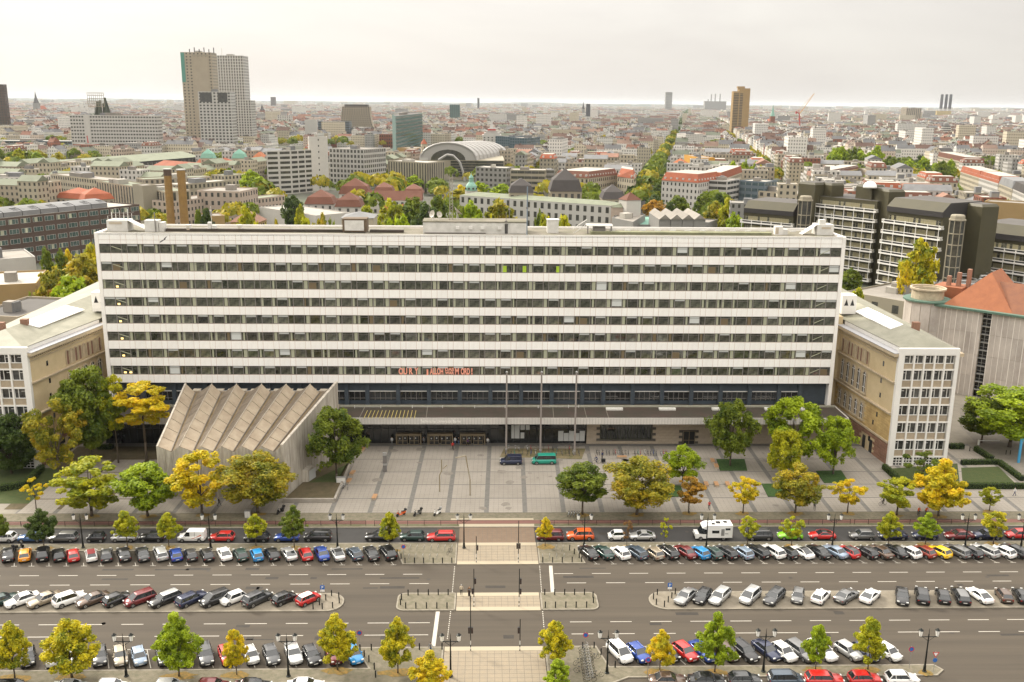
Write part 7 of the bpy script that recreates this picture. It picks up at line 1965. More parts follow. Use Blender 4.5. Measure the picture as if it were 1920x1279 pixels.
# far towers
Bd('hotel','wide white hotel slab with a blank end and long window rows',[(130,216),(294,217)],51,16,'white','flat',fl=13,bay=3.2,wf=.62,hf=.42,Y=1145,boxes=3,trimc='white')
p0,p1=PY(156,216,1144.7),PY(166,216,1144.7);t=thing('hotel_end_panel',(p0.x,1144.5,0),'blank white panel on the hotel front with a red animal figure','panel');w=p1.x-p0.x+.5;b=MB();b.box(0,0,8,w,.3,50.5);b.build('panel',WM['white'],t)
b=MB();gz=11;pts=[(1,0),(1.4,0),(1.8,5),(4,5.2),(4.2,0),(4.7,0),(5,7),(3.5,9),(2.8,15),(3,17),(1.2,16.4),(1.6,15.4),(1.9,8.6),(1.2,5)]
b.face([(x,-.05,gz+y)for x,y in pts]);b.build('figure',mat('figure_red',(.55,.12,.10),.7),t)
Bd('beige_tower','tall beige tower with a green glass corner',[(336,97),(345,98),(395,99)],126,24,'beige','flat',fl=34,bay=4.2,wf=.42,hf=.45,Y=1251,boxes=2)if False else None
def tower_at(name,label,pxs,ytop,Y,depth,wall,**k):return Bd(name,label,[(pxs[0],ytop),(pxs[1],ytop)],0,depth,wall,Y=Y,**k)
tA=tower_at('beige_tower','tall beige tower with a green glass edge and dotted window columns',(338,396),98,1251,24,'beige',fl=34,bay=4.4,wf=.36,hf=.42,boxes=3)
T_,po,Oo,zt_=tA;b=MB();F_=Face(PY(338,98,1251).to_2d(),PY(396,99,1251).to_2d(),(0,-1));F_.box(b,0,4.5,zt_-36,zt_-.5,.07,.5);b.build('glass_edge',mat('edge_green',(.12,.30,.24),.3),T_,Oo);b=MB();F_.box(b,14,34,40,zt_-5,.07,.4);b.build('blank_field',WM['beige'],T_,Oo);b=MB();F_.box(b,14,34,zt_-4.4,zt_-3,.42,.5);b.build('lettering_band',WM['stone'],T_,Oo)
b=MB();[b.tube((po[0].x+10+k*6,po[0].y+5,zt_-1),(po[0].x+10+k*6,po[0].y+5,zt_+4+2*(k%2)),.6,n=6)for k in range(6)];b.build('antenna',dark_in,T_,Oo)
tower_at('white_tower','slim white tower with dense vertical windows behind the beige one',(397,455),104,1350,30,'white',fl=33,bay=3.2,wf=.45,hf=.62,boxes=1)
tower_at('white_tower','lower shoulder of the white tower stepping down to the right',(440,470),188,1345,26,'white',fl=20,bay=3.2,wf=.45,hf=.62,boxes=0)
tC=tower_at('beige_tower','lower beige tower with dark top storeys before the tall one',(371,432),172,1187,22,'pale',fl=22,bay=4.0,wf=.56,hf=.56,boxes=1)
T_,po,Oo,zt_=tC;b=MB();F_=Face(po[0],po[1],(0,-1))if abs(po[0].y-po[1].y)<5 else Face(po[3],po[0],(0,-1));F_.box(b,2,F_.L*.42,zt_-12,zt_-1,.07,.3);F_.box(b,F_.L*.6,F_.L-4,zt_-12,zt_-1,.07,.3);b.build('dark_top',far_glass,T_,Oo)
t=thing('antenna_mast',(PY(416,103,1360).x,1360,125),'thin mast on top of the white tower','mast');b=MB();b.tube((0,0,0),(0,0,12),.8,.4,n=5);b.build('mast',white_metal,t)
tower_at('office_block','beige slab office at the left foot of the tall towers',(315,352),262,1180,20,'beige',fl=5,bay=4,wf=.5,boxes=1)
tower_at('grey_tower','dark grey tower cut by the left picture edge',(-24,6),158,1774,12,'brown',fl=20,bay=4,wf=.5,hf=.6,boxes=0)
tower_at('glass_office','long low glass office before the park at far left',(-30,134),264,1240,30,'bluegrey',fl=4,bay=5,style='ribbon',roof='lightflat')
tower_at('tower_block','grey green slab tower standing alone beyond the dome',(843,862),196,3220,30,'green',fl=14,bay=6,wf=.4,boxes=0)
tower_at('office_block','red brick block behind the long beige roofs at centre left',(711,736),252,1500,20,'brick',fl=4,boxes=0)
tower_at('tower_block','square pale concrete tower at right with vertical ribs',(1700,1728),203,3767,50,'beige',fl=1,bay=7,style='tall',wf=.3,boxes=1)
tower_at('tower_block','far isolated tower block near the horizon right of centre',(1249,1261),173,9000,50,'grey',fl=12,bay=10,wf=.4,boxes=1)
tower_at('tower_block','tiny square tower near horizon at left centre',(507,515),182,8200,50,'brown',fl=8,bay=9,boxes=0)
tower_at('tower_block','small white slab block left of the dark glass office',(520,545),216,2300,24,'white',fl=9,bay=5,wf=.4,boxes=0)
# tapered beige slab tower
Y=1770;L0,R0=PY(636,264,Y),PY(711,264,Y);L1,R1=PY(641.5,200,Y),PY(693,200,Y);t=thing('sail_tower',((L0.x+R0.x)/2,Y,0),'beige tower sweeping out towards its foot, dark roof','building');O_=((L0.x+R0.x)/2,Y,0);footprint([(L0.x,Y),(R0.x,Y),(R0.x,Y+30),(L0.x,Y+30)])
zt=L1.z;b=MB();N=16;prof=[]
for k in range(N+1):
	f=k/N;xr=R0.x+(R1.x-R0.x)*(1-(1-f)**2.2);xl=L0.x+(L1.x-L0.x)*f;prof.append((xl,xr,zt*f))
for k in range(N):
	(a,c,z0_),(e,f,z1_)=prof[k],prof[k+1];b.face([(a,Y,z0_),(c,Y,z0_),(f,Y,z1_),(e,Y,z1_)]);b.face([(c,Y,z0_),(c,Y+26,z0_),(f,Y+26,z1_),(f,Y,z1_)]);b.face([(a,Y+26,z0_),(a,Y,z0_),(e,Y,z1_),(e,Y+26,z1_)])
b.build('wall',WM['beige'],t,O_);b=MB()
for k in range(1,N*1+1):
	(a,c,z0_)=prof[k-1];n=int((c-a)/4)
	for q in range(n):x=a+(c-a)*(q+.25)/n;b.box(x,Y-.3,z0_+1.2,x+(c-a)/n*.5,Y+.1,z0_+3.0)
stuff(b.build('window',far_glass,t,O_));b=MB();b.box(L1.x+4,Y+2,zt,R1.x-4,Y+22,zt+4);b.build('roof',RM['darkflat'],t,O_)
# tall slab tower right
Y=2053;L,R=PY(1377,172,Y),PY(1408,166,Y);zt=L.z;t=thing('tan_tower',((L.x+R.x)/2,Y,0),'slender tan high-rise with a slanted top, right of centre','building');O_=((L.x+R.x)/2,Y,0);footprint([(L.x,Y),(R.x,Y),(R.x,Y+25)])
b=MB();xm=L.x+(R.x-L.x)*.32;b.prism([(L.x,Y+6),(xm,Y),(R.x,Y+3),(R.x,Y+22),(L.x,Y+22)],0,zt+1);b.prism([(xm,Y+.5),(R.x,Y+3.2),(R.x,Y+20),(xm,Y+20)],zt+1,zt+7);b.prism([(xm-3,Y+4),(xm+12,Y+5),(xm+12,Y+14),(xm-3,Y+14)],zt+7,zt+11);b.build('wall',WM['tan'],t,O_)
b=MB();F_=Face((L.x,Y+6),(xm,Y),(-.3,-1));F2=Face((xm,Y),(R.x,Y+3),(0,-1))
for f in range(27):
	z_=4+f*(zt-6)/27;F_.box(b,1,F_.L-1,z_,z_+1.7,0,.2);F2.box(b,1.5,F2.L*.35,z_,z_+1.7,0,.2)
stuff(b.build('window',far_glass,t,O_))
# round banded tower
Y=1971;p=PY(1774,236,Y);t=thing('round_tower',(p.x,Y,0),'white round tower with dark bands tapering upward','building');b=MB();g_=MB();H=p.z;FOOT.append((p.x,Y,18))
for k in range(8):
	r=16.5-k*1.05;z0_=H*k/8;b.lathe((0,0,z0_),[(r,0),(r,H/8*.55)],16);g_.lathe((0,0,z0_+H/8*.55),[(r*.93,0),(r*.93,H/8*.45)],16)
b.build('band',WM['white'],t);g_.build('window',far_glass,t);b=MB();b.lathe((0,0,H),[(5,0),(5,5),(3,7)],10);b.build('roof_drum',WM['grey'],t)
# power stations
def chim(px,yt,yb,Y,r,lab,wallm,cat='chimney'):
	p=PY(px,yt,Y);t=thing('power_station_chimney',(p.x,Y,0),lab,cat);b=MB();b.tube((0,0,0),(0,0,p.z*.4),r*1.2,r*1.1,n=10,caps=False);b.build('base',WM['pale'],t);b=MB();b.tube((0,0,p.z*.4),(0,0,p.z),r*1.1,r,n=10);b.build('shaft',wallm,t)
dk=mat('chimney_dark',(.08,.08,.085),.8)
for i,px in enumerate((1767,1775.5,1783.5)):chim(px,177,222,5906,8.0,['left','middle','right'][i]+' dark chimney of the yellow boiler house',dk)
tower_at('boiler_house','yellow boiler house under three dark chimneys',(1757,1784),208,5890,60,'yellow',fl=2,bay=30,style='none',boxes=0)
for i,px in enumerate((1328,1334,1341.5,1350.5)):chim(px,[186,177,176,176][i],200,9300,5,['shortest','left tall','middle tall','right tall'][i]+' thin chimney of the far power station',WM['grey'])
tower_at('power_house','low grey power house below the far thin chimneys',(1322,1362),190,9290,60,'grey',style='none',boxes=0)
chim(1103,195,235,3243,7,'dark slab-like chimney standing in the city centre of view',dk)
tower_at('dark_tower','pair of dark slim towers near the horizon, left one',(895,899),184,7800,20,'dark',style='none',boxes=0)
# churches
def church(px,yt,Y,w,lab,m,copper=True,body=True):
	p=PY(px,yt,Y);t=thing('church',(p.x,Y,0),lab,'church');H=p.z;s=w/2*Y/CAM_F;FOOT.append((p.x,Y,s*6))
	b=MB();b.box(-s,-s,0,s,s,H*.5);b.build('tower',m,t);b=MB();b.lathe((0,0,H*.5),[(s*1.1,0),(s*.5,H*.22),(.2,H*.5)],8);b.build('spire',cop if copper else RM['slate'],t)
	if body:b=MB();b.box(-s*.8,s,0,s*.8,s*7,H*.24);b.build('nave',m,t);b=MB();b.face([(-s,s,H*.24),(s,s,H*.24),(0,s,H*.38)]);b.face([(s,s,H*.24),(s,s*7,H*.24),(0,s*7,H*.38),(0,s,H*.38)]);b.face([(-s,s*7,H*.24),(-s,s,H*.24),(0,s,H*.38),(0,s*7,H*.38)]);b.build('roof',RM['red'],t)
church(1450,196,3031,8,'red brick church with a needle copper spire left of the crane',WM['brick'])
church(65.5,171,4200,9,'dark pointed church spire near the left horizon',WM['grey'],False)
church(491,195,4200,8,'red brick church tower beyond the white tower',WM['brick'],False)
church(1094,190,5200,5,'thin distant church spire beside the dark chimney',WM['grey'],False)
# broken memorial church spire and lattice board
Y=1185;p=PY(190,182,Y);t=thing('ruined_spire',(p.x,Y,0),'broken dark green-grey church spire behind the hotel','church');m_=mat('ruin_stone',(.10,.11,.08),.9,var=1,scale=.2,var2=(.05,.06,.045));b=MB();rr=random.Random(2)
b.lathe((0,0,0),[(11,0),(11,40),(12,42)],8);H=p.z
for k in range(8):
	a=k*.785;h=H-42-rr.uniform(0,9);b.tube((9*math.cos(a),9*math.sin(a),42),(4.5*math.cos(a)+rr.uniform(-1,1),4.5*math.sin(a),42+h),3.6,1.4,n=5)
b.build('tower',m_,t);b=MB();b.tube((-14,0,40),(-14,0,52),3,.3,n=6);b.tube((14,2,40),(14,2,54),3,.3,n=6);b.build('pinnacle',m_,t)
Y=1160;a,c=PY(163,174,Y),PY(196,200,Y);t=thing('lattice_board',(a.x,Y,c.z),'large open lattice frame standing on the hotel roof','frame');b=MB();W_=c.x-a.x;H=a.z-c.z
for k in range(9):b.box(W_*k/8-.25,-.2,0,W_*k/8+.25,.2,H)
for k in range(6):b.box(0,-.2,H*k/5-.25,W_,.2,H*k/5+.25)
b.build('lattice',WM['stone'],t)
# red tower crane
Y=2391;f0=PY(1500,252,Y);t=thing('tower_crane',(f0.x,Y,0),'red tower crane with a raised pale jib','crane');top=PY(1499,214,Y);tip=PY(1527,175,Y);back=PY(1493,209,Y);r_=mat('crane_red',(.45,.05,.04),.6);o=Vector((f0.x,Y,0))
b=MB();b.tube((0,0,0),top-o,1.6,n=4);b.tube(top-o,back-o,1.4,n=4);b.tube(back-o,back-o+Vector((0,0,-6)),2.2,n=4);b.tube((top-o)+Vector((0,0,0)),(top-o)+Vector((-3,0,10)),.7,n=4);b.build('mast',r_,t);b=MB();b.tube(top-o,tip-o,1.0,.6,n=4);b.tube((top-o)+Vector((-3,0,10)),tip-o,.3,n=3);b.build('jib',WM['orange'],t)
# brick school, cream rows at the right
Bd('brick_school','dark red brick gothic building with a black roof beside the park trees',[(1714,291),(1792,291)],14,24,'brick','slate',rt='gable',rh=8,fl=3,bay=5,wf=.35)
Bd('brick_gable_house','steep red brick gable at the left end of the gothic building',[(1720,284),(1741,286)],16,12,'brick','red',rt='gable',rh=8,fl=3)
Bd('apartment_row','cream turreted apartment house with plum roofs behind the park',[(1758,293),(1812,305)],17,14,'cream','brownred',rt='mansard',rh=5,fl=5,bay=3)
Bd('apartment_row','first cream apartment house of the diagonal row at right',[(1801,322),(1836,333)],18,14,'cream','red',rt='mansard',rh=5,fl=5,bay=3,wf=.36)
Bd('apartment_row','second cream apartment house of the diagonal row at right',[(1836,333),(1872,344)],18,14,'white','red',rt='mansard',rh=5,fl=5,bay=3,wf=.36)
Bd('apartment_row','third cream apartment house of the diagonal row at right, grey roofed',[(1873,344),(1898,354)],18,14,'cream','grey',rt='mansard',rh=5,fl=5,bay=3,wf=.36)
Bd('apartment_row','last cream apartment house of the diagonal row, cut by the edge',[(1899,354),(1935,370)],18,14,'white','slate',rt='mansard',rh=5,fl=5,bay=3,wf=.36)
Bd('apartment_house','yellowish house with a red attic in front of the park trees',[(1553,327),(1610,316)],16,14,'yellow','brownred',rt='mansard',rh=3,fl=4)
Bd('school_hall','long blank beige hall before the park trees',[(1624,318),(1702,318)],16,18,'beige','lightflat',style='none',boxes=4)
Bd('striped_house','white house with dark slanted window strips and grey roof',[(1553,284),(1600,284)],18,24,'white','grey',fl=3,bay=4,wf=.4,hf=.9)
Bd('blank_brown_wall','long blank brown fire wall beyond the dark complex',[(1846,377),(1930,382)],22,14,'tan','flat',style='none',boxes=0)
# low roofs between slab and city
Bd('grey_hall','grey hall with a slit window behind right half of the slab',[(1147,408),(1187,416),(1210,402)],12,20,'grey','flat',fl=1,bay=12,wf=.5,hf=.12)
Bd('teal_roofed_hall','low hall with a teal roof and grey saw-tooth sheds',[(1197,421),(1300,422)],9,40,'grey','copper',fl=1,style='none',boxes=0)
for i in range(4):Bd('shed_roof',['first','second','third','fourth'][i]+' grey gabled shed from the left beside the teal roof',[(1236+i*22,411),(1257+i*22,412)],10,30,'grey','flat',rt='gable',rh=2.4,style='none',Y=470)
Bd('orange_grey_house','small grey house with a bright orange side wall',[(1297,416),(1329,417),(1346,411)],11,14,'grey','flat',style='none',boxes=0)
Bd('flat_workshop','flat grey workshop with skylights between the wing and the dark complex',[(1586,546),(1700,566)],7,42,'stone','flat',fl=1,bay=7,wf=.3,hf=.4,boxes=4)
Bd('machine_hall','pale sloping hall roof directly right behind the slab',[(1580,562),(1640,600)],9,20,'stone','lightflat',style='none',boxes=0)if False else None
# bottom left behind the left wing
Bd('workshop','tan brick workshop with white flat roof left of the autumn trees',[(-40,536),(68,531)],13,26,'tan','lightflat',fl=1,style='none',boxes=2)
Bd('workshop','pale grey hall with an orange brick end, at left',[(-40,489),(66,481)],15,22,'pale','flat',fl=1,style='none',boxes=1)
Bd('workshop','low grey gabled roof between the two workshops at left',[(-40,512),(62,506)],10,20,'stone','flat',rt='gable',rh=3,style='none')
Bd('plant_building','beige annexe with white ventilation machines on its roof',[(-60,590),(34,594)],17,24,'beige','darkflat',fl=2,bay=6,boxes=5)
Bd('long_roof','long pale low roof running back behind the left wing',[(70,590),(182,548)],14,9,'cream','lightflat',style='none',boxes=0)if False else None
# ------------------------------------------------------------------ dark stepped office complex with white balconies
dk_clad=mat('dark_olive_cladding',(.085,.074,.038),.5,var=.5,scale=.3,var2=(.062,.056,.032))
dk_grey=mat('dark_purple_band',(.05,.045,.045),.45)
def dkblock(label,L,R,z,nfl,depth,slant,balconies=True,name='dark_office_block',fh=3.95):
	A,B_=G(*L,z).to_2d(),G(*R,z).to_2d();d=(B_-A).normalized();n=Vector((-d.y,d.x));
	if n.y<0:n=-n
	poly=[A,B_,B_+n*depth,A+n*depth];footprint(poly);O_=(A.x,A.y,0);t=thing(name,O_,label,'building')
	F=Face(A,B_,-n);W=F.L;zf=z-slant
	b=MB();b.prism(poly,0,zf);b.build('wall',dk_clad,t,O_)
	# slanting attic: band, slope, roof
	b=MB();s0,s1=2.2,5.0
	def P(a,dd,zz):q=F.o+F.u*a-F.n*dd;return(q.x,q.y,zz)
	if slant>3:
		b.face([P(0,-.6,zf),P(W,-.6,zf),P(W,-.6,zf+slant*.38),P(0,-.6,zf+slant*.38)]);b.face([P(0,-.6,zf),P(0,3,zf),P(W,3,zf),P(W,-.6,zf)])
		b.face([P(0,-.6,zf+slant*.38),P(0,-.6,zf),P(0,depth,zf),P(0,depth,z),P(0,3.4,z)]);b.face([P(W,-.6,zf),P(W,-.6,zf+slant*.38),P(W,3.4,z),P(W,depth,z),P(W,depth,zf)])
		b.build('attic_band',dk_grey,t,O_);b=MB();b.face([P(0,-.6,zf+slant*.38),P(W,-.6,zf+slant*.38),P(W,3.4,z),P(0,3.4,z)]);b.build('attic_slope',dk_clad,t,O_)
		b=MB();b.face([P(0,3.4,z),P(W,3.4,z),P(W,depth,z),P(0,depth,z)]);b.build('roof',RM['darkflat'],t,O_)
	else:
		b.face([P(0,0,zf+.01),P(W,0,zf+.01),P(W,depth,zf+.01),P(0,depth,zf+.01)]);b.build('roof',RM['darkflat'],t,O_)
	rr=random.Random(int(W*10))
	nb=max(4,int(W/4.3));bw=W/nb;ztop=zf-.6
	for f in range(nfl):
		z1=ztop-f*fh;z0=z1-fh
		if z0<.5:break
		b=MB();F.box(b,.8,W-.8,z0+.9,z1-.75,0,.06,skip='k');g_=b.build('window_band',office_glass,t,O_)
		b=MB();q=1.0
		while q<W-1:F.box(b,q-.05,q+.05,z0+.9,z1-.75,.07,.14);q+=1.07
		F.box(b,.8,W-.8,z1-1.3,z1-1.22,.07,.12);stuff(b.build('window_frame',WM['stone'],g_,O_))
		b=MB();q=1.0
		while q<W-2:
			if rr.random()<.72:F.box(b,q,q+1.0,z0+1.0,z1-.8,.062,.068,skip='k')
			q+=1.07
		if b.v:stuff(b.build('curtain',mat('warm_curtain',(.42,.38,.22),.8,objvar=.2)if 'warm_curtain' not in MATS else MATS['warm_curtain'],g_,O_))
		if balconies:
			zb=z0+.2
			b=MB();F.box(b,-.8,W+.8,zb,zb+.55,0,1.9);b.build('balcony',grid_white,t,O_)
			b=MB();F.box(b,-.8,W+.8,zb+1.2,zb+1.42,1.75,1.92)
			for k in range(nb+1):F.box(b,bw*k-.1,bw*k+.1,zb+.42,zb+1.25,1.75,1.9)
			F.box(b,-.8,-.65,zb+.42,zb+1.38,.3,1.9);F.box(b,W+.65,W+.8,zb+.42,zb+1.38,.3,1.9);b.build('railing',grid_white,t,O_)
			b=MB()
			for k in range(nb+1):F.box(b,bw*k-.08,bw*k+.08,zb+1.43,zb+(fh if f else 1.6),1.72,1.88)
			b.build('post',grid_white,t,O_)
			b=MB()
			for k in range(nb):F.box(b,bw*k+.3,bw*(k+1)-.3,zb+.5,zb+1.15,1.70,1.76)
			b.build('railing_panel',dk_grey,t,O_)
	return t,F
dkblock('leftmost dark office block with a sloping attic above white balconies',(1397,376),(1490,383),30,5,22,5)
dkblock('second dark office block with many white balcony rows',(1536,363),(1646,373),34.5,9,20,1)
dkblock('third dark office block with a purple attic band behind the poplar',(1667,371),(1772,382),36,9,22,5)
dkblock('rightmost dark office block cut by the picture edge',(1832,416),(1960,430),27,5,24,5.5)
def shaft(label,L,R,z,depth,m=dk_clad,name='service_tower',cap=True):
	A,B_=G(*L,z).to_2d(),G(*R,z).to_2d();d=(B_-A).normalized();n=Vector((-d.y,d.x));n=n if n.y>0 else-n
	c=[A,B_,B_+n*depth,A+n*depth];footprint(c);t=thing(name,(A.x,A.y,0),label,'service tower');O_=(A.x,A.y,0)
	cc=sum(c,Vector((0,0)))/4;b=MB();b.prism(c,0,z-.9,skip='t');i_=[p.lerp(cc,.12)for p in c]
	for i in range(4):j=(i+1)%4;b.face([(*c[i],z-.9),(*c[j],z-.9),(*i_[j],z),(*i_[i],z)])
	b.build('wall',m,t,O_);b=MB();b.face([(*p,z)for p in i_]);b.build('roof',RM['darkflat'],t,O_)
shaft('olive service tower left of the second dark block',(1498,340),(1529,343),39,7)
shaft('smaller olive service tower beside the first one',(1530,340),(1560,344),39,6)
shaft('wide olive service tower between second and third blocks',(1622,349),(1668,356),38.4,7)
shaft('low olive roof box under the white dome',(1606,345),(1636,348),39.2,7)
shaft('olive service tower between third and last dark blocks',(1787,377),(1843,384),35.7,8)
g=G(1637,349,39.3);r=12*(g.y)/CAM_F*1.05;t=thing('white_dome',(g.x,g.y+3,38.4),'white radar dome on the dark complex','dome');b=MB();b.lathe((0,0,0),[(r*math.cos(a),r*math.sin(a))for a in np.linspace(0,1.5,8)],20);b.build('shell',skylight_w,t,smooth=True)
def glass_stair(label,px,yt,yb,Y,w):
	z=PY(px,yt,Y).z;x=PY(px,yt,Y).x;r=w/2*Y/CAM_F;t=thing('stair_tower',(x,Y,0),label,'stair tower');FOOT.append((x,Y,r))
	b=MB();b.lathe((0,0,0),[(r*.92,0),(r*.92,z-4)],8);b.build('glazing',far_glass,t)
	b=MB()
	for k in range(8):a=k*math.pi/4;b.tube((r*math.cos(a),r*math.sin(a),0),(r*math.cos(a),r*math.sin(a),z-4),.16,n=4)
	b.build('mullion',WM['stone'],t)
	for k in range(int((z-4)/4)):
		b=MB();b.lathe((0,0,k*4+2),[(r*1.02,0),(r*1.02,.35)],8);b.build('floor_ring',WM['stone'],t)
	b=MB();b.lathe((0,0,z-4),[(r*1.15,0),(r*1.15,.4),(r,.5),(r*.95,1.6),(r*.8,2.0),(r*.3,2.1)],8);b.build('cap',WM['stone'],t)
glass_stair('glazed octagonal stair tower right of the leftmost dark block',1512,358,430,392,25)
glass_stair('glazed octagonal stair tower right of the third dark block',1798,392,520,336,28)
t=thing('pipe_roof',(0,0,0),'low glass roofed hall with tangled silver pipes before the last dark block','building');A,B_=G(1752,540,8),G(1870,530,8)
t.location=(A.x,A.y,0);b=MB();b.prism([(A.x,A.y),(B_.x,A.y-12),(B_.x+8,A.y+30),(A.x+20,A.y+34)],0,8);b.build('wall',WM['grey'],t,(A.x,A.y,0));FOOT.append(((A.x+B_.x)/2,A.y+12,26))
b=MB();rp_=random.Random(8)
for k in range(26):
	x,y=A.x+rp_.uniform(8,B_.x-A.x+2),A.y+rp_.uniform(2,26);dx,dy=rp_.choice(((rp_.uniform(3,9),0),(0,rp_.uniform(3,9))));h=8.5+rp_.uniform(0,2.2);b.tube((x,y,h),(x+dx,y+dy,h),.28,n=5);b.tube((x,y,8),(x,y,h),.28,n=5)
b.build('pipe',steel,t,(A.x,A.y,0))
# ------------------------------------------------------------------ the city fabric
def citywall(name,c,dens=.5):
	"""plaster with rows of windows that are too far away to tell apart"""
	M=bpy.data.materials.new('city_'+name);M.use_nodes=True;nt=M.node_tree;N=nt.nodes;L=nt.links;P=N['Principled BSDF']
	g=N.new('ShaderNodeNewGeometry');cr=N.new('ShaderNodeVectorMath');cr.operation='CROSS_PRODUCT';cr.inputs[1].default_value=(0,0,1);L.new(g.outputs['True Normal'],cr.inputs[0])
	dt=N.new('ShaderNodeVectorMath');dt.operation='DOT_PRODUCT';L.new(g.outputs['Position'],dt.inputs[0]);L.new(cr.outputs[0],dt.inputs[1])
	sp=N.new('ShaderNodeSeparateXYZ');L.new(g.outputs['Position'],sp.inputs[0])
	def band(src,per,lo,hi):
		a=N.new('ShaderNodeMath');a.operation='DIVIDE';a.inputs[1].default_value=per;L.new(src,a.inputs[0])
		f=N.new('ShaderNodeMath');f.operation='FRACT';L.new(a.outputs[0],f.inputs[0])
		x=N.new('ShaderNodeMath');x.operation='GREATER_THAN';x.inputs[1].default_value=lo;L.new(f.outputs[0],x.inputs[0])
		y=N.new('ShaderNodeMath');y.operation='LESS_THAN';y.inputs[1].default_value=hi;L.new(f.outputs[0],y.inputs[0])
		m=N.new('ShaderNodeMath');m.operation='MULTIPLY';L.new(x.outputs[0],m.inputs[0]);L.new(y.outputs[0],m.inputs[1]);return m.outputs[0]
	a,b=band(dt.outputs['Value'],2.7,.3,.72),band(sp.outputs['Z'],3.5,.3,.78)
	m=N.new('ShaderNodeMath');m.operation='MULTIPLY';L.new(a,m.inputs[0]);L.new(b,m.inputs[1])
	k=N.new('ShaderNodeMath');k.operation='MULTIPLY';k.inputs[1].default_value=dens;L.new(m.outputs[0],k.inputs[0])
	x=N.new('ShaderNodeMix');x.data_type='RGBA';x.inputs['A'].default_value=(*c,1);x.inputs['B'].default_value=(.05,.05,.05,1);L.new(k.outputs[0],x.inputs['Factor']);L.new(x.outputs['Result'],P.inputs['Base Color']);P.inputs['Roughness'].default_value=.8
	return M
CW=[citywall(k,tuple(x*.92 for x in WALLC[k]),.85)for k in('cream','white','beige','pale','pink','grey','stone','brick')]
ALB=.66;CR=[mat('city_roof_'+k,c,.85,var=.9,scale=.05,var2=tuple(x*.6 for x in c))for k,c in(('red',(.27,.125,.08)),('brown',(.17,.10,.075)),('flat',(.29,.265,.225)),('light',(.44,.41,.36)),('dark',(.10,.095,.085)),('grey',(.19,.19,.19)),('rose',(.30,.20,.15)),('green',(.20,.22,.16)))]
wp=[.25,.26,.10,.18,.06,.07,.05,.03];rpb=[.055,.10,.29,.27,.07,.12,.04,.055]
CU=Vector((.979,-.205));CV=Vector((.205,.979));AV0=Vector((108.6,661.3))
rc=random.Random(77)
def pick(p):
	u=rc.random();s=0
	for i,q in enumerate(p):
		s+=q
		if u<s:return i
	return 0
PARKS=[(G(40,330),130),(G(1620,330,0),62),(G(1690,335,0),60),(G(1740,355,0),55),(G(760,372),62),(G(850,395),55),(G(930,400),55),(G(700,410),60),(G(480,360),35),(G(1300,420),60),(G(1230,420),50),(G(1370,425),50),(G(20,290),130),(G(70,285),90),(G(1120,300),30),(G(1000,365),30)]
def free(p,r):
	for x,y,q in FOOT:
		if abs(p.x-x)<q+r and abs(p.y-y)<q+r and math.hypot(p.x-x,p.y-y)<q*.93+r:return False
	for c,q in PARKS:
		if math.hypot(p.x-c.x,p.y-c.y)<q:return False
	if p.y<470 and not(p.x<-150 and p.y>455):return False
	if p.y<560 and p.x<-60:return False
	if p.y<820 and-190<p.x<100:return False
	if p.y<930 and-75<p.x<25:return False
	w=(p-AV0);a=w.dot(CU)
	if abs(a)<19 and p.y<1900:return False
	return True
def inview(p,mg=60):return abs(p.x-.029*p.y)<.55*p.y+mg
houses=[]
def block(c,W,D,depth,hmin,hmax,wmin,wmax,inner=True):
	for side in range(4):
		along,out,L_,off=((CU,-CV,W,D/2),(CV,CU,D,W/2),(CU,CV,W,D/2),(CV,-CU,D,W/2))[side]
		a=-L_/2+(depth if side%2 else 0);end=L_/2-(depth if side%2 else 0)
		while a<end-6:
			w=min(rc.uniform(wmin,wmax),end-a)
			p=c+along*(a+w/2)+out*(off-depth/2)
			houses.append((p,along,w/2,depth/2,rc.uniform(hmin,hmax),pick(wp),pick(rpb)));a+=w
	if inner:
		for k in range(rc.choice((1,2,2,3))):
			p=c+CU*rc.uniform(-W*.25,W*.25)+CV*rc.uniform(-D*.28,D*.28)
			houses.append((p,rc.choice((CU,CV)),rc.uniform(8,16),rc.uniform(5,7),rc.uniform(hmin*.7,hmax),pick(wp),pick(rpb)))
ctrees=[]
def grid(y0,y1,bw,bd,street,**k):
	n=int(9000/(bw+street));
	for j in range(int(y0/(bd+street))-2,int(y1/(bd+street))+14):
		for i in range(-n,n):
			c=AV0+CU*((i+.5)*(bw+street))+CV*(j*(bd+street)-661)
			if not(y0<=c.y<y1)or not inview(c,90):continue
			if rc.random()<.07:
				for q in range(14):ctrees.append(c+CU*rc.uniform(-bw/2,bw/2)+CV*rc.uniform(-bd/2,bd/2))
				continue
			block(c,bw*rc.uniform(.92,1),bd*rc.uniform(.92,1),**k)
			for q in range(rc.randint(4,9)):ctrees.append(c+CU*rc.uniform(-bw*.3,bw*.3)+CV*rc.uniform(-bd*.3,bd*.3))
			if rc.random()<.7:
				for q in range(7):ctrees.append(c+CU*(bw/2+street*.4)+CV*rc.uniform(-bd/2,bd/2))
grid(430,2300,88,96,19,depth=12.5,hmin=16,hmax=24,wmin=15,wmax=24)
grid(2300,4600,110,120,26,depth=14,hmin=14,hmax=22,wmin=26,wmax=60)
grid(4600,10500,210,230,60,depth=22,hmin=10,hmax=24,wmin=50,wmax=110,inner=False)
for k in range(150):
	Y=1000+5200*rc.random();p=Vector((rc.uniform(-.5,.58)*Y,Y));houses.append((p,rc.choice((CU,CV)),rc.uniform(12,38),rc.uniform(7,12),rc.uniform(26,46),rc.choice((0,1,3,5,1)),rc.choice((2,3,4))))
houses=[h for h in houses if inview(h[0],25)and free(h[0],max(h[2],h[3])*.9)]
houses.sort(key=lambda h:h[0].y)
print('houses',len(houses))
NEAR=285
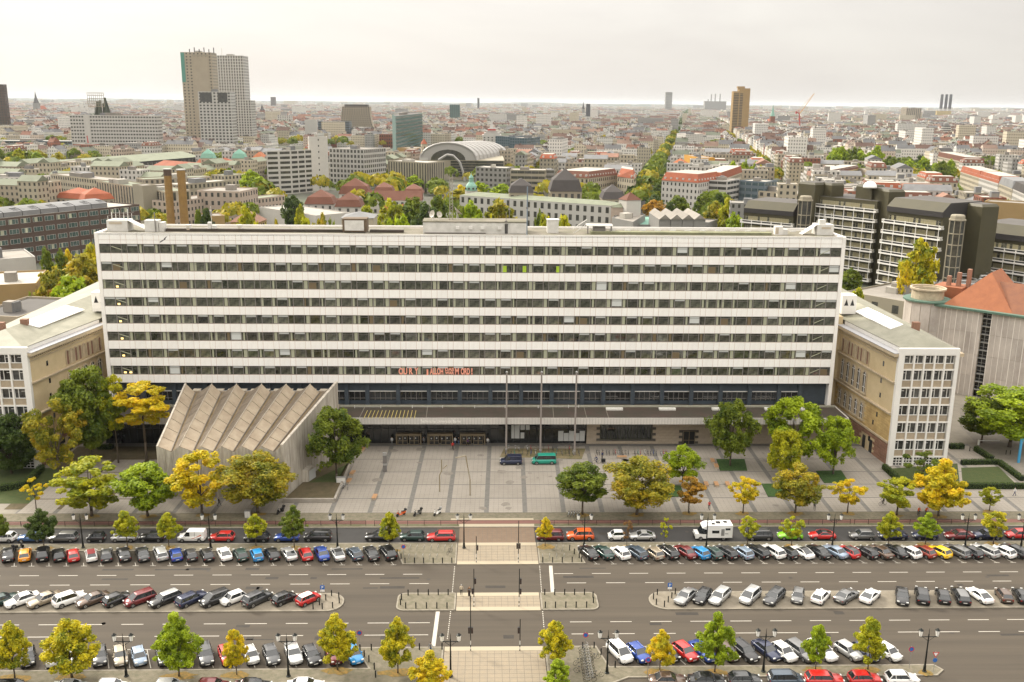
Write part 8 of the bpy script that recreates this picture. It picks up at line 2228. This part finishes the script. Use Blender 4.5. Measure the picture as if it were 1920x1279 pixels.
RN=('red','brownred','flat','lightflat','darkflat','grey','pinkred','green');WN=('cream','white','beige','pale','pink','grey','stone','brick')
RW={'red':'red mansard','brownred':'brown-red mansard','flat':'grey flat','lightflat':'pale flat','darkflat':'dark flat','grey':'slate grey','pinkred':'pinkish tiled','green':'greenish'}
WW={'pale':'off-white','stone':'sand-coloured','pink':'rosy cream'}
LM=[(o.location.x,o.location.y,n)for o,n in[(bpy.data.objects[k],v)for k,v in(('hotel','the wide white hotel'),('office_core','the blank white office core'),('domed_tower','the green domed tower'),('orange_house','the orange fire wall'),('apartment_tower','the white avenue slab'),('brick_school','the brick gothic school'),
('striped_house','the striped white house'),('blank_wall_house','the blank beige fire wall'),('pyramid_office','the pyramid-topped office'),('glass_office','the green glass tower'),('station_building','the red station roof'),('corner_block','the red-roofed corner block'),('white_dome','the white dome'),('corner_house','the brown-red mansard block'),('round_tower','the round banded tower'),('apartment_row','the plum-roofed house'),('wrapped_building','the wrapped building'),('sail_tower','the sail-shaped tower'),('tan_tower','the tan high-rise'))if k in bpy.data.objects]]
def relation(p):
	x,y,n=min(LM,key=lambda l:math.hypot(l[0]-p.x,(l[1]-p.y)*.6));dx=p.x-x*p.y/max(y,1);dy=p.y-y;d=math.hypot(p.x-x,dy)
	if abs(dx)<14:r='directly behind' if dy>0 else 'directly before'
	else:r=('just ' if d<90 else 'well ' if d>260 else '')+('right of' if dx>0 else 'left of')
	return r+' '+n,('further back' if dy>60 else 'nearer' if dy<-60 else 'level with it')
for k,(p,al,hw,hd,h,wi,ri)in enumerate(houses[:NEAR]):
	n=Vector((-al.y,al.x));poly=[p-al*hw-n*hd,p+al*hw-n*hd,p+al*hw+n*hd,p-al*hw+n*hd]
	wn_,rn=WN[wi],RN[ri]
	if p.x<-60 and p.y<900:wn_,rn=('cream','beige','white','cream')[k%4],('flat','green','lightflat','green')[k%4]
	flat=rn in('flat','lightflat','darkflat');rt='flat' if flat else('mansard' if rn in('red','brownred')else 'gable')
	fl=max(4,round(h/3.6));rel,dep=relation(p);kind=('narrow' if hw<8.5 else 'broad' if hw>11 else 'plain')
	base=(WW.get(wn_,wn_))+' house with '+RW[rn]+' roof '
	for lab in(base+rel,kind+' '+base+rel,base+rel+', '+dep,kind+' '+base+rel+', '+dep):
		if lab not in LABELS:break
	grp='apartment houses of the old blocks'
	building('apartment_house',lab,[],h,wall=wn_,roof=rn,rt=rt,rh=3.6 if rt=='mansard' else 3.2,fl=fl,bay=2.9,wf=.38,hf=.5,group=grp,boxes=rc.choice((1,2,3)),org=poly)
dups={}
for o in COL.objects:
	if o.get('group')=='apartment houses of the old blocks':dups.setdefault(o['label'],[]).append(o)
for lab,L_ in dups.items():
	if len(L_)>1:
		for i,o in enumerate(sorted(L_,key=lambda o:o.location.x/o.location.y)):
			n=lab+', '+nth(i+1)+' from left';o['label']=n if len(n.split())<=16 else lab.replace('well ','').replace('just ','').replace(', further back','').replace(', level with it','').replace(', nearer','').replace('directly ','')+', '+nth(i+1)+' from left'
def mass(name,hs,far=False):
	b=MB()
	for p,al,hw,hd,h,wi,ri in hs:
		n=Vector((-al.y,al.x));q=[p-al*hw-n*hd,p+al*hw-n*hd,p+al*hw+n*hd,p-al*hw+n*hd];k=len(b.v)
		b.v+=[(*x,0)for x in q]+[(*x,h)for x in q]
		for i in range(4):
			j=(i+1)%4;e=q[j]-q[i]
			if Vector((e.y,-e.x)).dot(q[i])>0:continue
			b.f.append((k+i,k+j,k+4+j,k+4+i));b.m.append(wi)
		if RN[ri]in('flat','lightflat','darkflat')or far:
			b.f.append((k+4,k+5,k+6,k+7));b.m.append(8+ri)
			if not far:
				for t_ in range(2):
					c=p+al*rc.uniform(-hw*.7,hw*.7)+n*rc.uniform(-hd*.6,hd*.6);b.obox(c,al,rc.uniform(.8,2.6),rc.uniform(.8,1.8),h,h+rc.uniform(.8,2.6),8+rc.choice((2,3,5,3)),skip='b')
		else:
			r0,r1=p-al*hw*.96,p+al*hw*.96;z=h+rc.uniform(3.5,5.5);m=len(b.v);b.v+=[(*r0,z),(*r1,z)]
			b.f+=[(k+4,k+5,m+1,m),(k+6,k+7,m,m+1),(k+5,k+6,m+1),(k+7,k+4,m)];b.m+=[8+ri]*2+[wi]*2
			for t_ in range(2):
				c=p+al*rc.uniform(-hw*.8,hw*.8)+n*rc.uniform(-1,1);b.obox(c,al,.5,.9,z-1.5,z+1.2,8+1,skip='b')
	o=b.build(name,CW+CR);o['kind']='stuff';return o
mass('distant_houses',houses[NEAR:])
# ------------------------------------------------------------------ trees behind the slab, and tree masses
def ftree(px,yt,Y,w,tone,label,form='round',group=None,clear=.12):
	p=PY(px,yt,Y);tree_at((p.x,Y,0),max(4,p.z),w/CAM_F*Y*1.08,form,tone,label,group,clear,'background_tree',cat='tree')
CROWNS['far']=[crown_mesh(s,'wide',2600,.055)for s in(21,22,23)]
def mt(lst,grp):
	for px,yt,Y,w,tone,lab in lst:ftree(px,yt,Y,w,tone,lab,'far',grp)
mt([(95,500,300,62,'olive','olive autumn tree behind the left wing roof'),(133,514,270,86,'bright','brightest lime tree behind the left wing roof'),(150,476,320,70,'olive','rust-olive tree touching the left end of the slab'),(108,530,285,50,'orange','orange-brown tree low behind the left wing roof'),(170,455,330,52,'gmix','gold tree in front of the brick office corner'),
(84,462,345,26,'green','slim green tree before the brick office'),(112,466,340,28,'green','small green tree left of the little yellow one'),(124,466,342,24,'yellow','little yellow tree before the brick office'),(30,492,350,26,'green','green bush tree above the workshops at left'),(58,548,262,24,'green','dark green shrub tree beside the tan workshop')],'autumn trees behind the left wing')
mt([(385,388,420,26,'dark','dark tree left of the pinkish bar foot'),(372,392,420,24,'green','green tree right of the brick chimneys'),(462,385,420,40,'ygreen','yellow-green tree at the right end of the pinkish bar'),(548,366,520,42,'dark','dark copper-green tree right of the narrow bar'),(562,382,480,22,'ygreen','small yellow tree beside the left white pavilion'),(470,318,700,44,'bright','large lime tree left of the dark blue gridded office'),
(488,330,690,36,'bright','lime tree against the fire stairs'),(515,410,330,26,'olive','olive tree before the white gallery'),(475,418,320,28,'ygreen','lime bush tree over the slab roof, left'),(500,418,320,20,'ygreen','small lime bush beside it over the slab roof'),(570,408,330,40,'ygreen','yellowish tree right of the gallery'),(600,400,340,40,'olive','olive tree right of the gallery beside a rust one'),(620,408,330,24,'green','green tree left of the brown roof cabin')],'trees behind left half of the slab')
mt([(742,329,760,34,'bright','lime tree at left below the grey office'),(775,328,750,36,'bright','lime tree in the middle below the grey office'),(820,335,740,42,'green','green tree at right below the piered office'),(866,346,640,34,'yellow','yellow tree left of the green domed tower'),(900,340,680,40,'bright','lime tree right of the green domed tower'),(940,344,680,44,'bright','lime tree over the cream school roof'),(690,385,440,44,'ygreen','olive-green tree left of the small red pyramids'),
(735,372,470,50,'ygreen','yellowish tree above the small red pyramids'),(775,368,480,56,'green','big green tree right of the small red pyramids'),(822,365,470,46,'green','green tree left of the lattice mast'),(800,378,440,50,'dark','dark tree behind the plant room'),(756,402,330,50,'bright','bright green tree just over the slab roof'),(728,408,330,36,'bright','lime tree left of the bright green one over the slab'),
(882,376,400,62,'bright','vivid green tree right of the lattice mast'),(940,372,430,66,'olive','golden-olive tree in front of the school front'),(860,385,380,40,'green','green tree touching the large satellite dish'),(918,402,350,24,'ygreen','lime bush over the plant room right end'),(1022,398,350,36,'ygreen','lime tree left of the stair head'),(1056,403,345,44,'ygreen','yellow-lime tree right of the stair head'),(1010,392,380,20,'green','small green tree before the school windows')],'trees behind the middle of the slab')
mt([(1227,374,560,46,'orange','rusty orange tree beside the school corner'),(1272,366,590,44,'green','green tree at the corner block foot, left'),(1320,360,560,36,'green','dark green tree before the red roofed corner block'),(1340,376,520,36,'olive','olive-brown tree right of the corner block'),(1368,370,500,34,'ygreen','lime tree left of the leftmost dark block'),(1380,398,460,40,'bright','brightest lime tree hiding the dark block corner'),(1256,378,560,24,'dark','dark tree at the avenue mouth'),(1350,362,560,30,'dark','dark tree behind the olive-brown one'),
(1733,447,330,64,'gmix','tall golden poplar-like tree before the third dark block'),(1700,488,325,26,'yellow','small yellow tree at the foot of the golden poplar'),(1610,538,300,36,'ygreen','small green tree beside the flat workshop'),(1598,502,352,40,'green','green shrubs at the foot of the second dark block')],'trees by the avenue mouth and dark complex')
CROWNS['far2']=CROWNS['far']
r2=random.Random(31)
def park(x0,x1,yt0,yt1,Y0,Y1,n,w,tones,name,lab):
	for i in range(n):
		f=(i+.5)/n;Y=Y0+(Y1-Y0)*((i*.618)%1);ftree(x0+(x1-x0)*f+r2.uniform(-4,4),yt0+(yt1-yt0)*f*.0+r2.uniform(0,yt1-yt0),Y,w*r2.uniform(.8,1.2),r2.choice(tones),lab,'far',name)
park(-5,95,272,300,980,1150,14,24,('green','ygreen','bright','olive'),'park trees at far left','park tree in the wooded strip at far left below the glass office')
park(1560,1650,272,292,930,1020,12,26,('green','bright'),'trees of the left part of the square park','tree of the dense green park left of the brick gothic school')
park(1655,1790,290,315,820,1000,16,26,('green','bright','dark'),'trees of the right part of the square park','tree of the dense green park before the brick gothic school')
park(1375,1430,298,312,760,820,6,20,('ygreen','bright'),'lime trees right of the orange house','lime tree in the row right of the orange fire wall')
# the avenue
k=0
for j in range(27):
	for s in(-1,1):
		v=-75+j*17+s*3;p=AV0+CV*v+CU*(s*9.0)
		if not free(p+CU*40*0,0)and j<3:pass
		tree_at((p.x,p.y,0),r2.uniform(11,15),r2.uniform(9,12),'far',r2.choice(('green','dark','dark','green')),'street tree in the '+('left' if s<0 else 'right')+' row of the long avenue','street trees of the avenue, '+('left' if s<0 else 'right')+' row',.15,'background_tree')
b=MB();q=[AV0+CV*-110-CU*11,AV0+CV*-110+CU*11,AV0+CV*1500+CU*11,AV0+CV*1500-CU*11];b.face([(*x,-.05)for x in q]);struct(b.build('avenue',asphalt_side))
# tree masses among the houses: one mesh of leaf clumps
def treemass(name,pts,per,tone,seed):
	r=np.random.RandomState(seed);n=len(pts)
	P=np.array([(p.x,p.y)for p in pts]);H=r.uniform(11,21,n);
	idx=np.repeat(np.arange(n),per);m=len(idx)
	d=r.normal(size=(m,3));d/=np.linalg.norm(d,axis=1)[:,None];d[:,2]=np.abs(d[:,2])*.9-.15
	R=H[idx]*.42
	C=np.stack([P[idx,0]+d[:,0]*R,P[idx,1]+d[:,1]*R,H[idx]*.55+d[:,2]*R],1)
	nr=d+r.normal(size=(m,3))*.4;nr/=np.linalg.norm(nr,axis=1)[:,None]
	a=np.cross(nr,r.normal(size=(m,3)));a/=np.linalg.norm(a,axis=1)[:,None];b_=np.cross(nr,a);s=(H[idx]*.11*r.uniform(.7,1.3,m))[:,None]
	V=np.stack([C-a*s,C-b_*s,C+a*s,C+b_*s],1).reshape(-1,3)
	me=bpy.data.meshes.new(name);me.vertices.add(len(V));me.vertices.foreach_set('co',V.ravel());me.loops.add(m*4);me.loops.foreach_set('vertex_index',np.arange(m*4));me.polygons.add(m);me.polygons.foreach_set('loop_start',np.arange(m)*4);me.polygons.foreach_set('loop_total',np.full(m,4))
	me.materials.append(LT[tone]);me.update();me.validate();return stuff(link(name,me))
ct=[p for p in ctrees if inview(p,10)and p.y>500 and all(math.hypot(p.x-x,p.y-y)>q*.9+4 for x,y,q in FOOT[:140])]
nr_=[p for p in ct if p.y<2300];fr_=[p for p in ct if p.y>=2300];print('trees',len(nr_),len(fr_))
treemass('city_trees',[p for i,p in enumerate(nr_)if i%2],70,'green',1);treemass('city_trees',[p for i,p in enumerate(nr_)if i%2==0],60,'olive',2)
treemass('distant_trees',fr_,14,'dark',3)
extra=[]
for k in range(9000):
	Y=4000+11000*r2.random()**.8;extra.append(Vector(((r2.uniform(-.58,.62))*Y,Y)))
treemass('distant_trees',extra,12,'dark',4)
# far suburbs and the wooded rise along the horizon
far=[]
for k in range(5200):
	Y=10500+9500*r2.random();far.append((Vector((r2.uniform(-.58,.62)*Y,Y)),CU,r2.uniform(20,80),r2.uniform(12,40),r2.uniform(8,22)if r2.random()<.97 else r2.uniform(35,60),pick(wp),pick(rpb)))
mass('far_suburbs',far,True)
wood=mat('far_wood',(.06,.075,.045),1,var=1,scale=.004,var2=(.04,.055,.035))
b=MB();n=260;xs=[-13000+28500*i/n for i in range(n+1)]
for Y,amp,base in((15500,24,16),(20500,36,34),(26000,46,50)):
	hh=[base+amp*(mnoise.noise(Vector((x*.0006,Y*.001,0)))+.35*mnoise.noise(Vector((x*.004,Y,0))))+(26*math.exp(-((x+1650*Y/15500)/900)**2)if Y<16000 else 0)for x in xs]
	for i in range(n):f=Y/15500;b.face([(xs[i]*f,Y,-1),(xs[i+1]*f,Y,-1),(xs[i+1]*f,Y+900,max(2,hh[i+1])),(xs[i]*f,Y+900,max(2,hh[i]))]);b.face([(xs[i]*f,Y+900,max(2,hh[i])),(xs[i+1]*f,Y+900,max(2,hh[i+1])),(xs[i+1]*f,Y+2500,-1),(xs[i]*f,Y+2500,-1)])
struct(b.build('hills',wood))
# ------------------------------------------------------------------ arched hall (ribbed roof)
Y=895;t=thing('ribbed_hall',(0,Y,0),'large hall with a ribbed silvery arch roof, left of the domed tower','building');L,R=PY(800,300,Y),PY(905,300,Y);zb=L.z;cx=(L.x+R.x)/2;W=(R.x-L.x)/2;Ht_=PY(845,265,Y+40).z-zb;met=mat('arch_metal',(.50,.48,.45),.45,metal=.2)
n=12
def arcp(cx,w,h,k,n,y,z0):a=math.pi*k/n;return(cx+w*math.cos(a)*1.0,y,z0+h*math.sin(a))
O_=(0,Y,0)
for q in range(9):
	y0=Y+q*13;cxx=cx+q*3.5-6;w=W*(1-.0*q);h=Ht_*(1-.02*q);b=MB()
	for k in range(n):
		p0,p1=arcp(cxx,w,h,k,n,y0,zb),arcp(cxx,w,h,k+1,n,y0,zb);p2,p3=(p1[0]+3.5,y0+12.4,p1[2]),(p0[0]+3.5,y0+12.4,p0[2]);b.face([p0,p1,p2,p3])
	b.build('roof_bay',met,t,O_);b=MB()
	for k in range(n):b.tube(arcp(cxx,w*1.01,h*1.01,k,n,y0,zb),arcp(cxx,w*1.01,h*1.01,k+1,n,y0,zb),.9,n=5)
	b.build('rib',met,t,O_)
b=MB();b.face([arcp(cx-6,W,Ht_,k,n,Y+.2,zb)for k in range(n+1)]);b.build('end_wall',met,t,O_);b=MB();b.face([arcp(cx-6,W*.62,Ht_*.62,k,n,Y,zb)for k in range(n+1)]);b.build('end_glazing',far_glass,t,O_)
b=MB();b.box(L.x-6,Y,0,R.x+20,Y+110,zb);b.build('wall',WM['stone'],t,O_)
b=MB()
for f in range(6):b.box(L.x+22,Y-.4,3+f*(zb-3)/6,R.x+19,Y-.05,3+f*(zb-3)/6+1.9)
stuff(b.build('window',far_glass,t,O_));b=MB();b.box(L.x-6,Y-1.2,0,L.x+1,Y+.0,zb+2);b.build('pier',WM['pale'],t,O_)
b=MB();P0=[(PY(x,y,Y-8))for x,y in((822,300),(838,290),(850,292),(862,304),(868,322),(871,340))]
for i in range(5):b.tube(P0[i],P0[i+1],1.1,n=6)
b.build('front_arch',met,t,O_)
# ------------------------------------------------------------------ bird, haze
p=PY(307,450,SY-9);t=thing('bird',p,'dark bird gliding past the top panels of the slab','bird');b=MB();b.face([(-.9,0,-.35),(-.3,0,-.1),(0,-.15,.15),(-.15,.1,.05)]);b.face([(0,-.15,.15),(.2,0,.1),(.75,.1,.75),(.35,.2,.55)]);b.face([(-.15,.1,.05),(0,-.15,.15),(.35,.2,.55),(.05,.25,.3)]);b.tube((-.75,0,-.45),(.35,0,.2),.1,.07,n=6);b.build('body',trim,t)
hz=bpy.data.materials.new('haze_air');hz.use_nodes=True;nt=hz.node_tree;nt.nodes.remove(nt.nodes['Principled BSDF'])
pv=nt.nodes.new('ShaderNodeVolumePrincipled');pv.inputs['Color'].default_value=(.80,.84,.88,1);pv.inputs['Density'].default_value=HAZE;pv.inputs['Anisotropy'].default_value=.2;nt.links.new(pv.outputs[0],nt.nodes['Material Output'].inputs['Volume'])
b=MB();b.box(-44000,-5000,-1.2,44000,61000,150);o=b.build('haze',hz);o['kind']='stuff'
# order along rows tells like things apart
X_=lambda o:o.location.x;Y_=lambda o:o.location.y
G_=lambda g:(lambda o:o.get('group')==g)
for g,by,f in(('docked rental bicycles',lambda o:-o.location.y,'{} docked silver rental bicycle counted from the road, beside the near crossing'),('bicycles in the long rack before the stone wall',X_,'{} bicycle from the left in the long rack before the stone wall'),('bicycles in the front rack row by the glass front',X_,'{} bicycle from the left in the front rack row behind the minibus'),
('bicycles in the back rack row by the glass front',X_,'{} bicycle from the left in the back rack row by the glass front'),('street trees of the avenue, left row',Y_,'{} street tree from the near end in the left avenue row'),('street trees of the avenue, right row',Y_,'{} street tree from the near end in the right avenue row'),
('park trees at far left',X_,'{} tree from the left in the wooded strip below the glass office'),('trees of the left part of the square park',X_,'{} tree from the left in the dense park left of the gothic school'),('trees of the right part of the square park',X_,'{} tree from the left in the dense park before the gothic school'),('lime trees right of the orange house',X_,'{} tree from the left in the row right of the orange wall'),
('hoop stands left of northern walkway',X_,'{} bicycle hoop from the left on the corner left of the northern walkway'),('hoop stands right of northern walkway',X_,'{} bicycle hoop from the left on the corner right of the northern walkway'),('bollards on left planted island',X_,'{} bollard from the left on the planted island left of the refuge'),('bollards on right planted island',X_,'{} bollard from the left on the planted island right of the refuge'),
('bollards left of the northern crossing',X_,'{} bollard from the left before the corner left of the northern walkway'),('bollards right of the northern crossing',X_,'{} bollard from the left before the corner right of the northern walkway'),('bollards at the end of left parking island',X_,'{} bollard from the left on the tip of the left parking island'),('bollards at the end of right parking island',X_,'{} bollard from the left on the tip of the right parking island'),
('bollards left of the near crossing',X_,'{} bollard from the left on the corner left of the near crossing'),('bollards right of the near crossing',X_,'{} bollard from the left on the corner right of the near crossing'),('posts by the side road',X_,'{} thin post from the left beside the side road at far right'),('bicycles under the dense green tree',X_,'{} bicycle from the left in the cluster under the dense green tree')):
	number(G_(g),by,f)
